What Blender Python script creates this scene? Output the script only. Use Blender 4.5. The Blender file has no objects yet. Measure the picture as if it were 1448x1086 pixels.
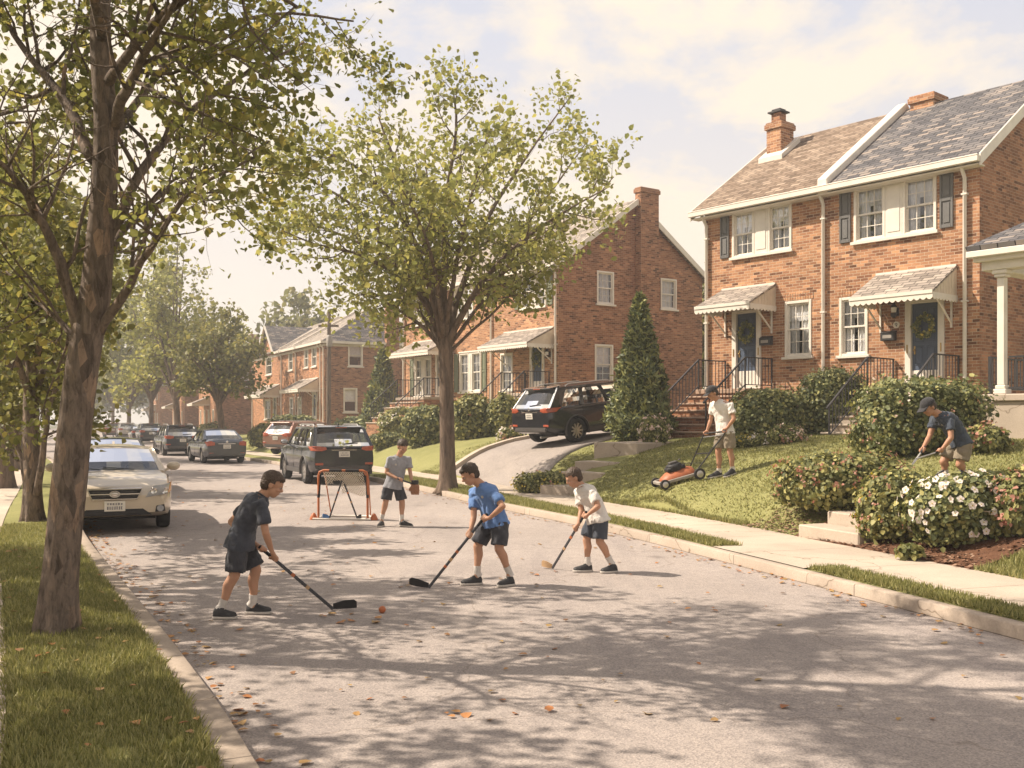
import bpy, bmesh, math, random
import numpy as np
from mathutils import Vector, Matrix, Quaternion, noise

# ---------------------------------------------------------------- camera, sky, sun, exposure
scene = bpy.context.scene
C = scene.collection
R = math.radians
FPX = 1422.0            # focal length in photograph pixels (1448 wide)
CAMH = 1.8

cam = bpy.data.cameras.new('camera')
cam.sensor_width = 36.0
cam.lens = 36.0 * FPX / 1448.0
cam.shift_y = 52.0 / 1448.0
cam.clip_start = 0.05
cam.clip_end = 3000
cam_o = bpy.data.objects.new('camera', cam)
C.objects.link(cam_o)
cam_o.location = (0, 0, CAMH)
cam_o.rotation_euler = (R(90), 0, 0)
scene.camera = cam_o

SUN_EL = R(46)
SUN_DIR = Vector((-0.985, 0.17, 0)).normalized()      # horizontal direction towards the sun
SUN_STRENGTH = 4.3
EXPOSURE = 1.0
scene.view_settings.view_transform = 'Standard'
scene.view_settings.look = 'None'
scene.view_settings.exposure = EXPOSURE
scene.view_settings.gamma = 1.0

world = bpy.data.worlds.new('World')
scene.world = world
world.use_nodes = True
def build_world():
    nt = world.node_tree
    nt.nodes.clear()
    n = nt.nodes.new; l = nt.links.new
    out = n('ShaderNodeOutputWorld'); bg = n('ShaderNodeBackground')
    sky = n('ShaderNodeTexSky'); sky.sky_type = 'NISHITA'; sky.sun_disc = False
    sky.sun_elevation = SUN_EL
    sky.sun_rotation = math.atan2(SUN_DIR.x, SUN_DIR.y)
    sky.dust_density = 4.0; sky.air_density = 1.0; sky.ozone_density = 1.0
    tc = n('ShaderNodeTexCoord')
    mp = n('ShaderNodeMapping'); mp.inputs['Scale'].default_value = (1.0, 1.0, 1.9); mp.inputs['Location'].default_value = (0.35, 0.2, 0.0)
    nz = n('ShaderNodeTexNoise'); nz.inputs['Scale'].default_value = 3.1; nz.inputs['Detail'].default_value = 9; nz.inputs['Roughness'].default_value = 0.6
    nz.inputs['Distortion'].default_value = 0.25
    rp = n('ShaderNodeValToRGB')
    rp.color_ramp.elements[0].position = 0.46; rp.color_ramp.elements[0].color = (0.0, 0.0, 0.0, 1)
    rp.color_ramp.elements[1].position = 0.56; rp.color_ramp.elements[1].color = (1, 1, 1, 1)
    # warm bright haze towards the horizon: it covers the blue low down, as the air does
    sep = n('ShaderNodeSeparateXYZ')
    mr = n('ShaderNodeMapRange'); mr.inputs['From Min'].default_value = 0.03; mr.inputs['From Max'].default_value = 0.36
    mr.inputs['To Min'].default_value = 1.0; mr.inputs['To Max'].default_value = 0.0
    mx = n('ShaderNodeMath'); mx.operation = 'MAXIMUM'
    # thin high cloud veil over the blue
    veil = n('ShaderNodeMix'); veil.data_type = 'RGBA'; veil.inputs['Factor'].default_value = 0.86
    vr = n('ShaderNodeMapRange'); vr.inputs['From Min'].default_value = 0.36; vr.inputs['From Max'].default_value = 0.8
    vr.inputs['To Min'].default_value = 0.86; vr.inputs['To Max'].default_value = 0.4
    l(sep.outputs['Z'], vr.inputs['Value']); l(vr.outputs[0], veil.inputs['Factor'])
    veil.inputs[7].default_value = (5.3, 5.3, 5.8, 1)
    mix = n('ShaderNodeMix'); mix.data_type = 'RGBA'
    mix.inputs[7].default_value = (7.1, 6.2, 5.1, 1)
    l(tc.outputs['Generated'], mp.inputs['Vector']); l(mp.outputs[0], nz.inputs['Vector'])
    l(nz.outputs['Fac'], rp.inputs['Fac'])
    l(tc.outputs['Generated'], sep.inputs[0]); l(sep.outputs['Z'], mr.inputs['Value'])
    l(rp.outputs['Color'], mx.inputs[0]); l(mr.outputs[0], mx.inputs[1])
    l(sky.outputs[0], veil.inputs[6])
    l(mx.outputs[0], mix.inputs['Factor']); l(veil.outputs[2], mix.inputs[6])
    l(mix.outputs[2], bg.inputs['Color'])
    bg.inputs['Strength'].default_value = 0.076
    l(bg.outputs[0], out.inputs['Surface'])
build_world()

sl = bpy.data.lights.new('sun', 'SUN')
sl.energy = SUN_STRENGTH; sl.angle = R(0.6); sl.color = (1.0, 0.88, 0.73)
so = bpy.data.objects.new('sun', sl); C.objects.link(so)
so.rotation_euler = Vector((SUN_DIR.x*math.cos(SUN_EL), SUN_DIR.y*math.cos(SUN_EL), math.sin(SUN_EL))).to_track_quat('Z', 'Y').to_euler()
so.location = (-20, 5, 30)

# ---------------------------------------------------------------- helpers
rnd = random.Random(7)
def P(px, py, Y):
    """a point seen at photograph pixel (px, py) at distance Y"""
    return Vector(((px-724)/FPX*Y, Y, CAMH-(py-595)/FPX*Y))
def PG(px, py, z=0.0):
    Y = FPX*(CAMH-z)/(py-595)
    return Vector(((px-724)/FPX*Y, Y, z))

def tag(o, label=None, cat=None, group=None, kind=None):
    if label: o['label'] = label
    if cat: o['category'] = cat
    if group: o['group'] = group
    if kind: o['kind'] = kind
    return o
def link(name, me, parent=None, loc=None, rotz=None):
    o = bpy.data.objects.new(name, me)
    C.objects.link(o)
    if parent is not None: o.parent = parent
    if loc is not None: o.location = loc
    if rotz is not None: o.rotation_euler = (0, 0, rotz)
    return o
def empty(name, loc=(0, 0, 0), rotz=0.0):
    o = link(name, None, None, loc, rotz)
    o.empty_display_size = 0.3
    return o
def copy_tree(o, parent=None):
    c = o.copy(); C.objects.link(c); c.parent = parent
    for ch in list(o.children): copy_tree(ch, c)
    return c

def box_uv(me):
    """uv in metres, along each face's own horizontal and slope direction"""
    nl = len(me.loops)
    if nl == 0: return
    uvl = me.uv_layers.new(name='uv')
    co = np.empty(len(me.vertices)*3); me.vertices.foreach_get('co', co); co = co.reshape(-1, 3)
    lv = np.empty(nl, int); me.loops.foreach_get('vertex_index', lv)
    npoly = len(me.polygons)
    nrm = np.empty(npoly*3); me.polygons.foreach_get('normal', nrm); nrm = nrm.reshape(-1, 3)
    tot = np.empty(npoly, int); me.polygons.foreach_get('loop_total', tot)
    st = np.empty(npoly, int); me.polygons.foreach_get('loop_start', st)
    pl = np.empty(nl, int)
    pl[:] = np.repeat(np.arange(npoly), tot) if np.all(np.diff(st) > 0) else 0
    hx = np.stack([-nrm[:, 1], nrm[:, 0], np.zeros(npoly)], 1)
    ln = np.linalg.norm(hx, axis=1)
    flat = ln < 0.15
    hx[flat] = (1, 0, 0); ln[flat] = 1
    hx /= ln[:, None]
    vx = np.cross(nrm, hx)
    p = co[lv]
    uv = np.stack([(p*hx[pl]).sum(1), (p*vx[pl]).sum(1)], 1)
    uvl.data.foreach_set('uv', uv.ravel())

class MB:
    """collects polygons; build() links them as one mesh object"""
    def __init__(s): s.v = []; s.f = []; s.m = []
    def add(s, pts, faces, mi=0):
        b = len(s.v)
        s.v.extend([tuple(p) for p in pts])
        for f in faces:
            s.f.append([b+i for i in f]); s.m.append(mi)
        return b
    def poly(s, pts, mi=0): s.add(pts, [list(range(len(pts)))], mi)
    def box(s, x0, x1, y0, y1, z0, z1, mi=0):
        s.add([(x0,y0,z0),(x1,y0,z0),(x1,y1,z0),(x0,y1,z0),(x0,y0,z1),(x1,y0,z1),(x1,y1,z1),(x0,y1,z1)],
              [(0,3,2,1),(4,5,6,7),(0,1,5,4),(1,2,6,5),(2,3,7,6),(3,0,4,7)], mi)
    def bar(s, a, b, w, h, mi=0, up=(0,0,1)):
        a = Vector(a); b = Vector(b); d = (b-a).normalized(); up = Vector(up)
        if abs(d.dot(up)) > 0.98: up = Vector((1, 0, 0))
        sx = d.cross(up).normalized()*w/2; sy = sx.cross(d).normalized()*h/2
        pts = [a-sx-sy, a+sx-sy, a+sx+sy, a-sx+sy, b-sx-sy, b+sx-sy, b+sx+sy, b-sx+sy]
        s.add(pts, [(0,3,2,1),(4,5,6,7),(0,1,5,4),(1,2,6,5),(2,3,7,6),(3,0,4,7)], mi)
    def rings(s, rings, mi=0, cap=True, closed=True):
        n = len(rings[0]); b = len(s.v)
        for r in rings: s.v.extend([tuple(p) for p in r])
        for i in range(len(rings)-1):
            for j in range(n if closed else n-1):
                k = (j+1) % n
                s.f.append([b+i*n+j, b+i*n+k, b+(i+1)*n+k, b+(i+1)*n+j]); s.m.append(mi)
        if cap:
            s.f.append([b+j for j in range(n)][::-1]); s.m.append(mi)
            s.f.append([b+(len(rings)-1)*n+j for j in range(n)]); s.m.append(mi)
    def tube(s, pts, rad, n=8, mi=0, cap=True, squash=1.0):
        pts = [Vector(p) for p in pts]
        if not hasattr(rad, '__len__'): rad = [rad]*len(pts)
        d0 = (pts[1]-pts[0]).normalized()
        up = Vector((0, 0, 1)) if abs(d0.z) < 0.9 else Vector((1, 0, 0))
        rs = []
        for i, p in enumerate(pts):
            d = (pts[min(i+1, len(pts)-1)]-pts[max(i-1, 0)])
            if d.length < 1e-9: d = d0
            d.normalize()
            sx = d.cross(up)
            if sx.length < 1e-4: sx = d.orthogonal()
            sx.normalize(); sy = sx.cross(d).normalized(); up = sy
            rs.append([p+(sx*math.cos(2*math.pi*k/n)+sy*math.sin(2*math.pi*k/n)*squash)*rad[i] for k in range(n)])
        s.rings(rs, mi, cap)
    def lathe(s, prof, c=(0,0,0), axis='z', n=20, mi=0, cap=True):
        """prof: (radius, height) pairs along the axis"""
        rs = []
        for r, h in prof:
            ring = []
            for k in range(n):
                a = 2*math.pi*k/n; u, v = r*math.cos(a), r*math.sin(a)
                q = {'z': (u, v, h), 'y': (u, h, v), 'x': (h, u, v)}[axis]
                ring.append((c[0]+q[0], c[1]+q[1], c[2]+q[2]))
            rs.append(ring)
        s.rings(rs, mi, cap)
    def ball(s, c, r, nu=12, nv=8, mi=0):
        if not hasattr(r, '__len__'): r = (r, r, r)
        c = Vector(c); rs = []
        for i in range(1, nv):
            t = math.pi*i/nv
            rs.append([c+Vector((r[0]*math.sin(t)*math.cos(2*math.pi*k/nu), r[1]*math.sin(t)*math.sin(2*math.pi*k/nu), -r[2]*math.cos(t))) for k in range(nu)])
        s.rings(rs, mi, True)
    def prism(s, poly, dvec, mi=0):
        d = Vector(dvec); n = len(poly)
        a = [Vector(p) for p in poly]; b = [p+d for p in a]
        s.add(a+b, [list(range(n))[::-1], list(range(n, 2*n))]+[[i, (i+1) % n, n+(i+1) % n, n+i] for i in range(n)], mi)
    def mesh(s, name='mesh', bevel=0, seg=1, recalc=True, uv=True):
        me = bpy.data.meshes.new(name)
        me.from_pydata(s.v, [], s.f)
        me.polygons.foreach_set('material_index', s.m)
        if recalc or bevel:
            bm = bmesh.new(); bm.from_mesh(me)
            if recalc: bmesh.ops.recalc_face_normals(bm, faces=bm.faces)
            if bevel:
                ed = [e for e in bm.edges if len(e.link_faces) == 2 and e.calc_face_angle(0) > R(28)]
                bmesh.ops.bevel(bm, geom=ed, offset=bevel, segments=seg, affect='EDGES', clamp_overlap=True)
            bm.to_mesh(me); bm.free()
        if uv: box_uv(me)
        return me
    def build(s, name, mats, parent=None, smooth=None, bevel=0, seg=1, recalc=True, uv=True, loc=None, rotz=None):
        me = s.mesh(name, bevel, seg, recalc, uv)
        for m in (mats if isinstance(mats, (list, tuple)) else [mats]): me.materials.append(m)
        if smooth:
            me.shade_smooth()
            if smooth < 179: me.set_sharp_from_angle(angle=R(smooth))
        return link(name, me, parent, loc, rotz)

def np_mesh(name, verts, quads, mat, parent=None, smooth=False, uv=None):
    """fast mesh of equal-sized faces from numpy arrays"""
    me = bpy.data.meshes.new(name)
    nv, nf, k = len(verts), len(quads), quads.shape[1]
    me.vertices.add(nv); me.vertices.foreach_set('co', np.ascontiguousarray(verts, dtype=np.float32).ravel())
    me.loops.add(nf*k); me.loops.foreach_set('vertex_index', np.ascontiguousarray(quads, dtype=np.int32).ravel())
    me.polygons.add(nf); me.polygons.foreach_set('loop_start', np.arange(0, nf*k, k, dtype=np.int32))
    me.update(calc_edges=True)
    if smooth: me.shade_smooth()
    if uv is not None:
        ul = me.uv_layers.new(name='uv'); ul.data.foreach_set('uv', uv[quads.ravel()].astype(np.float32).ravel())
    for m in (mat if isinstance(mat, (list, tuple)) else [mat]): me.materials.append(m)
    return link(name, me, parent)

def remesh(me, voxel, smooth_it=2):
    """one continuous skin over overlapping closed pieces"""
    o = bpy.data.objects.new('skin_source', me); C.objects.link(o)
    m = o.modifiers.new('r', 'REMESH'); m.mode = 'VOXEL'; m.voxel_size = voxel; m.use_smooth_shade = True
    if smooth_it:
        s = o.modifiers.new('s', 'SMOOTH'); s.factor = 0.5; s.iterations = smooth_it
    dg = bpy.context.evaluated_depsgraph_get(); dg.update()
    r = bpy.data.meshes.new_from_object(o.evaluated_get(dg), depsgraph=dg)
    bpy.data.objects.remove(o); bpy.data.meshes.remove(me)
    r.shade_smooth()
    return r
def bool_cut(me, cutter):
    a = bpy.data.objects.new('cut_source', me); C.objects.link(a)
    b = bpy.data.objects.new('cut_tool', cutter); C.objects.link(b)
    m = a.modifiers.new('b', 'BOOLEAN'); m.operation = 'DIFFERENCE'; m.object = b; m.solver = 'EXACT'
    dg = bpy.context.evaluated_depsgraph_get(); dg.update()
    r = bpy.data.meshes.new_from_object(a.evaluated_get(dg), depsgraph=dg)
    bpy.data.objects.remove(a); bpy.data.objects.remove(b)
    return r
# ---------------------------------------------------------------- materials
class NT:
    def __init__(s, name):
        s.m = bpy.data.materials.new(name); s.m.use_nodes = True
        s.t = s.m.node_tree; s.t.nodes.clear()
        s.out = s.t.nodes.new('ShaderNodeOutputMaterial')
    def n(s, typ, inp=None, **kw):
        x = s.t.nodes.new('ShaderNode'+typ)
        for k, v in kw.items(): setattr(x, k, v)
        for k, v in (inp or {}).items():
            if isinstance(v, tuple) and len(v) == 2 and hasattr(v[0], 'outputs'): s.t.links.new(v[0].outputs[v[1]], x.inputs[k])
            elif hasattr(v, 'outputs'): s.t.links.new(v.outputs[0], x.inputs[k])
            else: x.inputs[k].default_value = v
        return x
    def link(s, a, ao, b, bi): s.t.links.new(a.outputs[ao], b.inputs[bi])
    def ramp(s, fac, stops, interp='LINEAR'):
        x = s.t.nodes.new('ShaderNodeValToRGB'); cr = x.color_ramp; cr.interpolation = interp
        while len(cr.elements) < len(stops): cr.elements.new(0.5)
        for e, (p, c) in zip(cr.elements, stops):
            e.position = p; e.color = (*c, 1) if len(c) == 3 else c
        if hasattr(fac, 'outputs'): s.t.links.new(fac.outputs[0], x.inputs[0])
        else: s.t.links.new(fac[0].outputs[fac[1]], x.inputs[0])
        return x
    def mix(s, fac, a, b, mode='MIX'):
        x = s.t.nodes.new('ShaderNodeMix'); x.data_type = 'RGBA'; x.blend_type = mode
        for i, v in ((0, fac), (6, a), (7, b)):
            if hasattr(v, 'outputs'): s.t.links.new(v.outputs[2] if v.bl_idname == 'ShaderNodeMix' else v.outputs[0], x.inputs[i])
            elif isinstance(v, tuple) and hasattr(v[0], 'outputs'): s.t.links.new(v[0].outputs[v[1]], x.inputs[i])
            else: x.inputs[i].default_value = v if not isinstance(v, tuple) or len(v) == 4 else (*v, 1)
        return x
    def col(s, x): return x.outputs[2] if x.bl_idname == 'ShaderNodeMix' else x.outputs[0]
    def bsdf(s, color, rough=0.7, spec=0.3, metal=0.0, bump=None, bump_s=0.3, bump_d=0.01, **kw):
        b = s.t.nodes.new('ShaderNodeBsdfPrincipled')
        if hasattr(color, 'outputs'): s.t.links.new(s.col(color), b.inputs['Base Color'])
        else: b.inputs['Base Color'].default_value = (*color, 1)
        if hasattr(rough, 'outputs'): s.t.links.new(rough.outputs[0], b.inputs['Roughness'])
        else: b.inputs['Roughness'].default_value = rough
        b.inputs['Specular IOR Level'].default_value = spec
        b.inputs['Metallic'].default_value = metal
        for k, v in kw.items(): b.inputs[k.replace('_', ' ')].default_value = v
        if bump is not None:
            bp = s.t.nodes.new('ShaderNodeBump'); bp.inputs['Strength'].default_value = bump_s; bp.inputs['Distance'].default_value = bump_d
            s.t.links.new(s.col(bump) if hasattr(bump, 'outputs') else bump[0].outputs[bump[1]], bp.inputs['Height'])
            s.t.links.new(bp.outputs[0], b.inputs['Normal'])
        s.t.links.new(b.outputs[0], s.out.inputs[0])
        return b

def plain(name, c, rough=0.6, var=0.12, scale=6.0, spec=0.3, metal=0.0, bump=0.0, bscale=40.0, **kw):
    """a colour with the soft wear and unevenness of a real surface"""
    t = NT(name)
    tc = t.n('TexCoord')
    nz = t.n('TexNoise', {'Vector': (tc, 'Object'), 'Scale': scale, 'Detail': 6.0, 'Roughness': 0.6})
    lo = tuple(x*(1-var) for x in c); hi = tuple(min(1, x*(1+var)) for x in c)
    cr = t.ramp(nz, [(0.3, lo), (0.7, hi)])
    bm = None
    if bump: bm = t.n('TexNoise', {'Vector': (tc, 'Object'), 'Scale': bscale, 'Detail': 3.0})
    t.bsdf(cr, rough, spec, metal, bump=bm, bump_s=bump, **kw)
    return t.m

def brick_mat(name, c1, c2, mortar, bw=0.215, rh=0.075):
    t = NT(name)
    uv = t.n('UVMap')
    wob = t.n('TexNoise', {'Vector': uv, 'Scale': 9.0, 'Detail': 2.0})
    add = t.n('VectorMath', {0: uv}, operation='ADD')
    sc = t.n('VectorMath', {0: (wob, 'Color'), 1: (0.012, 0.012, 0.0)}, operation='MULTIPLY'); t.link(sc, 0, add, 1)
    br = t.n('TexBrick', {'Vector': add, 'Color1': (0, 0, 0, 1), 'Color2': (1, 1, 1, 1), 'Mortar': (0.5, 0.5, 0.5, 1), 'Scale': 1.0,
             'Mortar Size': 0.006, 'Mortar Smooth': 0.3, 'Bias': 0.0, 'Brick Width': bw, 'Row Height': rh}, offset=0.5)
    mid = tuple((a+b)/2 for a, b in zip(c1, c2))
    bc = t.ramp((br, 'Color'), [(0.0, tuple(x*0.45 for x in c1)), (0.16, c1), (0.5, mid), (0.85, c2), (1.0, tuple(min(1, x*1.3) for x in c2))])
    big = t.n('TexNoise', {'Vector': uv, 'Scale': 0.9, 'Detail': 5.0, 'Roughness': 0.65})
    bigr = t.ramp(big, [(0.28, (0.70, 0.69, 0.69)), (0.5, (0.98, 0.98, 0.98)), (0.72, (1.16, 1.13, 1.1))])
    fine = t.n('TexNoise', {'Vector': uv, 'Scale': 60.0, 'Detail': 4.0})
    finer = t.ramp(fine, [(0.3, (0.82, 0.82, 0.82)), (0.7, (1.15, 1.15, 1.15))])
    b1 = t.mix(1.0, bc, bigr, 'MULTIPLY'); b2 = t.mix(1.0, b1, finer, 'MULTIPLY')
    cm = t.mix((br, 'Fac'), b2, mortar)
    hgt = t.mix((br, 'Fac'), finer, (0.0, 0.0, 0.0))
    t.bsdf(cm, 0.88, 0.2, bump=hgt, bump_s=0.7, bump_d=0.012)
    return t.m

def shingle_mat(name, cols, bw=0.32, rh=0.15):
    t = NT(name)
    uv = t.n('UVMap')
    br = t.n('TexBrick', {'Vector': uv, 'Color1': (0, 0, 0, 1), 'Color2': (1, 1, 1, 1), 'Mortar': (0.5, 0.5, 0.5, 1), 'Scale': 1.0,
             'Mortar Size': 0.012, 'Mortar Smooth': 0.1, 'Brick Width': bw, 'Row Height': rh}, offset=0.37, offset_frequency=2)
    k = len(cols)
    bc = t.ramp((br, 'Color'), [(i/(k-1), c) for i, c in enumerate(cols)])
    nz = t.n('TexNoise', {'Vector': uv, 'Scale': 1.3, 'Detail': 6.0, 'Roughness': 0.7})
    nr = t.ramp(nz, [(0.3, (0.78, 0.78, 0.78)), (0.7, (1.15, 1.15, 1.15))])
    gr = t.n('TexNoise', {'Vector': uv, 'Scale': 120.0, 'Detail': 2.0})
    grr = t.ramp(gr, [(0.3, (0.85, 0.85, 0.85)), (0.7, (1.12, 1.12, 1.12))])
    c = t.mix(1.0, t.mix(1.0, bc, nr, 'MULTIPLY'), grr, 'MULTIPLY')
    cm = t.mix((br, 'Fac'), c, tuple(x*0.35 for x in cols[0]))
    # saw-tooth height: each course lifts at its lower edge
    sep = t.n('SeparateXYZ', {0: uv})
    dv = t.n('Math', {0: (sep, 'Y'), 1: rh}, operation='DIVIDE'); fr = t.n('Math', {0: dv}, operation='FRACT')
    inv = t.n('Math', {0: 1.0, 1: fr}, operation='SUBTRACT')
    hm = t.mix((br, 'Fac'), (inv, 0), (0.0, 0.0, 0.0))
    t.bsdf(cm, 0.9, 0.2, bump=hm, bump_s=0.8, bump_d=0.02)
    return t.m

def asphalt_mat(name, c, crack=True):
    t = NT(name)
    tc = t.n('TexCoord')
    big = t.n('TexNoise', {'Vector': (tc, 'Object'), 'Scale': 0.35, 'Detail': 7.0, 'Roughness': 0.62})
    bigr = t.ramp(big, [(0.25, tuple(x*0.84 for x in c)), (0.5, c), (0.75, tuple(x*1.13 for x in c))])
    mid = t.n('TexNoise', {'Vector': (tc, 'Object'), 'Scale': 7.0, 'Detail': 6.0, 'Roughness': 0.7})
    midr = t.ramp(mid, [(0.3, (0.9, 0.9, 0.9)), (0.7, (1.08, 1.07, 1.06))])
    fine = t.n('TexVoronoi', {'Vector': (tc, 'Object'), 'Scale': 95.0})
    finer = t.ramp((fine, 'Color'), [(0.0, (0.66, 0.66, 0.68)), (0.5, (1.0, 1.0, 1.0)), (1.0, (1.3, 1.28, 1.24))])
    col = t.mix(1.0, t.mix(1.0, bigr, midr, 'MULTIPLY'), finer, 'MULTIPLY')
    st = t.n('TexNoise', {'Vector': t.n('Mapping', {'Vector': (tc, 'Object'), 'Rotation': (0, 0, -0.38), 'Scale': (1.3, 0.16, 1.0)}), 'Scale': 1.0, 'Detail': 6.0, 'Roughness': 0.65})
    col = t.mix(1.0, col, t.ramp(st, [(0.3, (0.82, 0.82, 0.84)), (0.5, (1.0, 1.0, 1.0)), (0.7, (1.08, 1.07, 1.05))]), 'MULTIPLY')
    sp_ = t.n('TexVoronoi', {'Vector': (tc, 'Object'), 'Scale': 0.7, 'Randomness': 1.0})
    col = t.mix(1.0, col, t.ramp((sp_, 'Distance'), [(0.0, (0.62, 0.6, 0.6)), (0.045, (0.78, 0.77, 0.77)), (0.12, (1, 1, 1))]), 'MULTIPLY')
    if crack:
        wv = t.n('TexNoise', {'Vector': (tc, 'Object'), 'Scale': 1.1, 'Detail': 4.0})
        va = t.n('VectorMath', {0: (tc, 'Object'), 1: (wv, 'Color')}, operation='ADD')
        vo = t.n('TexVoronoi', {'Vector': va, 'Scale': 0.27}, feature='DISTANCE_TO_EDGE')
        ck = t.ramp((vo, 'Distance'), [(0.0, (0.74, 0.72, 0.7)), (0.0016, (0.82, 0.8, 0.79)), (0.004, (1, 1, 1))])
        col = t.mix(1.0, col, ck, 'MULTIPLY')
    t.bsdf(col, 0.92, 0.25, bump=(fine, 'Distance'), bump_s=0.35, bump_d=0.006)
    return t.m

def slab_mat(name, c, joint=1.5, across=None):
    """concrete with tooled joints every `joint` metres along u"""
    t = NT(name)
    uv = t.n('UVMap'); tc = t.n('TexCoord')
    big = t.n('TexNoise', {'Vector': (tc, 'Object'), 'Scale': 0.9, 'Detail': 7.0, 'Roughness': 0.65})
    bigr = t.ramp(big, [(0.25, tuple(x*0.78 for x in c)), (0.75, tuple(x*1.15 for x in c))])
    fine = t.n('TexNoise', {'Vector': (tc, 'Object'), 'Scale': 45.0, 'Detail': 5.0, 'Roughness': 0.7})
    finer = t.ramp(fine, [(0.3, (0.86, 0.86, 0.86)), (0.7, (1.1, 1.1, 1.1))])
    col = t.mix(1.0, bigr, finer, 'MULTIPLY')
    hm = finer
    if joint:
        br = t.n('TexBrick', {'Vector': uv, 'Color1': (0.25, 0.25, 0.25, 1), 'Color2': (1, 1, 1, 1), 'Scale': 1.0, 'Mortar Size': 0.008,
                 'Mortar Smooth': 0.2, 'Brick Width': joint, 'Row Height': across or 50.0}, offset=0.0)
        tone = t.ramp((br, 'Color'), [(0.0, (0.88, 0.88, 0.88)), (1.0, (1.07, 1.06, 1.05))])
        col = t.mix((br, 'Fac'), t.mix(1.0, col, tone, 'MULTIPLY'), tuple(x*0.42 for x in c))
        hm = t.mix((br, 'Fac'), finer, (0.0, 0.0, 0.0))
    wv = t.n('TexNoise', {'Vector': (tc, 'Object'), 'Scale': 1.7, 'Detail': 3.0})
    va = t.n('VectorMath', {0: (tc, 'Object'), 1: (wv, 'Color')}, operation='ADD')
    vo = t.n('TexVoronoi', {'Vector': va, 'Scale': 0.4}, feature='DISTANCE_TO_EDGE')
    ck = t.ramp((vo, 'Distance'), [(0.0, (0.45, 0.42, 0.38)), (0.002, (0.6, 0.57, 0.54)), (0.0045, (1, 1, 1))])
    col = t.mix(1.0, col, ck, 'MULTIPLY')
    t.bsdf(col, 0.9, 0.2, bump=hm, bump_s=0.4, bump_d=0.008)
    return t.m

def ground_mat(name, cols, scale=1.2, fine=30.0, bump=0.6):
    t = NT(name)
    tc = t.n('TexCoord')
    a = t.n('TexNoise', {'Vector': (tc, 'Object'), 'Scale': scale, 'Detail': 7.0, 'Roughness': 0.7})
    b = t.n('TexNoise', {'Vector': (tc, 'Object'), 'Scale': fine, 'Detail': 5.0, 'Roughness': 0.75})
    m = t.n('Math', {0: (a, 0), 1: (b, 0)}, operation='ADD'); h = t.n('Math', {0: m, 1: 0.5}, operation='MULTIPLY')
    k = len(cols)
    cr = t.ramp(h, [(0.3+0.4*i/(k-1), c) for i, c in enumerate(cols)])
    t.bsdf(cr, 0.95, 0.1, bump=b, bump_s=bump, bump_d=0.03)
    return t.m

def leaf_mat(name, cols, trans=0.35, rough=0.55):
    """each leaf takes one colour of the list, by its own random number"""
    t = NT(name)
    g = t.n('NewGeometry')
    k = len(cols)
    cr = t.ramp((g, 'Random Per Island'), [(i/(k-1), c) for i, c in enumerate(cols)])
    d = t.n('BsdfPrincipled', {'Roughness': rough, 'Specular IOR Level': 0.3})
    t.t.links.new(cr.outputs[0], d.inputs['Base Color'])
    tr = t.n('BsdfTranslucent')
    br = t.n('HueSaturation', {'Color': cr, 'Value': 1.25, 'Saturation': 1.1}); t.link(br, 0, tr, 'Color')
    mx = t.n('MixShader', {0: trans}); t.link(d, 0, mx, 1); t.link(tr, 0, mx, 2)
    t.t.links.new(mx.outputs[0], t.out.inputs[0])
    return t.m

def bark_mat(name, c1, c2, c3, sx=9.0, sz=2.2):
    t = NT(name)
    tc = t.n('TexCoord')
    mp = t.n('Mapping', {'Vector': (tc, 'Object'), 'Scale': (sx, sx, sz)})
    nz = t.n('TexNoise', {'Vector': mp, 'Scale': 2.2, 'Detail': 8.0, 'Roughness': 0.72, 'Distortion': 0.5})
    vo = t.n('TexVoronoi', {'Vector': mp, 'Scale': 1.7, 'Randomness': 1.0})
    vr = t.ramp((vo, 'Color'), [(0.0, c1), (0.45, c2), (0.8, c2), (1.0, c3)])
    nr = t.ramp(nz, [(0.32, (0.42, 0.42, 0.42)), (0.5, (0.95, 0.95, 0.95)), (0.72, (1.35, 1.3, 1.25))])
    col = t.mix(1.0, vr, nr, 'MULTIPLY')
    t.bsdf(col, 0.92, 0.15, bump=nz, bump_s=1.0, bump_d=0.06)
    return t.m

def glass_mat(name, tint, clear=0.6, rough=0.03):
    t = NT(name)
    fr = t.n('Fresnel', {'IOR': 1.5})
    tr = t.n('BsdfTransparent', {'Color': (*[x*clear for x in tint], 1)})
    gl = t.n('BsdfGlossy', {'Roughness': rough, 'Color': (0.95, 0.95, 0.95, 1)})
    k = t.n('Math', {0: fr, 1: 1.15}, operation='MULTIPLY'); k2 = t.n('Math', {0: k, 1: 0.05}, operation='ADD'); k2.use_clamp = True
    mx = t.n('MixShader', {0: k2}); t.link(tr, 0, mx, 1); t.link(gl, 0, mx, 2)
    t.t.links.new(mx.outputs[0], t.out.inputs[0])
    return t.m

def paint_mat(name, c, metal=0.35, rough=0.32):
    t = NT(name)
    tc = t.n('TexCoord')
    fl = t.n('TexNoise', {'Vector': (tc, 'Object'), 'Scale': 3.0, 'Detail': 5.0})
    cr = t.ramp(fl, [(0.3, tuple(x*0.9 for x in c)), (0.7, tuple(min(1, x*1.08) for x in c))])
    ru = t.n('MapRange', {'Value': fl, 'To Min': rough*0.8, 'To Max': rough*1.3})
    t.bsdf(cr, ru, 0.5, metal, Coat_Weight=0.8, Coat_Roughness=0.06)
    return t.m

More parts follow.
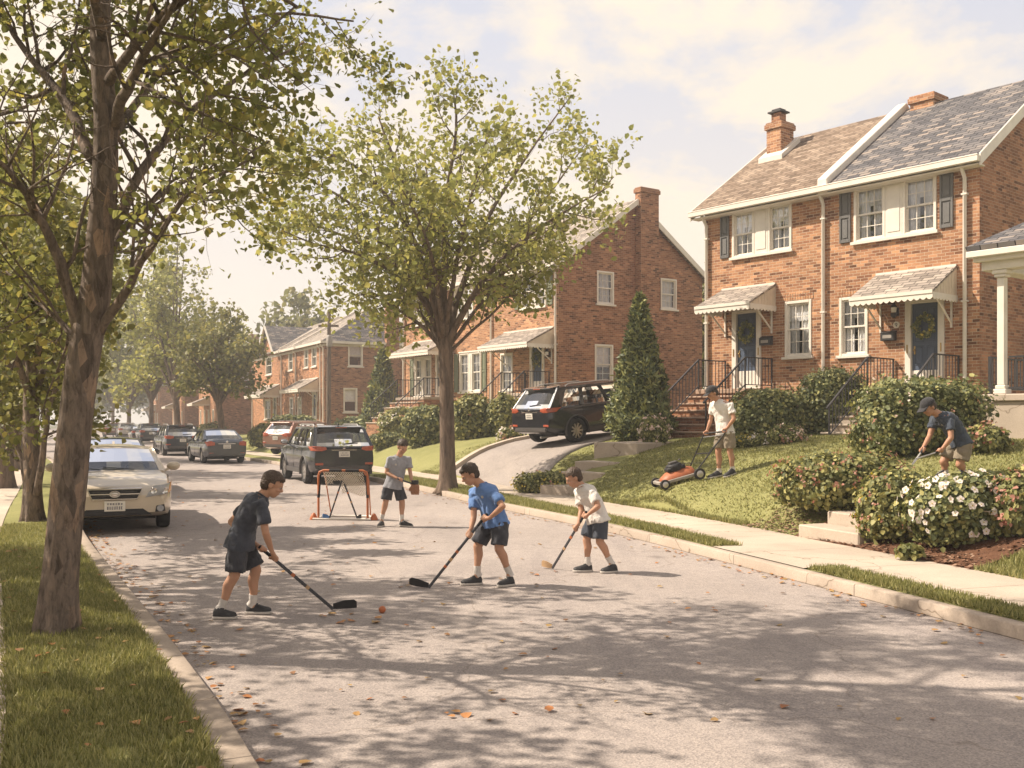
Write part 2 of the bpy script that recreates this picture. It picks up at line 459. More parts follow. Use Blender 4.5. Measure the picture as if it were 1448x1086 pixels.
def cloth_mat(name, c, scale=260.0, var=0.14):
    t = NT(name)
    tc = t.n('TexCoord')
    nz = t.n('TexNoise', {'Vector': (tc, 'Object'), 'Scale': 9.0, 'Detail': 5.0, 'Roughness': 0.6})
    cr = t.ramp(nz, [(0.3, tuple(x*(1-var) for x in c)), (0.7, tuple(min(1, x*(1+var)) for x in c))])
    wv = t.n('TexNoise', {'Vector': (tc, 'Object'), 'Scale': 22.0, 'Detail': 4.0, 'Roughness': 0.6, 'Distortion': 1.2})
    t.bsdf(cr, 0.92, 0.15, bump=wv, bump_s=0.5, bump_d=0.02, Sheen_Weight=0.15)
    return t.m

M = {}
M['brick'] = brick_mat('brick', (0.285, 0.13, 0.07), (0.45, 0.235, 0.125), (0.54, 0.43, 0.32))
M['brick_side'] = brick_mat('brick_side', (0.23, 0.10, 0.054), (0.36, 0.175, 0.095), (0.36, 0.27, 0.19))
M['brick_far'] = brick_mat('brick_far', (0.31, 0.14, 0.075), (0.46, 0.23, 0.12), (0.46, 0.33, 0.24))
M['shingle_tan'] = shingle_mat('shingle_tan', [(0.15, 0.105, 0.075), (0.23, 0.165, 0.118), (0.27, 0.20, 0.148), (0.36, 0.275, 0.205)])
M['shingle_slate'] = shingle_mat('shingle_slate', [(0.075, 0.072, 0.078), (0.125, 0.118, 0.122), (0.18, 0.163, 0.156), (0.30, 0.25, 0.215)])
M['shingle_grey'] = shingle_mat('shingle_grey', [(0.20, 0.17, 0.145), (0.29, 0.245, 0.21), (0.34, 0.29, 0.25), (0.42, 0.36, 0.30)])
M['white'] = plain('white_paint', (0.72, 0.65, 0.56), 0.55, 0.09, 3.0, bump=0.08)
M['trim'] = plain('trim_paint', (0.68, 0.625, 0.55), 0.5, 0.07, 4.0)
M['cream'] = plain('awning_aluminium', (0.60, 0.51, 0.40), 0.5, 0.1, 3.0)
M['shutter'] = plain('shutter_paint', (0.13, 0.125, 0.12), 0.6, 0.12, 5.0)
M['shutter_green'] = plain('shutter_green_paint', (0.17, 0.18, 0.12), 0.6, 0.12, 5.0)
M['door_blue'] = plain('door_blue_paint', (0.065, 0.085, 0.125), 0.45, 0.12, 4.0)
M['iron'] = plain('wrought_iron', (0.035, 0.033, 0.034), 0.5, 0.2, 12.0, bump=0.1)
M['rail_light'] = plain('worn_rail', (0.30, 0.27, 0.24), 0.5, 0.2, 8.0)
M['brass'] = plain('brass', (0.45, 0.30, 0.12), 0.35, 0.1, 6.0, metal=0.9)
M['black'] = plain('black_plastic', (0.022, 0.021, 0.022), 0.55, 0.2, 10.0)
M['rubber'] = plain('rubber', (0.028, 0.027, 0.027), 0.85, 0.2, 12.0, bump=0.2)
M['chrome'] = plain('chrome', (0.66, 0.63, 0.59), 0.18, 0.06, 6.0, metal=1.0)
M['alloy'] = plain('alloy', (0.50, 0.47, 0.44), 0.35, 0.1, 6.0, metal=0.7)
M['curtain'] = plain('curtain_cloth', (0.80, 0.77, 0.73), 0.9, 0.15, 5.0)
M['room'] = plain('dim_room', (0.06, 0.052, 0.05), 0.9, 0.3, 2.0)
M['window_glass'] = glass_mat('window_glass', (0.94, 0.96, 1.0), 0.96, 0.02)
M['concrete'] = slab_mat('concrete', (0.46, 0.385, 0.31), 1.55)
M['concrete_plain'] = slab_mat('concrete_plain', (0.43, 0.355, 0.285), 0)
M['kerb'] = slab_mat('kerb_concrete', (0.39, 0.32, 0.26), 2.4)
M['stair'] = slab_mat('stair_stone', (0.40, 0.28, 0.205), 0)
M['asphalt'] = asphalt_mat('asphalt', (0.315, 0.273, 0.25))
M['drive'] = asphalt_mat('driveway_asphalt', (0.275, 0.24, 0.218))
M['earth'] = ground_mat('earth_grass', [(0.045, 0.05, 0.02), (0.085, 0.085, 0.03), (0.13, 0.12, 0.05)], 0.4, 8.0)
M['lawn'] = ground_mat('lawn_grass', [(0.146, 0.149, 0.056), (0.224, 0.218, 0.086), (0.312, 0.292, 0.130)], 0.8, 26.0)
M['mulch'] = ground_mat('bark_mulch', [(0.06, 0.032, 0.02), (0.15, 0.075, 0.045), (0.26, 0.14, 0.085)], 6.0, 42.0, 1.0)
M['bark'] = bark_mat('bark', (0.12, 0.093, 0.077), (0.25, 0.195, 0.158), (0.52, 0.35, 0.24), 11.0, 3.4)
M['bark_grey'] = bark_mat('bark_grey', (0.115, 0.085, 0.065), (0.19, 0.14, 0.105), (0.27, 0.19, 0.14), 7.0, 1.2)
OLV = [(0.11, 0.118, 0.045), (0.185, 0.183, 0.062), (0.24, 0.225, 0.08), (0.16, 0.162, 0.058), (0.33, 0.28, 0.09)]
M['leaf_front'] = leaf_mat('leaf_front', [(0.115, 0.124, 0.047), (0.187, 0.193, 0.067), (0.271, 0.261, 0.089), (0.161, 0.170, 0.060), (0.425, 0.355, 0.115)], 0.48)
M['leaf_yellow'] = leaf_mat('leaf_yellow', [(0.157, 0.169, 0.057), (0.275, 0.277, 0.088), (0.365, 0.347, 0.116), (0.203, 0.217, 0.072), (0.490, 0.439, 0.146)], 0.4)
M['leaf_mid'] = leaf_mat('leaf_mid', OLV, 0.35)
M['leaf_hedge'] = leaf_mat('leaf_hedge', [(0.066, 0.081, 0.034), (0.121, 0.138, 0.055), (0.186, 0.196, 0.073), (0.369, 0.338, 0.129)], 0.2)
M['leaf_bush'] = leaf_mat('leaf_bush', [(0.080, 0.091, 0.036), (0.147, 0.156, 0.056), (0.254, 0.246, 0.092), (0.427, 0.385, 0.142)], 0.25)
M['leaf_conifer'] = leaf_mat('leaf_conifer', [(0.060, 0.080, 0.041), (0.116, 0.138, 0.059), (0.218, 0.232, 0.080), (0.309, 0.297, 0.096)], 0.15)
M['blade'] = leaf_mat('grass_blade', [(0.138, 0.143, 0.050), (0.212, 0.211, 0.073), (0.292, 0.275, 0.105), (0.403, 0.363, 0.165)], 0.3)
M['petal_white'] = leaf_mat('petal_white', [(0.72, 0.66, 0.60), (0.82, 0.77, 0.70), (0.78, 0.66, 0.62)], 0.3)
M['petal_red'] = leaf_mat('petal_red', [(0.34, 0.13, 0.08), (0.46, 0.22, 0.16), (0.52, 0.30, 0.23)], 0.3)
M['petal_pink'] = leaf_mat('petal_pink', [(0.6, 0.4, 0.34), (0.72, 0.56, 0.48), (0.78, 0.7, 0.6)], 0.3)
M['petal_yellow'] = leaf_mat('petal_yellow', [(0.5, 0.36, 0.04), (0.62, 0.48, 0.08), (0.4, 0.32, 0.08)], 0.3)
M['leaf_fallen'] = leaf_mat('leaf_fallen', [(0.30, 0.11, 0.04), (0.42, 0.19, 0.07), (0.36, 0.24, 0.09), (0.24, 0.12, 0.06)], 0.1)
# ---------------------------------------------------------------- street plan
def smooth_line(pts, step=1.0, it=3):
    p = np.array(pts, float)
    for _ in range(it):                       # corner cutting
        q = np.empty((2*len(p)-2, 2)); q[0::2] = .75*p[:-1]+.25*p[1:]; q[1::2] = .25*p[:-1]+.75*p[1:]
        p = np.vstack([p[:1], q, p[-1:]])
    d = np.concatenate([[0], np.cumsum(np.linalg.norm(np.diff(p, axis=0), axis=1))])
    out = [0.0]
    while out[-1] < d[-1]:
        out.append(out[-1] + (step if out[-1] < 55 else step*3))
    out = np.array(out[:-1]+[d[-1]])
    return np.stack([np.interp(out, d, p[:, 0]), np.interp(out, d, p[:, 1])], 1), out
KR_PTS = [(9.3, -8), (8, -4), (6.75, .4), (5.4, 4.4), (4.16, 8.26), (3.08, 11.63), (1.55, 16.4), (-.34, 20.6), (-2.9, 27.2), (-5.9, 33.5), (-10, 42), (-15.5, 52), (-28, 80), (-42, 110), (-62, 155), (-85, 205), (-98, 232)]
KL_PTS = [(6.2, -10), (3, -4), (.8, .5), (-.5, 3.3), (-1.37, 5.21), (-1.87, 6.27), (-3.46, 9.38), (-7.03, 16.2), (-12.3, 28), (-19, 42), (-24.3, 52), (-37.3, 80), (-51.5, 110), (-71.5, 155), (-94.5, 205), (-107.5, 232)]
KR, KRS = smooth_line(KR_PTS, 0.7)
KL, KLS = smooth_line(KL_PTS, 0.7)
def normals(line, side):
    t = np.gradient(line, axis=0); t /= np.linalg.norm(t, axis=1)[:, None]
    return np.stack([t[:, 1], -t[:, 0]], 1)*side
NR = normals(KR, 1.0)       # away from the road, to the right
NL = normals(KL, -1.0)
_RC = {}
def dist_r(x, y):
    k = (round(x*40), round(y*40))
    if k not in _RC: _RC[k] = _dist_r(x, y)
    return _RC[k]
def _dist_r(x, y):
    """distance from the right kerb line (positive on the houses' side) and index along it"""
    d2 = (KR[:, 0]-x)**2+(KR[:, 1]-y)**2; i = int(np.argmin(d2))
    best = None
    for j in (i-1, i):
        if j < 0 or j+1 >= len(KR): continue
        a, b = KR[j], KR[j+1]; ab = b-a
        t = np.clip(np.dot((x-a[0], y-a[1]), ab)/np.dot(ab, ab), 0, 1); q = a+ab*t
        dd = math.hypot(x-q[0], y-q[1]); sg = (x-q[0])*NR[j][0]+(y-q[1])*NR[j][1]
        if best is None or dd < best[0]: best = (dd, math.copysign(1, sg))
    return best[0]*best[1], i
KERB_H = 0.125
def strip_w(Y): return float(np.interp(Y, [0, 14, 24, 40], [0.47, 0.47, 0.95, 1.1]))   # outer edge of the grass strip
def walk_w(Y): return strip_w(Y)+float(np.interp(Y, [0, 17, 26, 40], [1.42, 1.42, 1.2, 1.3]))
def rise(d, Y):
    k = float(np.interp(Y, [0, 44, 60, 90], [1.0, 1.0, .62, .4]))
    d0 = walk_w(Y)
    e = (d-d0)*float(np.interp(Y, [13, 17.5], [.5, 1.0]))
    if e <= 0: return 0.13
    return 0.13+k*float(np.interp(e, [0, .12, .45, 1.0, 1.5, 2.3, 4.0, 6.0, 9, 30], [0, .04, .24, .55, .74, .95, 1.20, 1.31, 1.36, 1.5]))
def ground(x, y):
    d, i = dist_r(x, y)
    if d <= 0: return 0.0
    if d < .14: return KERB_H
    return terr(d, x, y)

def terr(d, x, y):
    z = rise(d, y)
    if d > walk_w(y):                       # a flatter patch of lawn where the man is mowing
        w = .8*math.exp(-((x-3.4)/.8)**2-((y-19.2)/.9)**2); z = z*(1-w)+.70*w
    return z
def ribbon(line, nrm, s, offs, zf, i0=0, i1=None, uv=True):
    """sheet that follows a kerb line between lateral offsets; zf(d, x, y) gives its height"""
    i1 = i1 or len(line)
    V = []; UV = []
    for i in range(i0, i1):
        for o in (offs(i) if callable(offs) else offs):
            x = line[i][0]+nrm[i][0]*o; y = line[i][1]+nrm[i][1]*o
            V.append((x, y, zf(o, x, y))); UV.append((s[i], o))
    k = len(offs(i0) if callable(offs) else offs)
    F = []
    for i in range(i1-i0-1):
        for j in range(k-1):
            a = i*k+j; F.append((a, a+1, a+k+1, a+k))
    return np.array(V), np.array(F), np.array(UV)

def structure(name, V, F, mat, uv=None, smooth=True, kind='structure'):
    o = np_mesh(name, V, F, mat, None, smooth, uv)
    bm = bmesh.new(); bm.from_mesh(o.data); bmesh.ops.recalc_face_normals(bm, faces=bm.faces)
    if sum(f.normal.z for f in bm.faces) < 0: bmesh.ops.reverse_faces(bm, faces=bm.faces)
    bm.to_mesh(o.data); bm.free()
    return tag(o, kind=kind)

# wide ground out to the horizon
g = MB()
xs = np.linspace(-420, 420, 43); ys = np.linspace(-60, 620, 35)
gv = np.array([(x, y, -0.22+0.012*max(0, abs(x+0.42*y)-60)*0.3) for y in ys for x in xs])
gf = np.array([(j*43+i, j*43+i+1, (j+1)*43+i+1, (j+1)*43+i) for j in range(34) for i in range(42)])
structure('ground', gv, gf, M['earth'])

# road: a sheet between the kerb lines, very slightly crowned
nst = 260
sR = np.linspace(0, 1, nst)**1.0
def resamp(line, s, n):
    q = np.linspace(0, 1, n)**1.6*s[-1]
    return np.stack([np.interp(q, s, line[:, 0]), np.interp(q, s, line[:, 1])], 1)
ra, rb = resamp(KL+NL*.1, KLS, nst), resamp(KR+NR*.08, KRS, nst)
V = []; F = []
for i in range(nst):
    for j in range(9):
        t = j/8; p = ra[i]*(1-t)+rb[i]*t
        V.append((p[0], p[1], 0.0))
for i in range(nst-1):
    for j in range(8): F.append((i*9+j, i*9+j+1, (i+1)*9+j+1, (i+1)*9+j))
structure('road', np.array(V), np.array(F), M['asphalt'])

def kerb(name, line, nrm, s, width, h):
    offs = [0.0, 0.0, 0.012, width-.01, width, width]
    hs = [-.05, h-.014, h, h, h-.006, -.05]
    V = []; UV = []
    for i in range(len(line)):
        for o, z in zip(offs, hs):
            V.append((line[i][0]+nrm[i][0]*o, line[i][1]+nrm[i][1]*o, z)); UV.append((s[i], o+z))
    k = 6; F = []
    for i in range(len(line)-1):
        for j in range(k-1):
            a = i*k+j; F.append((a, a+1, a+k+1, a+k))
    o = np_mesh(name, np.array(V), np.array(F), M['kerb'], None, False, np.array(UV))
    bm = bmesh.new(); bm.from_mesh(o.data); bmesh.ops.recalc_face_normals(bm, faces=bm.faces); bm.to_mesh(o.data); bm.free()
    return tag(o, kind='structure')
kerb('kerb', KR, NR, KRS, 0.14, KERB_H)
kerb('kerb', KL, NL, KLS, 0.19, KERB_H)

# right side: grass strip, pavement, rising lawn
APRON_Y = (11.45, 13.25)
V, F, UV = ribbon(KR, NR, KRS, lambda i: [.14, .14+(strip_w(KR[i][1])-.14)*.5, strip_w(KR[i][1])], lambda d, x, y: KERB_H+((-.03 if APRON_Y[0]-.3 < y < APRON_Y[1]+.45 else .03) if d > .15 and d < strip_w(y)-.01 else -.004))
structure('verge', V, F, M['lawn'], UV)
V, F, UV = ribbon(KR, NR, KRS, lambda i: [strip_w(KR[i][1]), walk_w(KR[i][1])], lambda d, x, y: 0.132)
structure('pavement', V, F, M['concrete'], UV)
ia = [i for i in range(len(KR)) if APRON_Y[0]-.4 < KR[i][1] < APRON_Y[1]+.5]
V, F, UV = ribbon(KR, NR, KRS, [.142, .3, .52], lambda d, x, y: 0.142 if d > .2 else .131, ia[0], ia[-1]+1)
structure('pavement', V, F, M['concrete'], UV)
LO = [0, .12, .28, .45, .7, 1.0, 1.25, 1.5, 1.9, 2.3, 3, 4, 5, 6, 7.5, 9, 12, 16, 22, 30, 42, 60]
V, F, UV = ribbon(KR, NR, KRS, lambda i: [walk_w(KR[i][1])+o for o in LO],
                  lambda d, x, y: terr(d, x, y)+.035*noise.noise(Vector((x*.7, y*.7, 0)))*min(1, max(0, d-walk_w(y))))
structure('lawn', V, F, M['lawn'], UV)

# left side: verge, pavement, yard
V, F, UV = ribbon(KL, NL, KLS, [.19, .5, .85, 1.14], lambda d, x, y: KERB_H+(.045 if .2 < d < 1.1 else -.004)+.02*noise.noise(Vector((x*1.3, y*1.3, 4))))
structure('verge', V, F, M['lawn'], UV)
V, F, UV = ribbon(KL, NL, KLS, [1.14, 2.7], lambda d, x, y: 0.132)
structure('pavement', V, F, M['concrete'], UV)
V, F, UV = ribbon(KL, NL, KLS, [2.7, 3.4, 5, 8, 14, 24, 40, 60], lambda d, x, y: 0.125+.03*min(12, max(0, d-3)))
structure('lawn', V, F, M['lawn'], UV)

# driveway up to the parked car on the lawn
DL = [(-1.85, 30.6), (.1, 31.8), (2.2, 33.3), (5, 35.2), (9, 38)]
DR = [(.45, 24.1), (1.55, 26.7), (2.9, 28.3), (6, 30.5), (10, 33.4)]
def curve_at(pts, t):
    q = np.linspace(0, 1, len(pts)); p = np.array(pts)
    return np.interp(t, q, p[:, 0]), np.interp(t, q, p[:, 1])
V = []; F = []; nu, nv = 28, 10
for i in range(nu+1):
    a = curve_at(DL, i/nu); b = curve_at(DR, i/nu)
    for j in range(nv+1):
        t = j/nv; x = a[0]*(1-t)+b[0]*t; y = a[1]*(1-t)+b[1]*t
        V.append((x, y, ground(x, y)+.012+.04*min(1, i/6)))
for i in range(nu):
    for j in range(nv): k = i*(nv+1)+j; F.append((k, k+1, k+nv+2, k+nv+1))
rim = [(i, nv) for i in range(nu+1)]+[(0, j) for j in range(nv+1)]
for (i, j), (i2, j2) in list(zip(rim[:nu], rim[1:nu+1]))+list(zip(rim[nu+1:-1], rim[nu+2:])):
    a, b_ = V[i*(nv+1)+j], V[i2*(nv+1)+j2]; n_ = len(V)
    V += [(a[0], a[1], a[2]-.2), (b_[0], b_[1], b_[2]-.2)]; F.append((i*(nv+1)+j, i2*(nv+1)+j2, n_+1, n_))
structure('driveway', np.array(V), np.array(F), M['drive'])
kb = MB()
for i in range(nu):
    a = Vector((*curve_at(DL, i/nu), 0)); b = Vector((*curve_at(DL, (i+1)/nu), 0))
    za, zb = ground(a.x, a.y), ground(b.x, b.y)
    d = (b-a).normalized(); sx = Vector((-d.y, d.x, 0))*.24
    q = [a, b, b+sx, a+sx]; zs = [za, zb, zb, za]
    lo = [Vector((p.x, p.y, z-.2)) for p, z in zip(q, zs)]; hi = [Vector((p.x, p.y, z+.15)) for p, z in zip(q, zs)]
    kb.add(lo+hi, [(4, 5, 6, 7), (0, 1, 5, 4), (2, 3, 7, 6)])
tag(kb.build('kerb', M['concrete_plain']), kind='structure')

def frame_pts(c, ax, pts):
    """local (along, across) pairs to world xy"""
    ax = Vector(ax).normalized(); nx = Vector((-ax.y, ax.x))
    return [Vector((c[0], c[1]))+ax*u+nx*v for u, v in pts]
def slab(mb, c, ax, u0, u1, v0, v1, z0, z1):
    q = frame_pts(c, ax, [(u0, v0), (u1, v0), (u1, v1), (u0, v1)])
    mb.add([(p.x, p.y, z0) for p in q]+[(p.x, p.y, z1) for p in q], [(0,3,2,1),(4,5,6,7),(0,1,5,4),(1,2,6,5),(2,3,7,6),(3,0,4,7)])

# stepped walk climbing the bank to the left-hand door
WALK_A = Vector((1.05, 22.45)); WALK_B = Vector((4.95, 27.2)); WAX = (WALK_B-WALK_A).normalized()
wm = MB()
for u0, u1, z in [(.1, .75, .34), (.75, 1.45, .62), (1.45, 2.25, .84), (2.25, 6.3, 1.27)]:
    slab(wm, WALK_A, WAX, u0, u1, -.62, .62, -.1, z)
tag(wm.build('path', M['concrete_plain'], bevel=.015), kind='structure')
# two low steps and a pad for the right-hand door
STP = Vector((4.30, 14.02)); SAX = Vector((.93, .36))
sm = MB()
slab(sm, STP, SAX, 0, .46, -.78, .50, -.05, .31); slab(sm, STP, SAX, .46, 1.6, -.70, .44, -.05, .49)
tag(sm.build('path', M['concrete_plain'], bevel=.018), kind='structure')
# mulch bed under the front shrubs
def ys_idx(y0, y1): return [i for i in range(len(KR)) if y0 < KR[i][1] < y1]
im = ys_idx(10.5, 15.2)
V, F, UV = ribbon(KR, NR, KRS, lambda i: [walk_w(KR[i][1])-.03+o*(1+.35*noise.noise(Vector((i*.45, o, 2)))) for o in (0, .15, .3, .5, .7, .9, 1.15, 1.4)],
                  lambda d, x, y: (0.128 if d < walk_w(y) else rise(d, y)+.03+.05*noise.noise(Vector((x*3, y*3, 1)))), im[0], im[-1])
structure('mulch', V, F, M['mulch'], UV)
# ---------------------------------------------------------------- houses
def wall_face(mb, x0, x1, z0, z1, ops, mi=0, depth=.16, tf=None, top=None):
    """front face in the plane y=0 with openings cut through and their reveals; top(x) may raise the upper edge"""
    tf = tf or (lambda p: p)
    xs = sorted(set([x0, x1]+[v for o in ops for v in o[:2]])); zs = sorted(set([z0, z1]+[v for o in ops for v in o[2:4]]))
    for i in range(len(xs)-1):
        for j in range(len(zs)-1):
            cx, cz = (xs[i]+xs[i+1])/2, (zs[j]+zs[j+1])/2
            if any(o[0] < cx < o[1] and o[2] < cz < o[3] for o in ops): continue
            mb.poly([tf(p) for p in [(xs[i], 0, zs[j]), (xs[i+1], 0, zs[j]), (xs[i+1], 0, zs[j+1]), (xs[i], 0, zs[j+1])]], mi)
    for a, b, c, d in [o[:4] for o in ops]:
        for q in ([(a,0,c),(a,depth,c),(a,depth,d),(a,0,d)], [(b,0,c),(b,0,d),(b,depth,d),(b,depth,c)],
                  [(a,0,d),(a,depth,d),(b,depth,d),(b,0,d)], [(a,0,c),(b,0,c),(b,depth,c),(a,depth,c)]):
            mb.poly([tf(p) for p in q], mi)

def curtain_sheet(mb, x0, x1, z0, z1, y, waves=5, amp=.02):
    n = 18; rs = []
    for i in range(n+1):
        x = x0+(x1-x0)*i/n; yy = y+amp*math.sin(i/n*waves*2*math.pi)
        rs.append([(x, yy, z0), (x, yy, z1)])
    for i in range(n): mb.poly([rs[i][0], rs[i+1][0], rs[i+1][1], rs[i][1]])

def window(parent, x0, x1, z0, z1, tf, cols=3, drape=1, detail=True, sill=True):
    """double-hung sash window filling an opening of a wall; tf is the wall's matrix"""
    f = MB(); c = .075
    f.box(x0, x0+c, -.025, .12, z0, z1); f.box(x1-c, x1, -.025, .12, z0, z1)
    f.box(x0+c, x1-c, -.025, .12, z1-c, z1); f.box(x0+c, x1-c, -.02, .12, z0, z0+.05)
    w = f.build('window', M['trim'], parent, bevel=.008); w.matrix_local = tf
    if sill:
        s = MB(); s.box(x0-.07, x1+.07, -.085, -.002, z0-.075, z0-.002); s.build('sill', M['trim'], w, bevel=.008)
    a, b, lo, hi = x0+c, x1-c, z0+.05, z1-c; mid = (lo+hi)/2
    sa = MB(); t = .045
    for (p, q, y) in ((mid-.02, hi, .03), (lo, mid+.02, .065)):
        sa.box(a, a+t, y, y+.03, p, q); sa.box(b-t, b, y, y+.03, p, q)
        sa.box(a+t, b-t, y, y+.03, q-t, q); sa.box(a+t, b-t, y, y+.03, p, p+t)
        if detail:
            for k in range(1, cols):
                x = a+t+(b-a-2*t)*k/cols; sa.box(x-.009, x+.009, y+.006, y+.024, p+t, q-t)
            zc = (p+q)/2; sa.box(a+t, b-t, y+.008, y+.022, zc-.009, zc+.009)
    sa.build('sash', M['trim'], w)
    p = MB(); p.poly([(a+t, .046, mid+.02), (b-t, .046, mid+.02), (b-t, .046, hi-t), (a+t, .046, hi-t)])
    p.poly([(a+t, .081, lo+t), (b-t, .081, lo+t), (b-t, .081, mid-.02), (a+t, .081, mid-.02)])
    p.build('pane', M['window_glass'], w)
    if drape:
        cu = MB(); W = b-a
        if drape == 1:
            curtain_sheet(cu, a, a+W*.42, lo, hi, .15, 3); curtain_sheet(cu, b-W*.42, b, lo, hi, .15, 3); curtain_sheet(cu, a, b, hi-(hi-lo)*.34, hi, .125, 7, .012)
        elif drape == 2: curtain_sheet(cu, a, b, mid-.1, hi, .17, 2, .004)
        else: curtain_sheet(cu, a, b, lo, hi, .2, 8)
        cu.build('curtain', M['curtain'], w)
    return w

def gutter_pipe(parent, x, z0, z1, y=-.07, mat='trim', w=.095):
    d = MB()
    d.tube([(x, y-.22, z1+.05), (x, y-.2, z1-.06), (x, y, z1-.32), (x, y, z0+.12), (x, y-.14, z0+.03)], w/2, 8)
    for z in (z0+.7, (z0+z1)/2, z1-.7): d.box(x-.07, x+.07, y-.052, -.004, z-.02, z+.02)
    return d.build('downspout', M[mat], parent, smooth=40)

def awning(parent, x0, x1, ztop, zfront, proj, shingle='shingle_grey', wall_drop=None, detail=True):
    wd = zfront
    r = MB(); th = .05
    sl = [(x0, -.004, ztop), (x1, -.004, ztop), (x1+.03, -proj, zfront), (x0-.03, -proj, zfront)]
    up = Vector((0, -(ztop-zfront), proj)).normalized()
    up = Vector((0, -(ztop-zfront)/math.hypot(proj, ztop-zfront), proj/math.hypot(proj, ztop-zfront)))*th
    up = Vector((0, up.y, abs(up.z)))
    r.prism([Vector(p) for p in sl], up)
    a = r.build('awning', M[shingle], parent)
    # cheeks, framing and scalloped valance
    for x, s in ((x0, 1), (x1, -1)):
        c = MB()
        c.prism([(x, -.004, ztop-.02), (x, -.004, wd), (x, -proj, wd), (x, -proj, zfront-.02)], (s*.02, 0, 0))
        k = 9
        for i in range(1, k):
            y = -proj*i/k; z = ztop-(ztop-zfront)*i/k
            if detail: c.box(x-.008 if s > 0 else x+.001, x-.001 if s > 0 else x+.008, y-.006, y+.006, wd, z-.03)
        c.build('cheek', M['cream'], a)
    v = MB(); n = max(6, int((x1-x0)/.14)); hgt = .17
    def scallop(p0, p1, nrm, n):
        p0 = Vector(p0); p1 = Vector(p1); m = n*6; top = []; bot = []
        for i in range(m+1):
            t = i/m; q = p0.lerp(p1, t); top.append(q)
            bot.append(q-Vector((0, 0, hgt-.05+.05*abs(math.sin(math.pi*t*n)))))
        off = Vector(nrm)*.015
        for i in range(m):
            v.add([top[i], top[i+1], bot[i+1], bot[i], top[i]+off, top[i+1]+off, bot[i+1]+off, bot[i]+off],
                  [(0,1,2,3), (7,6,5,4), (3,2,6,7), (0,4,5,1)])
    scallop((x0-.03, -proj-.012, zfront), (x1+.03, -proj-.012, zfront), (0, -1, 0), n)
    ns = max(4, int(proj/.14))
    scallop((x1+.012, -proj, wd), (x1+.012, -.01, wd), (1, 0, 0), ns); scallop((x0-.012, -proj, wd), (x0-.012, -.01, wd), (-1, 0, 0), ns)
    v.box(x0-.03, x1+.03, -proj-.045, -proj-.03, zfront-.03, zfront+.055)
    v.build('valance', M['trim'], a)
    b = MB()
    for x in (x0+.12, x1-.12):
        b.bar((x, -.03, wd-.65), (x, -proj*.7, wd-.02), .035, .035); b.bar((x, -.03, wd-.75), (x, -.03, wd), .04, .04)
    b.bar((x0, -.03, ztop+.05), (x1, -.03, ztop+.05), .05, .06)
    b.build('bracket', M['trim'], a)
    return a

def door(parent, x0, x1, z0, z1, leaf='door_blue', storm=False, handle_left=True):
    """panelled door in a wide white surround; x0..x1 is the leaf"""
    s = MB()
    s.box(x0-.16, x0-.003, -.05, .12, z0, z1+.09); s.box(x1+.003, x1+.16, -.05, .12, z0, z1+.09); s.box(x0-.003, x1+.003, -.05, .12, z1+.003, z1+.09)
    s.box(x0-.2, x1+.2, -.09, -.052, z1+.095, z1+.17)
    s.box(x0-.003, x1+.003, -.03, .12, z0-.0, z0+.05)
    d = s.build('door', M['trim'], parent, bevel=.01)
    l = MB(); W = x1-x0; H = z1-z0
    l.box(x0, x1, .03, .07, z0+.05, z1)
    for (u0, u1) in ((.1, .45), (.55, .9)):
        for (v0, v1) in ((.3, .52), (.56, .76), (.80, .95)):
            a, b, c, e = x0+u0*W, x0+u1*W, z0+v0*H, z0+v1*H
            l.box(a, b, .018, .03, c, c+.02); l.box(a, b, .018, .03, e-.02, e); l.box(a, a+.02, .018, .03, c+.02, e-.02); l.box(b-.02, b, .018, .03, c+.02, e-.02)
            l.box(a+.045, b-.045, .012, .03, c+.045, e-.045)
    l.build('door_leaf', M[leaf], d, bevel=.005)
    k = MB(); k.box(x0+.01, x1-.01, .005, .028, z0+.06, z0+.24*H); k.build('kick_plate', M['trim'], d, bevel=.006)
    h = MB(); hx = x0+.07 if handle_left else x1-.07
    h.box(hx-.02, hx+.02, .01, .03, z0+.92, z0+1.12); h.ball((hx, -.015, z0+1.02), .028); h.tube([(hx, .02, z0+1.02), (hx, -.01, z0+1.02)], .012)
    for q in (x0-.09, x1+.09): h.box(q-.014, q+.014, -.068, -.051, z0+.95, z0+1.16)
    h.build('handle', M['brass'], d, smooth=40)
    return d

def shutter(parent, x0, x1, z0, z1, mat='shutter'):
    s = MB(); t = .05
    s.box(x0, x0+t, -.05, -.006, z0, z1); s.box(x1-t, x1, -.05, -.006, z0, z1)
    for a, b in ((z0, z0+.08), ((z0+z1)/2-.04, (z0+z1)/2+.04), (z1-.08, z1)): s.box(x0+t, x1-t, -.05, -.006, a, b)
    for a, b in ((z0+.08, (z0+z1)/2-.04), ((z0+z1)/2+.04, z1-.08)):
        s.box(x0+t, x1-t, -.025, -.006, a, b)
        s.box(x0+t+.035, x1-t-.035, -.042, -.025, a+.04, b-.04)
    return s.build('shutter', M[mat], parent, bevel=.006)

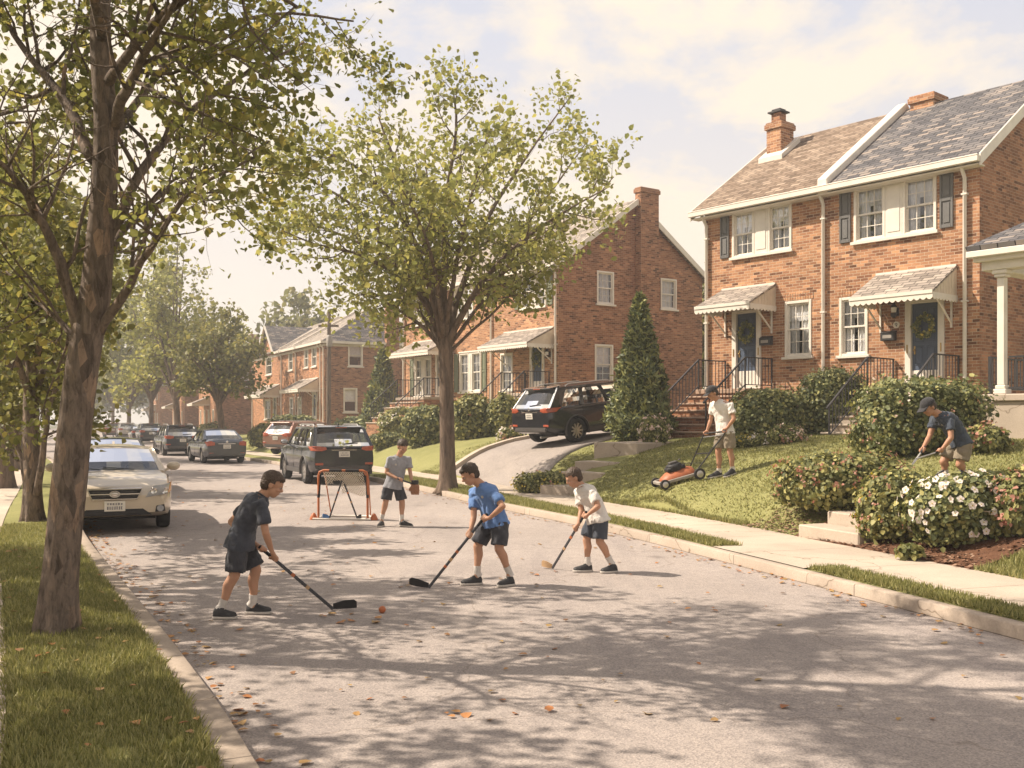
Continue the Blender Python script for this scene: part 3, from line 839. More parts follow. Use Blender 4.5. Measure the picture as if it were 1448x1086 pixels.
def chimney(parent, x0, x1, y0, y1, z0, z1, mat='brick_side', pot=False, apex=None):
    c = MB(); c.box(x0, x1, y0, y1, z0, z1-.22); c.box(x0-.05, x1+.05, y0-.05, y1+.05, z1-.218, z1-.06); c.box(x0-.02, x1+.02, y0-.02, y1+.02, z1-.058, z1)
    ch = c.build('chimney', M[mat], parent, bevel=.01)
    if pot:
        p = MB(); cx, cy = (x0+x1)/2-.05, (y0+y1)/2
        p.box(cx-.16, cx+.16, cy-.16, cy+.16, z1+.002, z1+.32); p.build('flue', M['brick_side'], ch, bevel=.01)
        q = MB(); q.box(cx-.24, cx+.24, cy-.24, cy+.24, z1+.325, z1+.37); q.prism([(cx-.15, cy-.15, z1+.372), (cx+.15, cy-.15, z1+.372), (cx+.15, cy+.15, z1+.372), (cx-.15, cy+.15, z1+.372)], (0, 0, .07))
        q.build('cap', M['iron'], ch)
    return ch

def mailbox(parent, x, z):
    m = MB(); m.box(x-.19, x+.19, -.14, -.003, z-.11, z+.08); m.prism([(x-.2, -.16, z+.082), (x-.2, -.003, z+.15), (x-.2, -.003, z+.082)], (.4, 0, 0))
    b = m.build('mailbox', M['iron'], parent, bevel=.012)
    p = MB(); p.box(x-.12, x+.12, -.146, -.142, z-.05, z+.03); p.build('plate', M['rail_light'], b)
    return b
def lantern(parent, x, z):
    m = MB(); m.box(x-.05, x+.05, -.03, -.003, z-.1, z+.1); m.tube([(x, -.02, z+.05), (x, -.12, z+.16), (x, -.17, z+.1)], .012)
    m.lathe([(.03, 0), (.075, .02), (.085, .1)], (x, -.17, z-.14), 'z', 8); m.lathe([(.1, 0), (.03, .09), (.012, .12)], (x, -.17, z+.1), 'z', 8); m.lathe([(.015, 0), (.05, .03)], (x, -.17, z-.17), 'z', 8)
    l = m.build('wall_lantern', M['iron'], parent, smooth=30)
    g = MB(); g.lathe([(.06, 0), (.07, .12)], (x, -.17, z-.02), 'z', 8); g.build('lamp_glass', M['curtain'], l)
    return l

def roof_slab(mb, x0, x1, y0, z0, y1, z1, th=.13, mi=0):
    """one sloping plane from eave (y0, z0) to ridge (y1, z1)"""
    mb.prism([(x0, y0, z0), (x0, y1, z1), (x0, y1, z1-th), (x0, y0, z0-th)], (x1-x0, 0, 0), mi)

def rowhouse(name, origin, rotz, W, D, zg, ze, ridge_y, zr, label, cat, brick='brick', side='brick_side', front_ops=(), side_ops=(), group=None):
    root = empty(name, (origin[0], origin[1], 0), rotz)
    tag(root, label, cat, group)
    w = MB(); wall_face(w, 0, W, zg, ze, list(front_ops))
    w.build('wall', M[brick], root, recalc=False)
    # right gable end
    tfR = lambda p: (W-p[1], p[0], p[2])
    s = MB(); wall_face(s, 0, D, zg, ze, list(side_ops), tf=tfR)
    s.poly([tfR(p) for p in [(0, 0, ze), (D, 0, ze), (ridge_y, 0, zr)]])
    s.poly([(W, D, zg), (0, D, zg), (0, D, ze), (W, D, ze)]); s.poly([(0, D, zg), (0, 0, zg), (0, 0, ze), (0, ridge_y, zr), (0, D, ze)])
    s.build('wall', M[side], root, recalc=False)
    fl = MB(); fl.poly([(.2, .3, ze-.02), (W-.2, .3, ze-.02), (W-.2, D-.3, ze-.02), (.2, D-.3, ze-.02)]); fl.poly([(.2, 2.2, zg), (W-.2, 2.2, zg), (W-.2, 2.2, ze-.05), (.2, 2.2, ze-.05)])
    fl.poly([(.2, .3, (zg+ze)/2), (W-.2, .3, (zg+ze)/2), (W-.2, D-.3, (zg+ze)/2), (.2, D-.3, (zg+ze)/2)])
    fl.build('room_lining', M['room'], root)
    return root
SIDE = lambda W: Matrix(((0, -1, 0, W), (1, 0, 0, 0), (0, 0, 1, 0), (0, 0, 0, 1)))
I4 = Matrix.Identity(4)

def rake_board(parent, x0, x1, ya, za, yb, zb, h=.24):
    b = MB(); b.prism([(x0, ya, za), (x0, yb, zb), (x0, yb, zb-h), (x0, ya, za-h)], (x1-x0, 0, 0))
    return b.build('rake_board', M['trim'], parent, bevel=.01)

# ---- the near pair of brick houses on the right
DUP_O = (5.74, 29.79); DUP_R = R(-50)
W, D, EZ, RY, RZ = 8.12, 7.4, 8.0, 3.7, 10.62
ops = [(.97, 2.98, 6.5, 7.82), (4.86, 7.08, 6.42, 7.82), (2.76, 3.6, 3.55, 5.07), (4.44, 5.26, 3.5, 5.02), (.98, 1.98, 2.7, 4.96), (6.28, 7.28, 2.52, 4.78)]
dup = rowhouse('brick_house', DUP_O, DUP_R, W, D, .6, EZ, RY, RZ-.1, 'two-storey red brick semi-detached pair with half tan, half slate roof, nearest house', 'house', front_ops=ops)
def twin_window(parent, a, b, lo, hi, lw, gap, tf=I4, drape=1, cols=3):
    """two sashes in one white surround with a panel between"""
    window(parent, a, a+lw, lo, hi, tf, cols, drape, True, False); window(parent, b-lw, b, lo, hi, tf, cols, drape, True, False)
    m = MB(); p, q = a+lw+.003, b-lw-.003
    m.box(p, q, -.02, .12, lo, hi); m.box(p+.06, q-.06, -.034, -.021, lo+.12, hi-.12)
    m.box(a-.06, b+.06, -.09, -.03, lo-.08, lo-.002); m.box(a-.04, b+.04, -.05, -.026, hi+.002, hi+.07)
    o = m.build('window_mullion', M['trim'], parent, bevel=.008); o.matrix_local = tf
twin_window(dup, .97, 2.98, 6.5, 7.82, .78, .4)
twin_window(dup, 4.86, 7.08, 6.42, 7.82, .88, .4)
window(dup, 2.76, 3.6, 3.55, 5.07, I4, 3); window(dup, 4.44, 5.26, 3.5, 5.02, I4, 3)
for a, b, lo, hi in ((.56, .87, 6.52, 7.8), (4.46, 4.78, 6.44, 7.8), (7.17, 7.5, 6.44, 7.8)): shutter(dup, a, b, lo, hi)
door(dup, 1.14, 1.82, 2.7, 4.86, handle_left=True); door(dup, 6.44, 7.12, 2.52, 4.68, handle_left=True)
awning(dup, .62, 2.46, 5.56, 4.98, 1.2, 'shingle_grey'); awning(dup, 5.5, 7.58, 5.46, 4.78, 1.2, 'shingle_grey')
for x in (.08, 4.0, 7.8): gutter_pipe(dup, x, 1.5 if x < 5 else 1.4, 7.86)
mailbox(dup, 2.18, 4.02); mailbox(dup, 5.86, 3.92)
lantern(dup, 6.06, 4.52)
# soldier courses over the ground-floor windows
for a, b, z in ((2.7, 3.66, 5.08), (4.38, 5.32, 5.03)):
    sc = MB(); n = 12
    for i in range(n):
        x = a+(b-a)*i/n; sc.box(x+.004, x+(b-a)/n-.004, -.014, .02, z+.002, z+.2)
    sc.build('lintel', M['brick'], dup, bevel=.004)
dm = MB(); dm.lathe([(.075, 0), (.075, .018), (.06, .022)], (0, 0, 0), 'y', 24); 
dsk = MB(); dsk.lathe([(.085, -.02), (.085, -.004)], (6.04, 0, 4.2), 'y', 24); o = dsk.build('number_plate', M['trim'], dup, smooth=40)
nm = MB(); nm.tube([(6.04+.026*math.cos(t), -.024, 4.215+.026*math.sin(t)) for t in np.linspace(0, 6.2, 14)], .007, 6); nm.tube([(6.066, -.024, 4.215), (6.06, -.024, 4.18), (6.04, -.024, 4.155)], .007, 6)
nm.build('numeral', M['iron'], o)
# roofs: tan left, slate right, with the white party upstand between
fy, fz = -.34, EZ-.06
sl = (RZ-EZ)/RY
for (a, b, mat) in ((-.28, 4.0, 'shingle_tan'), (4.3, W+.14, 'shingle_slate')):
    r = MB(); z_e = EZ+.12-.34*sl*.6
    roof_slab(r, a, b, fy, z_e, RY, RZ+.12, .13); roof_slab(r, a, b, D+.3, z_e, RY+.002, RZ+.12, .13)
    r.build('roof', M[mat], dup)
pu = MB()
for (ya, za, yb, zb) in ((fy-.02, EZ+.30-.34*sl*.6, RY, RZ+.32), (D+.3, EZ+.30-.34*sl*.6, RY+.002, RZ+.32)):
    pu.prism([(4.003, ya, za), (4.003, yb, zb), (4.003, yb, zb-.4), (4.003, ya, za-.4)], (.294, 0, 0))
pu.build('party_parapet', M['trim'], dup, bevel=.02)
z_e = EZ+.12-.34*sl*.6
for x0, x1 in ((-.33, -.283), (W+.143, W+.19)):
    rake_board(dup, x0, x1, fy, z_e+.02, RY, RZ+.14, .3); rake_board(dup, x0, x1, D+.3, z_e+.02, RY+.002, RZ+.14, .3)
gt = MB(); gt.box(-.3, W+.17, fy-.12, fy-.004, z_e-.18, z_e-.03); gt.box(-.27, W+.13, fy, -.004, z_e-.24, z_e-.2); gt.box(-.02, W+.02, -.03, -.003, EZ-.19, EZ-.06); gt.box(-.3, W+.17, fy-.13, fy-.1, z_e-.05, z_e-.015)
gt.build('gutter', M['trim'], dup, bevel=.012)
ch = chimney(dup, .38, .92, 2.45, 3.1, 9.4, 10.98, 'brick', True)
fl = MB(); fl.prism([(.25, 2.22, EZ+.14+2.22*sl), (.25, 3.18, EZ+.14+3.18*sl), (.25, 3.18, EZ+.30+3.18*sl), (.25, 2.22, EZ+.30+2.22*sl)], (.85, 0, 0)); fl.build('flashing', M['trim'], ch)
chimney(dup, 4.5, 5.2, 3.5, 4.3, 10.2, 11.0, 'brick')

# ---- front steps with iron railings
def stoop(name, origin, rotz, x0, x1, z, zground, n, label, tread=.28, land=1.3, mat='stair', side='brick', rails=(True, True)):
    root = empty(name, (origin[0], origin[1], 0), rotz); tag(root, label, 'front steps')
    l = MB(); l.box(x0-.02, x1+.02, -land, -.02, z-.13, z); 
    hh = (z-zground)/n
    for i in range(1, n):
        zi = z-hh*i; yf = -land-tread*i
        l.box(x0-.05-.05*i, x1+.05+.0*i, yf-.03, yf+tread-.004, zi-.055, zi)
    l.build('tread', M[mat], root, bevel=.015)
    b = MB(); b.box(x0+.02, x1-.02, -land+.04, -.03, zground-.6, z-.132)
    for i in range(1, n):
        zi = z-hh*i; yf = -land-tread*i
        b.box(x0-.02-.05*i, x1+.02, yf+.012, yf+tread+.03, zground-.5, zi-.057)
    b.build('riser', M[side], root)
    for xr, on in ((x0+.06, rails[0]), (x1-.06, rails[1])):
        if not on: continue
        r = MB(); H = .84; yl = -land+.05; yb = -land-tread*(n-1)+.08; zb = zground+hh
        post = lambda y, zz, h, t=.035: r.box(xr-t/2, xr+t/2, y-t/2, y+t/2, zz, zz+h)
        post(-.05, z, H); post(yl, z, H+.02); post(yb, zb, H*.92)
        r.bar((xr, -.03, z+H), (xr, yl, z+H), .045, .03); r.bar((xr, -.03, z+.1), (xr, yl, z+.1), .025, .025)
        r.bar((xr, yl, z+H), (xr, yb-.06, zb+H*.92), .045, .035); r.bar((xr, yl, z+.1), (xr, yb, zb+.12), .025, .025)
        r.ball((xr, yb-.08, zb+H*.92-.02), .035, 8, 6)
        for i in range(1, 8):
            y = -.05+(yl+.05)*i/8; r.box(xr-.008, xr+.008, y-.008, y+.008, z+.1, z+H)
        k = int(abs(yb-yl)/.13)
        for i in range(1, k):
            t = i/k; y = yl+(yb-yl)*t; za = z+.1+(zb+.12-z-.1)*t; zt = z+H+(zb+H*.92-z-H)*t; r.box(xr-.008, xr+.008, y-.008, y+.008, za, zt)
        r.build('railing', M['iron'], root)
    return root
stoop('front_steps', DUP_O, DUP_R, .7, 2.42, 2.68, 1.33, 7, 'brick front steps with black railings climbing to the left-hand blue door', side='brick_side')
stoop('front_steps', DUP_O, DUP_R, 5.92, 7.7, 2.5, 1.15, 7, 'pale stone front steps with black railings half behind the big hedge', mat='concrete_plain', side='concrete_plain')

# ---- porch of the next house at the right edge
porch = empty('porch', (8.95, 19.0, 0), R(-50)); tag(porch, 'pale stone porch with white column and slate roof at right edge', 'porch')
b = MB(); b.box(0, 4.2, 0, 2.6, .4, 2.16); b.build('wall', M['concrete_plain'], porch, bevel=.01)
b = MB(); b.box(-.06, 4.26, -.06, 2.66, 2.162, 2.3); b.build('coping', M['concrete_plain'], porch, bevel=.02)
def porch_column(x, y):
    b = MB(); b.box(x-.12, x+.12, y-.12, y+.12, 2.302, 2.4); b.box(x-.095, x+.095, y-.095, y+.095, 2.402, 2.47)
    b.box(x-.07, x+.07, y-.07, y+.07, 2.472, 4.5); b.box(x-.11, x+.11, y-.11, y+.11, 4.502, 4.56); b.box(x-.14, x+.14, y-.14, y+.14, 4.562, 4.64)
    b.build('column', M['trim'], porch, bevel=.012)
porch_column(.22, .2); porch_column(3.9, .2)
b = MB(); b.box(-.1, 4.4, .04, .36, 4.642, 4.86); b.box(-.1, .2, .362, 2.6, 4.642, 4.86); b.box(-.2, 4.5, -.1, .03, 4.8, 4.96); b.box(-.28, 4.5, -.22, -.102, 4.88, 5.0)
b.build('beam', M['trim'], porch, bevel=.012)
b = MB(); b.prism([(-.26, -.2, 5.003), (4.6, -.2, 5.003), (4.6, 2.6, 6.25), (1.0, 2.6, 6.25)], (0, -.04, .09)); b.prism([(-.26, -.2, 5.003), (1.0, 2.6, 6.25), (-.26, 2.6, 5.003)], (-.04, 0, .09))
b.build('roof', M['shingle_slate'], porch)
b = MB()
b.box(.0, .05, .1, .15, 2.302, 3.02)
for (p, q) in (((.02, .12), (.02, 2.5)), ((.34, .2), (3.8, .2))):
    for z in (2.42, 3.0): b.bar((*p, z), (*q, z), .045, .035)
    n = int(math.dist(p, q)/.13)
    for i in range(1, n):
        t = i/n; x = p[0]+(q[0]-p[0])*t; y = p[1]+(q[1]-p[1])*t; b.box(x-.009, x+.009, y-.009, y+.009, 2.42, 3.0)
b.build('railing', M['iron'], porch)

# ---- the middle brick house
MID_O = (-5.30, 49.16); MID_R = R(-55); W, D, EZ, RY, RZ = 12.4, 7.83, 7.95, 3.9, 10.75
ops = [(9.93, 11.58, 6.35, 7.72), (.9, 2.3, 6.3, 7.7), (4.7, 6.3, 6.3, 7.7), (10.5, 11.5, 2.9, 5.02), (8.4, 9.3, 3.05, 4.62), (5.17, 6.9, 3.08, 4.8), (1.14, 2.68, 2.98, 4.78), (3.1, 4.0, 2.9, 5.0)]
sops = [(1.92, 2.81, 6.48, 7.8), (5.38, 6.3, 6.5, 7.78), (1.81, 2.77, 3.28, 4.86)]
mid = rowhouse('brick_house', MID_O, MID_R, W, D, .5, EZ, RY, RZ-.1, 'brick terrace house behind the leafy street tree, tall chimney on its windowed gable end', 'house', front_ops=ops, side_ops=sops)
for i, (a, b, lo, hi) in enumerate(ops):
    if i in (3, 7): continue
    if b-a > 1.2: twin_window(mid, a, b, lo, hi, (b-a)*.44, .1, I4, 1, 2)
    else: window(mid, a, b, lo, hi, I4, 2)
for a, b, lo, hi in sops: window(mid, a, b, lo, hi, SIDE(W), 3 if lo > 5 else 2, 3 if lo > 5 else 2)
for a, b, lo, hi in ((9.48, 9.86, 6.35, 7.72), (11.66, 12.04, 6.35, 7.72), (7.0, 7.35, 3.08, 4.8), (4.75, 5.1, 3.08, 4.8), (.7, 1.05, 2.98, 4.78)): shutter(mid, a, b, lo, hi, 'shutter_green')
door(mid, 10.68, 11.34, 2.9, 4.92, handle_left=True); door(mid, 3.26, 3.86, 2.9, 4.92)
awning(mid, 8.7, 12.1, 5.42, 4.78, 1.3, 'shingle_grey'); awning(mid, 1.0, 4.6, 5.5, 4.9, 1.3, 'shingle_grey')
lantern(mid, 11.86, 4.4)
for x in (.1, 7.78, 12.27): gutter_pipe(mid, x, 1.7, 7.84)
sl = (RZ-EZ)/RY; z_e = EZ+.1-.3*sl*.6
r = MB(); roof_slab(r, -.2, W+.2, -.3, z_e, RY, RZ+.1, .13); roof_slab(r, -.2, W+.2, D+.3, z_e, RY+.002, RZ+.1, .13); r.build('roof', M['shingle_grey'], mid)
rake_board(mid, W+.203, W+.25, -.3, z_e+.02, RY, RZ+.12, .26); rake_board(mid, W+.203, W+.25, D+.3, z_e+.02, RY+.002, RZ+.12, .26)
rake_board(mid, -.25, -.203, -.3, z_e+.02, RY, RZ+.12, .26)
g = MB(); g.box(-.2, W+.22, -.42, -.304, z_e-.17, z_e-.02); g.box(-.15, W+.15, -.3, -.004, z_e-.22, z_e-.18); g.box(-.02, W+.01, -.03, -.003, EZ-.24, EZ-.1)
g.build('gutter', M['trim'], mid, bevel=.012)
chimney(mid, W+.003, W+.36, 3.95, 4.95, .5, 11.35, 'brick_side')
stoop('front_steps', MID_O, MID_R, 10.2, 11.9, 2.88, 1.5, 6, 'concrete front steps under the middle house right-hand awning', mat='concrete_plain', side='concrete_plain')
stoop('front_steps', MID_O, MID_R, 1.6, 4.2, 2.88, 1.5, 6, 'railed front steps beside the middle house left downspout', mat='concrete_plain', side='brick_side')

# ---- the third house, hipped roof and front gable
FAR_R = R(-62.5); L0 = Vector((-18.476, 75.305)); fx = Vector((math.cos(FAR_R), math.sin(FAR_R)))
FAR_O = L0-fx*4.0; W, D, EZ, RY, RZ = 19.0, 8.4, 6.72, 4.1, 9.25
S = 4.0
ops = [(12.2+S, 13.3+S, 5.25, 6.52), (10.5+S, 11.45+S, 5.25, 6.52), (6.6+S, 7.7+S, 5.25, 6.55), (.2+S, 2.0+S, 5.2, 6.6), (12.45+S, 13.35+S, 1.7, 3.55), (8.9+S, 9.9+S, 1.9, 3.4), (6.9+S, 7.8+S, 1.9, 3.4), (2.4+S, 3.4+S, 1.7, 3.5), (-.2+S, 1.6+S, 1.9, 3.4)]
sops = [(1.5, 2.46, 5.2, 6.6), (1.2, 2.1, 2.33, 3.85)]
far = rowhouse('brick_house', FAR_O, FAR_R, W, D, .2, EZ, RY, EZ+.02, 'distant brick terrace with hipped slate roof and small front gable, behind the grey cars', 'house', brick='brick_far', side='brick_side', front_ops=ops, side_ops=sops)
for i, (a, b, lo, hi) in enumerate(ops):
    if i in (4, 7): continue
    window(far, a, b, lo, hi, I4, 2, 1, False)
for a, b, lo, hi in sops: window(far, a, b, lo, hi, SIDE(W), 2, 2, False)
door(far, 12.6+S, 13.2+S, 1.7, 3.45); door(far, 2.6+S, 3.2+S, 1.7, 3.45)
awning(far, 9.3+S, 13.7+S, 4.45, 3.75, 1.3, 'shingle_grey', detail=False); awning(far, -.6+S, 4.2+S, 4.35, 3.6, 1.4, 'shingle_grey', detail=False)
for x in (.1, 4.9+S, 8.6+S, 14.25+S, 18.9): gutter_pipe(far, x, 1, 6.6)
r = MB(); o_ = .25; hp = 3.2
A = [(-o_, -o_, EZ), (W+o_, -o_, EZ), (W+o_, D+o_, EZ), (-o_, D+o_, EZ)]; T = [(0, RY, RZ), (W-hp, RY, RZ)]
r.add([*A, *T], [(0, 1, 5, 4), (2, 3, 4, 5), (3, 0, 4), (3, 2, 1, 0)]); r.build('roof', M['shingle_grey'], far)
r = MB(); r.poly([(W+o_, -o_, EZ), (W+o_, D+o_, EZ), (W-hp, RY, RZ)]); r.build('roof', M['shingle_slate'], far)
# front gable
gx0, gx1, gz = -1.0+S, 3.5+S, 8.7
gm = (gx0+gx1)/2
b = MB(); b.poly([(gx0+.2, -.03, EZ-.1), (gx1-.2, -.03, EZ-.1), (gm, -.03, gz-.18)]); b.build('gable_wall', M['brick_far'], far)
r = MB()
for x, s in ((gx0, 1), (gx1, -1)):
    r.prism([(x, -.3, EZ), (gm, -.3, gz), (gm, 3.3, gz), (x, .2, EZ)], (0, 0, .1))
r.build('gable_roof', M['shingle_slate'], far)
for x in (gx0, gx1):
    b = MB(); b.bar((x, -.33, EZ+.02), (gm, -.33, gz+.04), .05, .2, up=(0, 1, 0)); b.build('rake_board', M['trim'], far)
g = MB(); g.box(gx1, W+o_, -.36, -.253, EZ-.15, EZ-.0); g.box(W+o_+.003, W+o_+.1, -.36, D+o_, EZ-.15, EZ); g.box(-.02, W+.05, -.03, -.004, EZ-.3, EZ-.16); g.box(W+.004, W+.03, 0, D, EZ-.3, EZ-.16)
g.build('gutter', M['trim'], far)
chimney(far, W+.003, W+.4, 3.9, 4.75, .2, 9.3, 'brick_side')
for y in (5.4,):
    r = MB(); r.bar((5.0+S, -.2, EZ+.15), (5.0+S, RY, RZ+.08), .16, .12); r.bar((8.7+S, -.2, EZ+.15), (8.7+S, RY, RZ+.08), .16, .12); r.build('party_parapet', M['white'], far)

# ---- more houses down the street
def far_house(x, y, rotz, W, D, ez, rz, label, brick):
    ops = []
    n = int(W/3.2)
    for i in range(n):
        a = .9+i*(W-1.2)/n; ops += [(a, a+1.0, ez-1.7, ez-.35), (a, a+1.0, 1.4, 2.8)]
    root = rowhouse('brick_house', (x, y), rotz, W, D, -.2, ez, D/2, ez+.02, label, 'house', brick=brick, front_ops=ops, side_ops=[(1.6, 2.6, ez-1.7, ez-.4)])
    for a, b, lo, hi in ops: window(root, a, b, lo, hi, I4, 2, 1, False)
    window(root, 1.6, 2.6, ez-1.7, ez-.4, SIDE(W), 2, 2, False)
    r = MB(); o = .3
    A = [(-o, -o, ez), (W+o, -o, ez), (W+o, D+o, ez), (-o, D+o, ez)]; T = [(D*.4, D/2, rz), (W-D*.4, D/2, rz)]
    r.add([*A, *T], [(0, 1, 5, 4), (2, 3, 4, 5), (1, 2, 5), (3, 0, 4), (3, 2, 1, 0)]); r.build('roof', M['shingle_grey'], root)
    awning(root, W*.3, W*.62, 3.9, 3.3, 1.5, 'shingle_grey', detail=False)
    g = MB(); g.box(-o, W+o, -o-.1, -o-.003, ez-.14, ez); g.build('gutter', M['trim'], root)
    chimney(root, W*.7, W*.7+.8, D*.4, D*.4+.8, ez+1, rz+.7, 'brick_side')
    return root
far_house(-30.2, 97, R(-66), 13, 8, 6.4, 8.8, 'hazy brick house with white awning beyond the third house', 'brick_far')
far_house(-39.5, 117, R(-66), 13, 8, 6.3, 8.7, 'hazier brick house glimpsed between street trees', 'brick_far')
far_house(-51, 142, R(-66), 14, 8, 6.3, 8.7, 'faint brick house at the far end of the row', 'brick_far')
# ---------------------------------------------------------------- vegetation
def unit(a): return a/np.maximum(np.linalg.norm(a, axis=-1, keepdims=True), 1e-9)
LEAF = np.array([(0, 0, 0), (.40, .28, .07), (.30, .66, .05), (0, 1, -.06), (-.30, .66, .05), (-.40, .28, .07)])
LEAF_Q = np.array([(0, 1, 2, 3), (0, 3, 4, 5)])
NEEDLE = np.array([(0, 0, 0), (.16, .35, .03), (.10, .75, .02), (0, 1, 0), (-.10, .75, .02), (-.16, .35, .03)])
def leaf_arrays(pos, size, g, out=None, up=0.5, shape=LEAF, dirn=None, dirw=1.0):
    """one small folded leaf at every position; out biases the way its face looks"""
    n = len(pos)
    nrm = g.normal(size=(n, 3)); nrm[:, 2] += up
    if out is not None: nrm = unit(nrm)*.75+out
    nrm = unit(nrm)
    d = g.normal(size=(n, 3)); d[:, 2] -= .25
    if dirn is not None: d = unit(d)*.6+dirn*dirw
    d = unit(d-(d*nrm).sum(1, keepdims=True)*nrm)
    s = np.cross(d, nrm)
    sz = np.broadcast_to(size, (n,))*np.clip(g.normal(.95, .26, n), .4, 1.6)
    v = (s[:, None]*shape[None, :, :1]+d[:, None]*shape[None, :, 1:2]+nrm[:, None]*shape[None, :, 2:3])*sz[:, None, None]+pos[:, None]
    q = (LEAF_Q[None]+np.arange(n)[:, None, None]*6).reshape(-1, 4)
    return v.reshape(-1, 3), q

def lumpy(dirs, seed, f=2.2, a=.16):
    return np.array([1+a*noise.noise(Vector(d)*f+Vector((seed*3.1, seed, 0)))+a*.5*noise.noise(Vector(d)*f*2.6+Vector((0, seed, 7))) for d in dirs])

def rand_dirs(n, g, zmin=-.5):
    d = unit(g.normal(size=(int(n*2.2)+20, 3))); return d[d[:, 2] > zmin][:n]

def bush(name, cat, label, base, rx, ry, h, nleaf, lsize, mat, seed, boxy=0.0, flowers=None, group=None, rotz=0.0, shape=LEAF):
    """dense shrub: leaves through the outer half of a lumpy volume, twigs and a leafy core inside"""
    g = np.random.default_rng(seed)
    root = empty(name, base, rotz); tag(root, label, cat, group)
    R3 = np.array([rx, ry, h*.55]); cz = h*.47
    def surf(d, k=1.0):
        if boxy:
            p = 2+boxy*6; d = d/((np.abs(d)**p).sum(1, keepdims=True)**(1/p))
        return d*R3
    d = rand_dirs(nleaf, g, -.75); lp = lumpy(d, seed)
    rr = 1-np.abs(g.normal(0, .12, len(d))); rr = np.where(g.random(len(d)) < .08, g.uniform(1.0, 1.12, len(d)), rr)
    pos = surf(d)*(lp*rr)[:, None]; pos[:, 2] += cz
    keep = pos[:, 2] > .02; pos, d = pos[keep], d[keep]
    v, q = leaf_arrays(pos, lsize, g, unit(d/R3), .35, shape)
    np_mesh('foliage', v, q, mat, root)
    # leafy core
    n_u, n_v = 20, 11; V = []; F = []
    for i in range(n_v+1):
        t = math.pi*i/n_v
        for k in range(n_u):
            a = 2*math.pi*k/n_u; V.append((math.sin(t)*math.cos(a), math.sin(t)*math.sin(a), -math.cos(t)))
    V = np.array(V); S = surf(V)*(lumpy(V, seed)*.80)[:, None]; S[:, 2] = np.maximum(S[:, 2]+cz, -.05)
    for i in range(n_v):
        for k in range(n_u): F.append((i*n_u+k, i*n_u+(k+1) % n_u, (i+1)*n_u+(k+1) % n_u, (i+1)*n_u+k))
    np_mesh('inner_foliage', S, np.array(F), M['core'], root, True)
    tw = MB()
    for k in range(7):
        a = g.uniform(0, 6.28); e = Vector((rx*.7*math.cos(a), ry*.7*math.sin(a), h*g.uniform(.6, .9)))
        tw.tube([(0, 0, -.05), e*.5+Vector((0, 0, .02)), e], [.02, .013, .006], 5)
    tw.build('stem', M['bark_grey'], root)
    for (fmat, count, fs, mode) in (flowers or []):
        fd = rand_dirs(count if mode == 'tip' else count*3, g, -.45)
        if mode != 'tip': fd = fd[fd[:, 1] < .25][:count]
        fl = lumpy(fd, seed)
        fp = surf(fd)*(fl*g.uniform(1.03, 1.11, len(fd)))[:, None]; fp[:, 2] += cz
        if mode == 'tip':
            m = 4; fp = np.repeat(fp, m, 0)+g.normal(0, fs*.5, (len(fp)*m, 3)); fd = np.repeat(fd, m, 0)
            v, q = leaf_arrays(fp, fs, g, unit(fd), .3); np_mesh('blossom', v, q, M[fmat], root)
        else:
            first = None
            for p, dd in zip(fp, fd):
                if first is None:
                    pp = []; 
                    b = MB()
                    for k in range(5):
                        a = 2*math.pi*k/5; c, s_ = math.cos(a), math.sin(a)
                        P_ = [(0, 0, 0), (.45, .32, .08), (.36, .78, .10), (0, 1, .04), (-.36, .78, .10), (-.45, .32, .08)]
                        pts = [((x*c-y*s_)*fs, (x*s_+y*c)*fs, z*fs) for x, y, z in P_]; b.add(pts, [(0, 1, 2, 3), (0, 3, 4, 5)], 0)
                    b.lathe([(fs*.16, 0), (fs*.16, fs*.1), (fs*.02, fs*.16)], (0, 0, .002), 'z', 6, 1)
                    first = b.build('flower', [M[fmat], M['petal_yellow']], root); o = first
                else:
                    o = first.copy(); C.objects.link(o)
                o.location = p; o.scale = (g.uniform(.75, 1.15),)*3
                o.rotation_mode = 'QUATERNION'
                o.rotation_quaternion = (Vector(dd)+Vector(g.normal(0, .35, 3))).normalized().to_track_quat('Z', 'Y')
    return root
M['core'] = ground_mat('leafy_core', [(0.055, 0.063, 0.024), (0.09, 0.099, 0.034), (0.14, 0.142, 0.05)], 5.0, 40.0, 1.0)

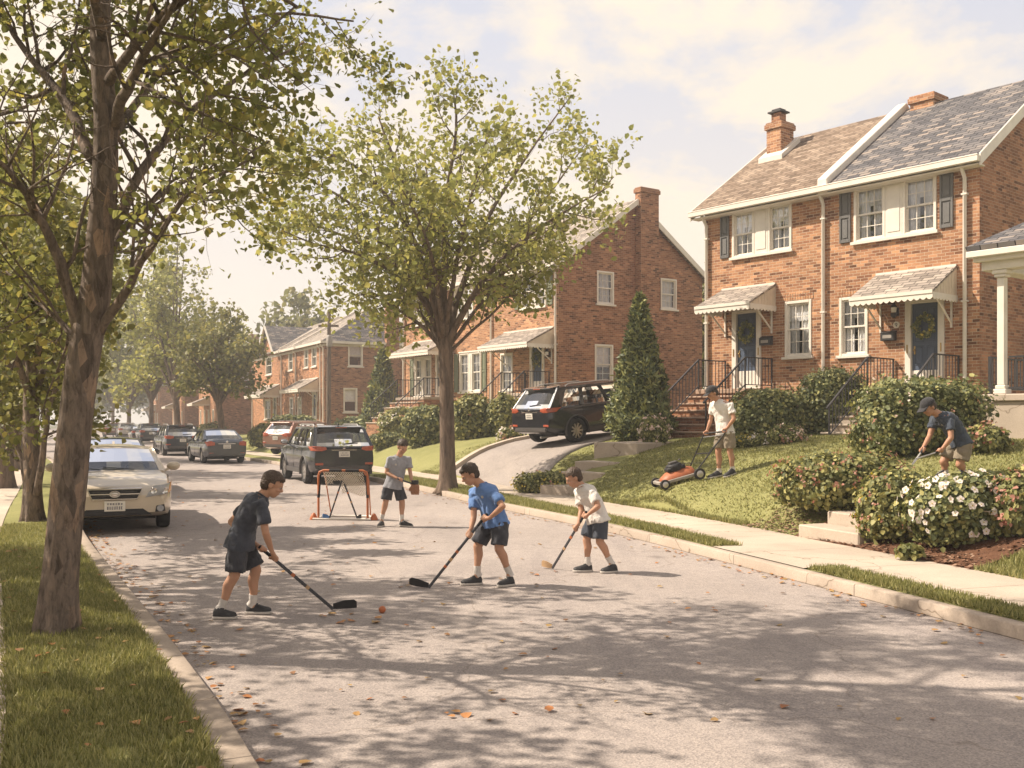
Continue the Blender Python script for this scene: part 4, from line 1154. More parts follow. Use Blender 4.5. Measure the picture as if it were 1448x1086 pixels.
class Tree:
    def __init__(s, seed): s.g = np.random.default_rng(seed); s.rs = random.Random(seed); s.b = MB(); s.tw = []
    def limb(s, pts, r0, r1, n=8):
        pts = [Vector(p) for p in pts]
        # resample smoothly with a little wander
        out = []; m = len(pts)
        for i in range(m-1):
            p0, p1, p2, p3 = pts[max(i-1, 0)], pts[i], pts[i+1], pts[min(i+2, m-1)]
            for k in range(4):
                t = k/4; out.append(.5*((2*p1)+(p2-p0)*t+(2*p0-5*p1+4*p2-p3)*t*t+(3*p1-p0-3*p2+p3)*t**3))
        out.append(pts[-1])
        L = len(out)
        rad = [r0+(r1-r0)*(i/(L-1))**.85 for i in range(L)]
        for i in range(1, L-1): out[i] = out[i]+Vector([s.rs.uniform(-1, 1)*rad[i]*.35 for _ in range(3)])
        s.b.tube(out, rad, n)
        return out, rad
    def sprout(s, line, rad, count, length, lvl, tmin=.25, spread=1.0, up=.35, env=None):
        """side branches along a limb, each carrying finer ones; the finest carry leaves"""
        L = len(line)
        for c in range(count):
            t = tmin+(1-tmin)*(c+s.rs.random())/count
            i = min(L-2, int(t*(L-1))); f = t*(L-1)-i
            p = line[i].lerp(line[i+1], f); d = (line[i+1]-line[i]).normalized()
            side = Vector([s.rs.gauss(0, 1) for _ in range(3)]); side -= d*side.dot(d); side.normalize()
            dd = (d*.55+side*spread+Vector((0, 0, up))).normalized()
            ln = length*s.rs.uniform(.6, 1.25)*(1.15-.5*t)
            pts = [p]; q = p.copy(); n = 5
            for k in range(n):
                dd = (dd+Vector([s.rs.gauss(0, .16) for _ in range(3)])+Vector((0, 0, .05))).normalized()
                q = q+dd*ln/n; pts.append(q.copy())
                if env and not env(q): break
            r = min(rad[i]*.55, .012+ln*.012)
            rr = [r*(1-.75*k/max(1, len(pts)-1)) for k in range(len(pts))]
            s.b.tube(pts, rr, 5 if r > .01 else 4)
            if lvl > 0: s.sprout(pts, rr, max(3, int(3+ln*2.2)), length*.5, lvl-1, .2, spread, up*.7, env)
            else: s.tw.append(pts)
            if lvl > 0: s.tw.append(pts[-2:])
    def leaves(s, n, size, jitter, up=.5):
        seg = []
        for pts in s.tw:
            for a, b in zip(pts[:-1], pts[1:]): seg.append((*a, *b))
        seg = np.array(seg); ln = np.linalg.norm(seg[:, 3:]-seg[:, :3], axis=1)+.05
        idx = s.g.choice(len(seg), n, p=ln/ln.sum()); t = s.g.random((n, 1))
        pos = seg[idx, :3]*(1-t)+seg[idx, 3:]*t+s.g.normal(0, jitter, (n, 3))
        return leaf_arrays(pos, size, s.g, None, up)
    def finish(s, name, label, base, bark, lmat, nleaf, size, jitter, group=None, up=.5, cat='tree', keep=None):
        root = empty(name, base); tag(root, label, cat, group)
        off = Vector(base)
        s.b.v = [(x-off.x, y-off.y, z-off.z) for x, y, z in s.b.v]
        s.b.build('trunk', bark, root, smooth=180, recalc=False, uv=False)
        v, q = s.leaves(nleaf, size, jitter, up)
        if keep is not None:
            vv = v.reshape(-1, 6, 3); vv = vv[keep(vv[:, 0])]; v = vv.reshape(-1, 3); q = (LEAF_Q[None]+np.arange(len(vv))[:, None, None]*6).reshape(-1, 4)
        np_mesh('crown', v-np.array(off), q, lmat, root)
        return root

def flare(tree, pts, rads, n=12, roots=6, seed=1):
    """trunk with a fluted, rooted base"""
    rs = random.Random(seed); ph = rs.uniform(0, 6)
    line = [Vector(p) for p in pts]; rings = []
    out = []; rr = []
    m = len(line)
    for i in range(m-1):
        p0, p1, p2, p3 = line[max(i-1, 0)], line[i], line[i+1], line[min(i+2, m-1)]
        for k in range(5):
            t = k/5; out.append(.5*((2*p1)+(p2-p0)*t+(2*p0-5*p1+4*p2-p3)*t*t+(3*p1-p0-3*p2+p3)*t**3)); rr.append(rads[i]*(1-t)+rads[i+1]*t)
    out.append(line[-1]); rr.append(rads[-1])
    n = 28
    for p, r in zip(out, rr):
        h = p.z-line[0].z; k = math.exp(-max(0, h)/.22)
        ring = []
        for j in range(n):
            a = 2*math.pi*j/n
            w = 1+k*(.5+.6*math.cos(a*roots+ph)*abs(math.cos(a*1.5+ph)))+.07*noise.noise(Vector((math.cos(a)*2, math.sin(a)*2, p.z*1.6+seed)))+.05*noise.noise(Vector((math.cos(a)*5, math.sin(a)*5, p.z*1.2+seed)))
            ring.append(p+Vector((math.cos(a)*r*w, math.sin(a)*r*w, 0)))
        rings.append(ring)
    tree.b.rings(rings, 0, True)
    return out, rr

# ---- big street tree at the left, close to the camera
T0 = 7.8
def q0(px, py, dy=0.0): return P(px, py, T0+dy)
T = Tree(11)
base0 = Vector((q0(80, 900).x, T0, KERB_H+.02))
pts = [base0+Vector((0, 0, -.12)), q0(82, 850), q0(88, 780), q0(97, 690), q0(106, 600), q0(119, 500), q0(134, 420), q0(142, 330), q0(148, 250), q0(149, 170), q0(143, 80), q0(142, 0), q0(148, -120), q0(160, -260), q0(165, -420)]
rad = [.14, .136, .134, .13, .124, .12, .113, .104, .096, .088, .08, .072, .058, .042, .02]
line, rr = flare(T, pts, rad, seed=3)
LIMBS = [
 ([(112, 470, 0), (85, 370, -.2), (52, 300, -.4), (22, 255, -.6), (-40, 190, -.9)], .055, .012),
 ([(132, 225, 0), (95, 150, .3), (55, 95, .5), (10, 30, .7), (-30, -70, .8)], .05, .012),
 ([(158, 180, 0), (180, 125, -.3), (205, 75, -.6), (235, 25, -.9), (300, -90, -1.3)], .05, .012),
 ([(150, 345, 0), (200, 245, .3), (262, 165, .8), (340, 110, 1.3), (430, 60, 1.8)], .05, .01),
 ([(140, 470, 0), (182, 405, -.2), (222, 335, -.45), (272, 270, -.7), (360, 222, -1.0)], .042, .008),
 ([(152, 360, 0), (192, 305, .6), (250, 262, 1.2), (320, 235, 1.8), (380, 200, 2.3)], .035, .008),
 ([(118, 500, 0), (80, 450, .5), (45, 420, 1.0), (5, 380, 1.6)], .03, .008),
 ([(150, 200, 0), (190, 150, .9), (260, 70, 1.6), (380, 20, 2.2), (500, 30, 2.6)], .045, .01),
 ([(150, 120, 0), (220, 30, -.7), (330, -30, -1.3), (420, 10, -1.8)], .045, .01),
 ([(145, 60, 0), (120, -60, -.9), (60, -140, -1.8), (0, -200, -2.6)], .045, .01),
 ([(143, 20, 0), (200, -120, .8), (330, -230, 1.6), (480, -280, 2.4)], .045, .01),
 ([(146, -60, 0), (90, -170, .9), (0, -260, 1.8), (-100, -320, 2.7)], .045, .01),
 ([(150, -140, 0), (260, -260, -.9), (420, -340, -1.6), (600, -380, -2.2)], .042, .01),
 ([(152, -190, 0), (150, -330, 1.2), (180, -460, 2.2), (220, -560, 3.0)], .035, .01),
 ([(160, -260, 0), (260, -420, .3), (380, -540, .5)], .03, .01),
 ([(150, -100, 0), (80, -260, -.6), (-60, -420, -1.2), (-160, -480, -1.5)], .04, .01),
]
for pl, r0, r1 in LIMBS:
    ln, rd = T.limb([q0(*p) for p in pl], r0, r1)
    T.sprout(ln, rd, 11, 1.15, 1, .18, 1.0, .2)
def open_front(p):
    # the crown is open on the street side of the stem, so the trunk shows
    tx = np.interp(p[:, 2], [t_.z for t_ in pts], [t_.x for t_ in pts])
    low = (p[:, 2] < 2.0+.43*p[:, 1]) & (np.random.default_rng(9).random(len(p)) < .5)
    return ~low & ~((np.abs(p[:, 0]-tx) < .55) & (p[:, 1] < T0-.05) & (p[:, 2] < 5.6)) & ~((p[:, 1] < T0-1.25) & (p[:, 2] < 2.0+.43*p[:, 1]))
T.finish('street_tree', 'big flaky-barked street tree in the foreground grass, trunk leaning right', base0, M['bark'], M['leaf_front'], 50000, .062, .085, 'street trees along the kerbs', up=.45, keep=open_front)

# ---- leafy tree at the right kerb
T1 = 24.3
def q1(px, py, dy=0.0): return P(px, py, T1+dy)
T = Tree(5)
base1 = Vector((q1(633, 695).x, T1, KERB_H+.03))
pts = [base1+Vector((0, 0, -.12)), q1(633, 660), q1(632, 600), q1(631, 540), q1(630, 500), q1(630, 470)]
line, rr = flare(T, pts, [.20, .185, .178, .168, .18, .14], seed=8)
LIMBS = [
 ([(626, 500, 0), (606, 470, -.2), (575, 445, -.5), (545, 428, -.8), (510, 415, -1.0)], .065, .015),
 ([(624, 490, 0), (604, 435, .4), (565, 380, .8), (490, 335, 1.2), (405, 305, 1.5)], .10, .015),
 ([(626, 485, 0), (610, 410, -.4), (575, 320, -.9), (510, 240, -1.5), (440, 210, -1.8)], .10, .015),
 ([(628, 480, 0), (612, 390, .6), (580, 280, 1.2), (548, 200, 1.6), (535, 165, 1.7)], .10, .015),
 ([(630, 480, 0), (627, 390, -.3), (632, 280, -.6), (645, 180, -.8), (640, 125, -.8)], .105, .012),
 ([(633, 485, 0), (652, 410, .5), (690, 310, 1.1), (742, 225, 1.6), (808, 135, 1.8)], .105, .012),
 ([(634, 490, 0), (660, 430, -.5), (712, 365, -1.1), (780, 310, -1.6), (860, 265, -1.9)], .10, .012),
 ([(633, 488, 0), (668, 420, .9), (720, 350, 1.9), (780, 270, 2.5), (830, 200, 2.8)], .085, .012),
 ([(634, 500, 0), (665, 470, .2), (700, 440, .5), (740, 400, .7), (790, 370, .9)], .05, .01),
 ([(630, 482, 0), (640, 400, -1.0), (660, 300, -2.0), (690, 190, -2.7)], .085, .012),
 ([(628, 482, 0), (618, 400, -1.1), (600, 330, -2.3), (570, 270, -3.2)], .08, .012),
 ([(630, 482, 0), (622, 400, 1.3), (610, 300, 2.6), (600, 210, 3.4)], .085, .012),
 ([(626, 480, 0), (590, 415, -.3), (520, 365, -.7), (445, 345, -1.0), (398, 325, -1.2)], .07, .012),
 ([(625, 475, 0), (585, 390, .2), (510, 300, .4), (440, 255, .5), (412, 235, .6)], .07, .012),
 ([(634, 490, 0), (672, 440, .3), (740, 350, .6), (820, 300, .8), (868, 250, .9)], .06, .012),
 ([(624, 495, 0), (600, 450, .9), (560, 410, 1.8), (500, 380, 2.4)], .06, .012),
]
for pl, r0, r1 in LIMBS:
    ln, rd = T.limb([q1(*p) for p in pl], r0, r1)
    T.sprout(ln, rd, 11, 1.45, 1, .26, 1.0, .25)
T.finish('street_tree', 'yellow-green vase-shaped street tree at the right kerb before the middle house', base1, M['bark_grey'], M['leaf_yellow'], 16500, .128, .17, 'street trees along the kerbs', up=.5)

# ---- small many-stemmed tree behind the big one
T2 = 16.4
def q2(px, py, dy=0.0): return P(px, py, T2+dy)
T = Tree(21)
base2 = Vector((q2(46, 742).x, T2, KERB_H+.02))
line, rr = flare(T, [base2+Vector((0, 0, -.1)), q2(46, 700), q2(45, 640), q2(44, 580), q2(44, 550)], [.15, .14, .13, .12, .10], seed=12)
for pl, r0, r1 in [
 ([(46, 570, 0), (40, 500, -.1), (30, 430, -.3), (10, 340, -.5)], .09, .02), ([(50, 560, 0), (70, 505, .2), (92, 465, .5), (130, 400, .9)], .07, .015),
 ([(52, 700, -.1), (60, 640, -.2), (72, 570, -.3), (100, 480, -.5), (130, 390, -.8)], .07, .015), ([(44, 560, 0), (44, 470, .5), (60, 370, 1.0), (80, 300, 1.3)], .08, .015),
 ([(40, 705, .1), (30, 650, .3), (12, 575, .6), (-20, 500, 1.0)], .06, .015), ([(42, 560, 0), (10, 470, -.8), (-40, 400, -1.5)], .07, .015), ([(46, 540, 0), (70, 430, -1.2), (110, 350, -2.0)], .06, .015),
 ([(36, 480, 0), (-20, 380, .8), (-80, 330, 1.6)], .06, .015)]:
    ln, rd = T.limb([q2(*p) for p in pl], r0, r1)
    T.sprout(ln, rd, 8, 1.0, 1, .3, .9, .25)
T.finish('street_tree', 'small many-stemmed street tree on the left verge beside the pavement', base2, M['bark'], M['leaf_mid'], 11000, .11, .12, 'street trees along the kerbs')

def auto_tree(x, y, z, H, RC, tr, zc, label, lmat, nleaf, lsize, seed, bark='bark_grey', group='street trees along the kerbs', nl=8, name='street_tree', sub=7):
    T = Tree(seed); rs = T.rs
    b = Vector((x, y, z)); lean = rs.uniform(-.2, .2)
    flare(T, [b+Vector((0, 0, -.15)), b+Vector((lean*.2, 0, zc*.5)), b+Vector((lean, 0, zc)), b+Vector((lean, .1, zc+.5))], [tr, tr*.9, tr*.8, tr*.6], seed=seed)
    nl = nl+4
    for k in range(nl):
        a = 2.4*k+rs.uniform(-.3, .3); e = rs.uniform(.55, 1.0) if k < nl-2 else rs.uniform(0, .3)
        top = H-zc; r_ = RC*e*rs.uniform(.85, 1.1)
        zt = zc+top*((1-.55*e**2)*rs.uniform(.8, 1.0) if k % 3 else rs.uniform(.12, .4))
        p0 = b+Vector((lean, 0, zc*rs.uniform(.85, 1.05)))
        p3 = b+Vector((math.cos(a)*r_+lean, math.sin(a)*r_, zt))
        ln, rd = T.limb([p0, p0.lerp(p3, .33)+Vector((0, 0, top*.08)), p0.lerp(p3, .68)+Vector((0, 0, top*.06)), p3], tr*.5, .02, 6)
        T.sprout(ln, rd, sub, RC*.55, 1, .2, 1.0, .12)
    return T.finish(name, label, b, M[bark], M[lmat], nleaf, lsize, lsize*.8, group)

# two yard trees just outside the picture on the left: their crowns reach in and shade the road
auto_tree(-8.9, 11.2, .2, 8.6, 3.6, .2, 2.8, 'tree in the left yard whose leaves hang at the left edge', 'leaf_mid', 10500, .12, 71, 'bark', 'trees in the left yards', 9)
auto_tree(-6.3, 4.6, .2, 8.4, 3.0, .2, 3.0, 'tree in the left yard just outside the near left corner', 'leaf_mid', 11500, .11, 72, 'bark', 'trees in the left yards', 9)
# right-hand kerb, further down
auto_tree(-16.0, 55.5, .3, 8.4, 2.6, .2, 2.6, 'round green street tree on the verge between the grey sedan and third house', 'leaf_mid', 5200, .22, 31)
auto_tree(-22.6, 68, .3, 14.6, 4.3, .24, 3.0, 'taller street tree on the right verge behind the grey hatchback', 'leaf_yellow', 7000, .27, 32)
auto_tree(-30.5, 85, .3, 15.5, 4.6, .22, 3.0, 'pale street tree standing over the distant parked cars', 'leaf_yellow', 5600, .34, 33)
auto_tree(-40, 105, .3, 15.5, 4.8, .24, 3.0, 'hazy street tree over the farthest cars on the right', 'leaf_yellow', 4600, .42, 34)
auto_tree(-52, 131, .3, 13, 4.2, .24, 3.2, 'faint tall street tree near the end of the right row', 'leaf_mid', 3000, .5, 35)
# left-hand verge, row running away
for i, (x, y, H, RC, lab, lm, n, ls) in enumerate([
    (-12.6, 25.0, 7.8, 2.6, 'street tree right behind the many-stemmed tree on the left', 'leaf_mid', 6000, .15),
    (-17.0, 34.5, 12.0, 3.7, 'yellowish street tree rising over the tan car', 'leaf_yellow', 6000, .19),
    (-22.4, 46.0, 14.0, 4.2, 'hazy street tree showing left of the grey hatchback', 'leaf_yellow', 6500, .23),
    (-29.2, 60.0, 13.5, 4.2, 'fourth street tree of the left row, half lost in haze', 'leaf_yellow', 4600, .28),
    (-38.5, 79.0, 13.0, 4.2, 'fifth street tree of the left row, greyed by haze', 'leaf_mid', 4000, .34),
    (-50.5, 104.0, 11.0, 3.9, 'sixth street tree of the left row, a pale haze shape', 'leaf_mid', 3400, .42)]):
    auto_tree(x, y, .13, H, RC, .2, 2.6, lab, lm, n, ls, 50+i)
# end of the street and trees behind the houses
for i, (x, y, H, RC, lab) in enumerate([
    (-80, 190, 17, 7, 'palest tree closing the view down the street'), (-100, 215, 19, 8, 'wide pale tree left of the street end'), (-66, 200, 16, 7, 'pale tree right of the street end'),
    (-120, 190, 18, 8, 'pale tree at the far left of the haze'), (-70, 160, 14, 5, 'grey tree before the street end'), (-20.5, 98, 13.6, 4.2, 'dark tree crown showing over the third house roof, left one'), (-15.5, 102, 13.0, 4.0, 'dark tree crown showing over the third house roof, right one'),
    (-48, 220, 17, 8, 'pale tree far beyond the last brick house'), (-28, 200, 16, 7, 'pale tree beyond the third house'), (10.2, 50, 8.2, 2.0, 'tree in the gap between the two near houses')]):
    gz = -.1 if y > 120 else ground(x, y)
    auto_tree(x, y, gz, H, RC, .3, H*(.25 if y < 110 else .12), lab, 'leaf_mid', 3200, .3+RC*.06, 80+i, group='trees beyond the houses', name='tree', sub=6)
for i, (x, y) in enumerate([(-150, 205), (-140, 240), (-88, 245), (-5, 215), (20, 225)]):
    auto_tree(x, y, -.1, 17, 8, .3, 2, ['pale far tree at the left end of the skyline', 'second pale far tree of the skyline from the left', 'pale far tree above the vanishing street', 'pale far tree over the middle house roofs', 'pale far tree behind the middle house chimney'][i], 'leaf_mid', 2200, .85, 120+i, group='trees beyond the houses', name='tree', sub=6)

# ---- clipped cone evergreen beside the driveway
def conifer(name, label, base, h, r, n, size, seed, mat='leaf_conifer', power=.85):
    g = np.random.default_rng(seed)
    root = empty(name, base); tag(root, label, 'evergreen')
    t = g.random(n)**1.5; a = g.uniform(0, 2*math.pi, n)
    lump = np.array([1+.22*noise.noise(Vector((math.cos(x)*2.2, math.sin(x)*2.2, y*h*1.9+seed)))+.12*noise.noise(Vector((math.cos(x)*5, math.sin(x)*5, y*h*4+seed))) for x, y in zip(a, t)])
    R_ = r*(1-t)**power*np.minimum(1, .62+t*4.5)*lump; rad = R_*(1-np.abs(g.normal(0, .13, n)))
    d = np.stack([np.cos(a), np.sin(a), np.full(n, .35)], 1)
    pos = np.stack([np.cos(a)*rad, np.sin(a)*rad, .1+t*(h-.1)], 1)
    upv = np.stack([np.cos(a)*.75, np.sin(a)*.75, np.full(n, .8)], 1)
    v, q = leaf_arrays(pos, size, g, unit(d), .2, NEEDLE, unit(upv), 1.2)
    np_mesh('foliage', v, q, M[mat], root)
    V = []; F = []
    for i in range(15):
        tt = i/14
        for k in range(18):
            aa = 2*math.pi*k/18; rr_ = max(.01, r*(1-tt)**power*min(1, .62+tt*4.5)*.8*(1+.22*noise.noise(Vector((math.cos(aa)*2.2, math.sin(aa)*2.2, tt*h*1.9+seed)))))
            V.append((math.cos(aa)*rr_, math.sin(aa)*rr_, .08+tt*(h-.25)))
    for i in range(14):
        for k in range(18): F.append((i*18+k, i*18+(k+1) % 18, (i+1)*18+(k+1) % 18, (i+1)*18+k))
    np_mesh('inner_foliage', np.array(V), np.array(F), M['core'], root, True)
    b = MB(); b.tube([(0, 0, -.15), (0, 0, h*.5)], [.09, .04], 8); b.build('trunk', M['bark_grey'], root)
    return root
def gp(px, y, dz=0.0):
    x = (px-724)/FPX*y; return Vector((x, y, ground(x, y)+dz))
conifer('conifer', 'dense cone-shaped evergreen beside the parked driveway car', gp(905, 27.0, -.1), 3.95, 1.0, 9000, .17, 3)
conifer('conifer', 'loose bluish conifer against the third house side wall', gp(541, 52.0, -.1), 4.3, 1.25, 5000, .3, 9, 'leaf_conifer', .9)

# ---- shrubs of the near garden
B = bush
B('bush', 'bush', 'wide red-tipped bush left of the small front steps', gp(1190, 15.25, -.06), .92, .65, .80, 6500, .068, M['leaf_bush'], 1, .15, [('petal_red', 105, .045, 'tip')])
B('bush', 'bush', 'round leafy bush just right of the small front steps', gp(1264, 13.3, -.06), .45, .45, .92, 4400, .065, M['leaf_bush'], 2, .1, [('petal_red', 55, .035, 'tip'), ('petal_yellow', 30, .035, 'tip')])
B('flower_bush', 'bush', 'dark green bush covered in white flowers at right', gp(1364, 12.45, -.06), .66, .52, .84, 5600, .066, M['leaf_hedge'], 3, .1, [('petal_white', 96, .048, 'flower')])
B('flower_bush', 'bush', 'orange-red flowering shrub cut by the right picture edge', gp(1440, 12.1, -.06), .36, .4, .8, 2600, .07, M['leaf_bush'], 4, 0, [('petal_red', 60, .05, 'tip')])
B('hedge', 'hedge', 'big boxy clipped hedge behind the bending gardener', gp(1300, 17.6, -.08), 1.05, .75, 1.28, 9000, .07, M['leaf_hedge'], 5, .55, [('petal_red', 30, .035, 'tip'), ('petal_pink', 25, .03, 'tip')])
B('hedge', 'hedge', 'tall rounded hedge between the two door steps', gp(1178, 24.7, -.1), .80, .65, 1.62, 6000, .075, M['leaf_hedge'], 6, .4)
B('hedge', 'hedge', 'lower spreading hedge behind the man mowing', gp(1085, 24.4, -.1), .84, .6, 1.2, 5500, .08, M['leaf_hedge'], 7, .25)
B('flower_clump', 'flowers', 'clump of pink and white flowers below the tall hedge', gp(1112, 21.6, -.05), .42, .28, .42, 900, .06, M['leaf_bush'], 8, 0, [('petal_pink', 30, .05, 'tip'), ('petal_red', 14, .05, 'tip')])
B('flower_clump', 'flowers', 'small bluish-white flower clump right of the mowing man', gp(1075, 21.9, -.05), .28, .22, .26, 500, .05, M['leaf_bush'], 9, 0, [('petal_white', 24, .05, 'tip')])
B('flower_clump', 'flowers', 'yellow flower clump behind the mowing man legs', gp(1050, 22.0, -.05), .24, .2, .3, 450, .05, M['leaf_bush'], 10, 0, [('petal_yellow', 24, .045, 'tip')])
B('flower_clump', 'flowers', 'pale pink flower clump between evergreen and brick steps', gp(926, 24.9, -.05), .36, .3, .75, 1100, .06, M['leaf_bush'], 11, 0, [('petal_pink', 42, .07, 'tip')])
B('flower_clump', 'flowers', 'low yellow and red flower bed beside the driveway', gp(775, 23.4, -.04), .75, .4, .5, 2200, .07, M['leaf_bush'], 12, .2, [('petal_yellow', 26, .05, 'tip'), ('petal_red', 14, .05, 'tip')])
B('flower_clump', 'flowers', 'orange flower clump at the foot of the porch wall', gp(1392, 16.6, -.04), .42, .3, .5, 900, .07, M['leaf_bush'], 13, 0, [('petal_red', 26, .06, 'tip')])
B('plant', 'plant', 'small green plant alone in the bark mulch', gp(1287, 12.05, .02), .16, .12, .16, 160, .07, M['leaf_bush'], 14)
# ---- shrubs before the middle and third house
B('bush', 'bush', 'dark rounded bush left of the kerbside tree trunk', gp(606, 37.5, -.1), .95, .8, 1.45, 3600, .12, M['leaf_hedge'], 15, .1, [('petal_red', 10, .08, 'tip')])
B('bush', 'bush', 'loose yellow-green bush right of the kerbside tree trunk', gp(668, 36.5, -.1), .8, .7, 1.6, 3200, .12, M['leaf_bush'], 16, .1, [('petal_red', 12, .08, 'tip')])
B('bush', 'bush', 'bush beside the steps left of the driveway car', gp(713, 36.0, -.1), .65, .55, 1.5, 2600, .11, M['leaf_bush'], 17)
B('bush', 'bush', 'pale flowering bush against the middle house left corner', gp(566, 44.0, -.1), .95, .7, 1.25, 2800, .14, M['leaf_bush'], 18, 0, [('petal_white', 26, .08, 'tip')])
B('bush', 'bush', 'low bush on the lawn behind the boy in grey', gp(548, 40.0, -.05), .7, .5, .55, 1500, .11, M['leaf_hedge'], 19, .2)
B('flower_clump', 'flowers', 'white and orange flowers beside the driveway car bumper', gp(722, 32.5, -.04), .42, .3, .5, 900, .08, M['leaf_bush'], 22, 0, [('petal_white', 16, .08, 'tip'), ('petal_red', 12, .07, 'tip')])
B('hedge', 'hedge', 'clipped hedge before the third house door', gp(414, 58.0, -.1), 1.2, .9, 1.35, 2600, .18, M['leaf_hedge'], 23, .4)
B('bush', 'bush', 'bushy shrub left of the clipped hedge at the third house', gp(373, 56.0, -.1), .8, .7, 1.3, 1800, .18, M['leaf_bush'], 24)
B('bush', 'bush', 'shrub under the third house side window', gp(505, 55.0, -.1), 1.3, .8, 1.0, 2200, .18, M['leaf_hedge'], 25)
B('bush', 'bush', 'bush behind the second parked car from the left', gp(300, 70.0, -.1), 1.3, .9, 1.5, 1600, .24, M['leaf_bush'], 26)

# ---- grass blades, fallen leaves, tiny litter on the bank
def blades(name, pos, h, g, lean=.35, w=.008):
    n = len(pos); a = g.uniform(0, 6.28, n); hh = h*g.uniform(.5, 1.3, n)
    s = np.stack([np.cos(a), np.sin(a), np.zeros(n)], 1)*(w*g.uniform(.6, 1.4, n))[:, None]
    l = np.stack([g.normal(0, lean, n), g.normal(0, lean, n), np.ones(n)], 1)*hh[:, None]
    l2 = l*np.array([1, 1, .55])*.55
    v = np.stack([pos-s, pos+s, pos+l2+s*.7, pos+l2-s*.7, pos+l, pos+l], 1)
    q = np.array([(0, 1, 2, 3), (3, 2, 4, 5)])
    v[:, 5] += s*.12; v[:, 4] -= s*.12
    v[:, [4, 5]] = v[:, [5, 4]]
    Q = (q[None]+np.arange(n)[:, None, None]*6).reshape(-1, 4)
    o = np_mesh(name, v.reshape(-1, 3), Q, M['blade'])
    return tag(o, kind='stuff')
def ground_v(x, y):
    """ground height for arrays of points near the right kerb"""
    out = np.empty(len(x))
    for a in range(0, len(x), 4000):
        xx, yy = x[a:a+4000], y[a:a+4000]
        i = np.argmin((KR[None, :, 0]-xx[:, None])**2+(KR[None, :, 1]-yy[:, None])**2, 1)
        d = (xx-KR[i, 0])*NR[i, 0]+(yy-KR[i, 1])*NR[i, 1]
        out[a:a+4000] = [terr(dd, u, v)+(.035*noise.noise(Vector((u*.7, v*.7, 0)))*min(1, max(0, dd-walk_w(v)))) if dd > .14 else KERB_H for dd, u, v in zip(d, xx, yy)]
    return out
def scatter(line, nrm, y0, y1, o0, o1, dens, g, zf):
    idx = [i for i in range(len(line)-1) if y0 < line[i][1] < y1]
    X = []; Y_ = []; O = []
    for i in idx:
        L = np.linalg.norm(line[i+1]-line[i]); a = o0(line[i][1]) if callable(o0) else o0; b = o1(line[i][1]) if callable(o1) else o1
        n = g.poisson(L*(b-a)*(dens(line[i][1]) if callable(dens) else dens))
        t = g.random(n); o = g.uniform(a, b, n)
        X.append(line[i][0]*(1-t)+line[i+1][0]*t+nrm[i][0]*o); Y_.append(line[i][1]*(1-t)+line[i+1][1]*t+nrm[i][1]*o); O.append(o)
    X, Y_, O = np.concatenate(X), np.concatenate(Y_), np.concatenate(O)
    return np.stack([X, Y_, np.broadcast_to(zf(X, Y_, O), X.shape)], 1)
G = np.random.default_rng(4)
pl = scatter(KL, NL, 2.6, 16, .17, 1.16, lambda y: 6500 if y < 9 else 2600, G, lambda x, y, o: KERB_H+np.where((o > .2) & (o < 1.1), .03, -.01))
blades('grass', pl, .05, G, .5, .006)
pr = scatter(KR, NR, 6.5, 30, lambda y: .13, lambda y: strip_w(y)+.03, lambda y: 5000 if y < 16 else 2200, G, lambda x, y, o: KERB_H+.01)
pr = np.array([p for p in pr if not (APRON_Y[0]-.15 < p[1] < APRON_Y[1]+.1)])
blades('grass', pr, .06, G, .4, .008)
_DA = [np.array(curve_at(DL, k/39)) for k in range(40)]; _DB = [np.array(curve_at(DR, k/39)) for k in range(40)]
def in_drive(x, y):
    if y < 23.5 or x < -3: return False
    for a, b in zip(_DA, _DB):
        ab = b-a; n2 = ab[0]**2+ab[1]**2; t = ((x-a[0])*ab[0]+(y-a[1])*ab[1])/n2
        if -.1 < t < 1.02 and abs((x-a[0])*ab[1]-(y-a[1])*ab[0]) < .3*math.sqrt(n2): return True
    return False
def in_walk(x, y):
    u = (Vector((x, y))-WALK_A).dot(WAX); v = (Vector((x, y))-WALK_A).dot(Vector((-WAX.y, WAX.x)))
    return -.1 < u < 6.4 and abs(v) < .66
plw = scatter(KR, NR, 8.0, 31, lambda y: walk_w(y)-.03, lambda y: walk_w(y)+(6.5 if y > 13 else 4.5), lambda y: 700 if y < 24 else 330, G, lambda x, y, o: ground_v(x, y))
def in_bed(x, y): return 10.4 < y < 15.3 and dist_r(x, y)[0] < walk_w(y)+1.12
plw = np.array([p for p in plw if not in_drive(p[0], p[1]) and not in_walk(p[0], p[1]) and not in_bed(p[0], p[1])])
blades('grass', plw, .036, G, .6, .012)
pn = scatter(KR, NR, 8.0, 10.4, lambda y: walk_w(y)-.03, lambda y: walk_w(y)+1.2, 2500, G, lambda x, y, o: ground_v(x, y))
blades('grass', pn, .07, G, .4, .009)
pe = scatter(KR, NR, 15.2, 31, lambda y: walk_w(y)-.05, lambda y: walk_w(y)+.12, 2600, G, lambda x, y, o: ground_v(x, y))
pe = np.array([p for p in pe if not in_drive(p[0], p[1]) and not in_walk(p[0], p[1])])
blades('grass', pe, .07, G, .4, .009)

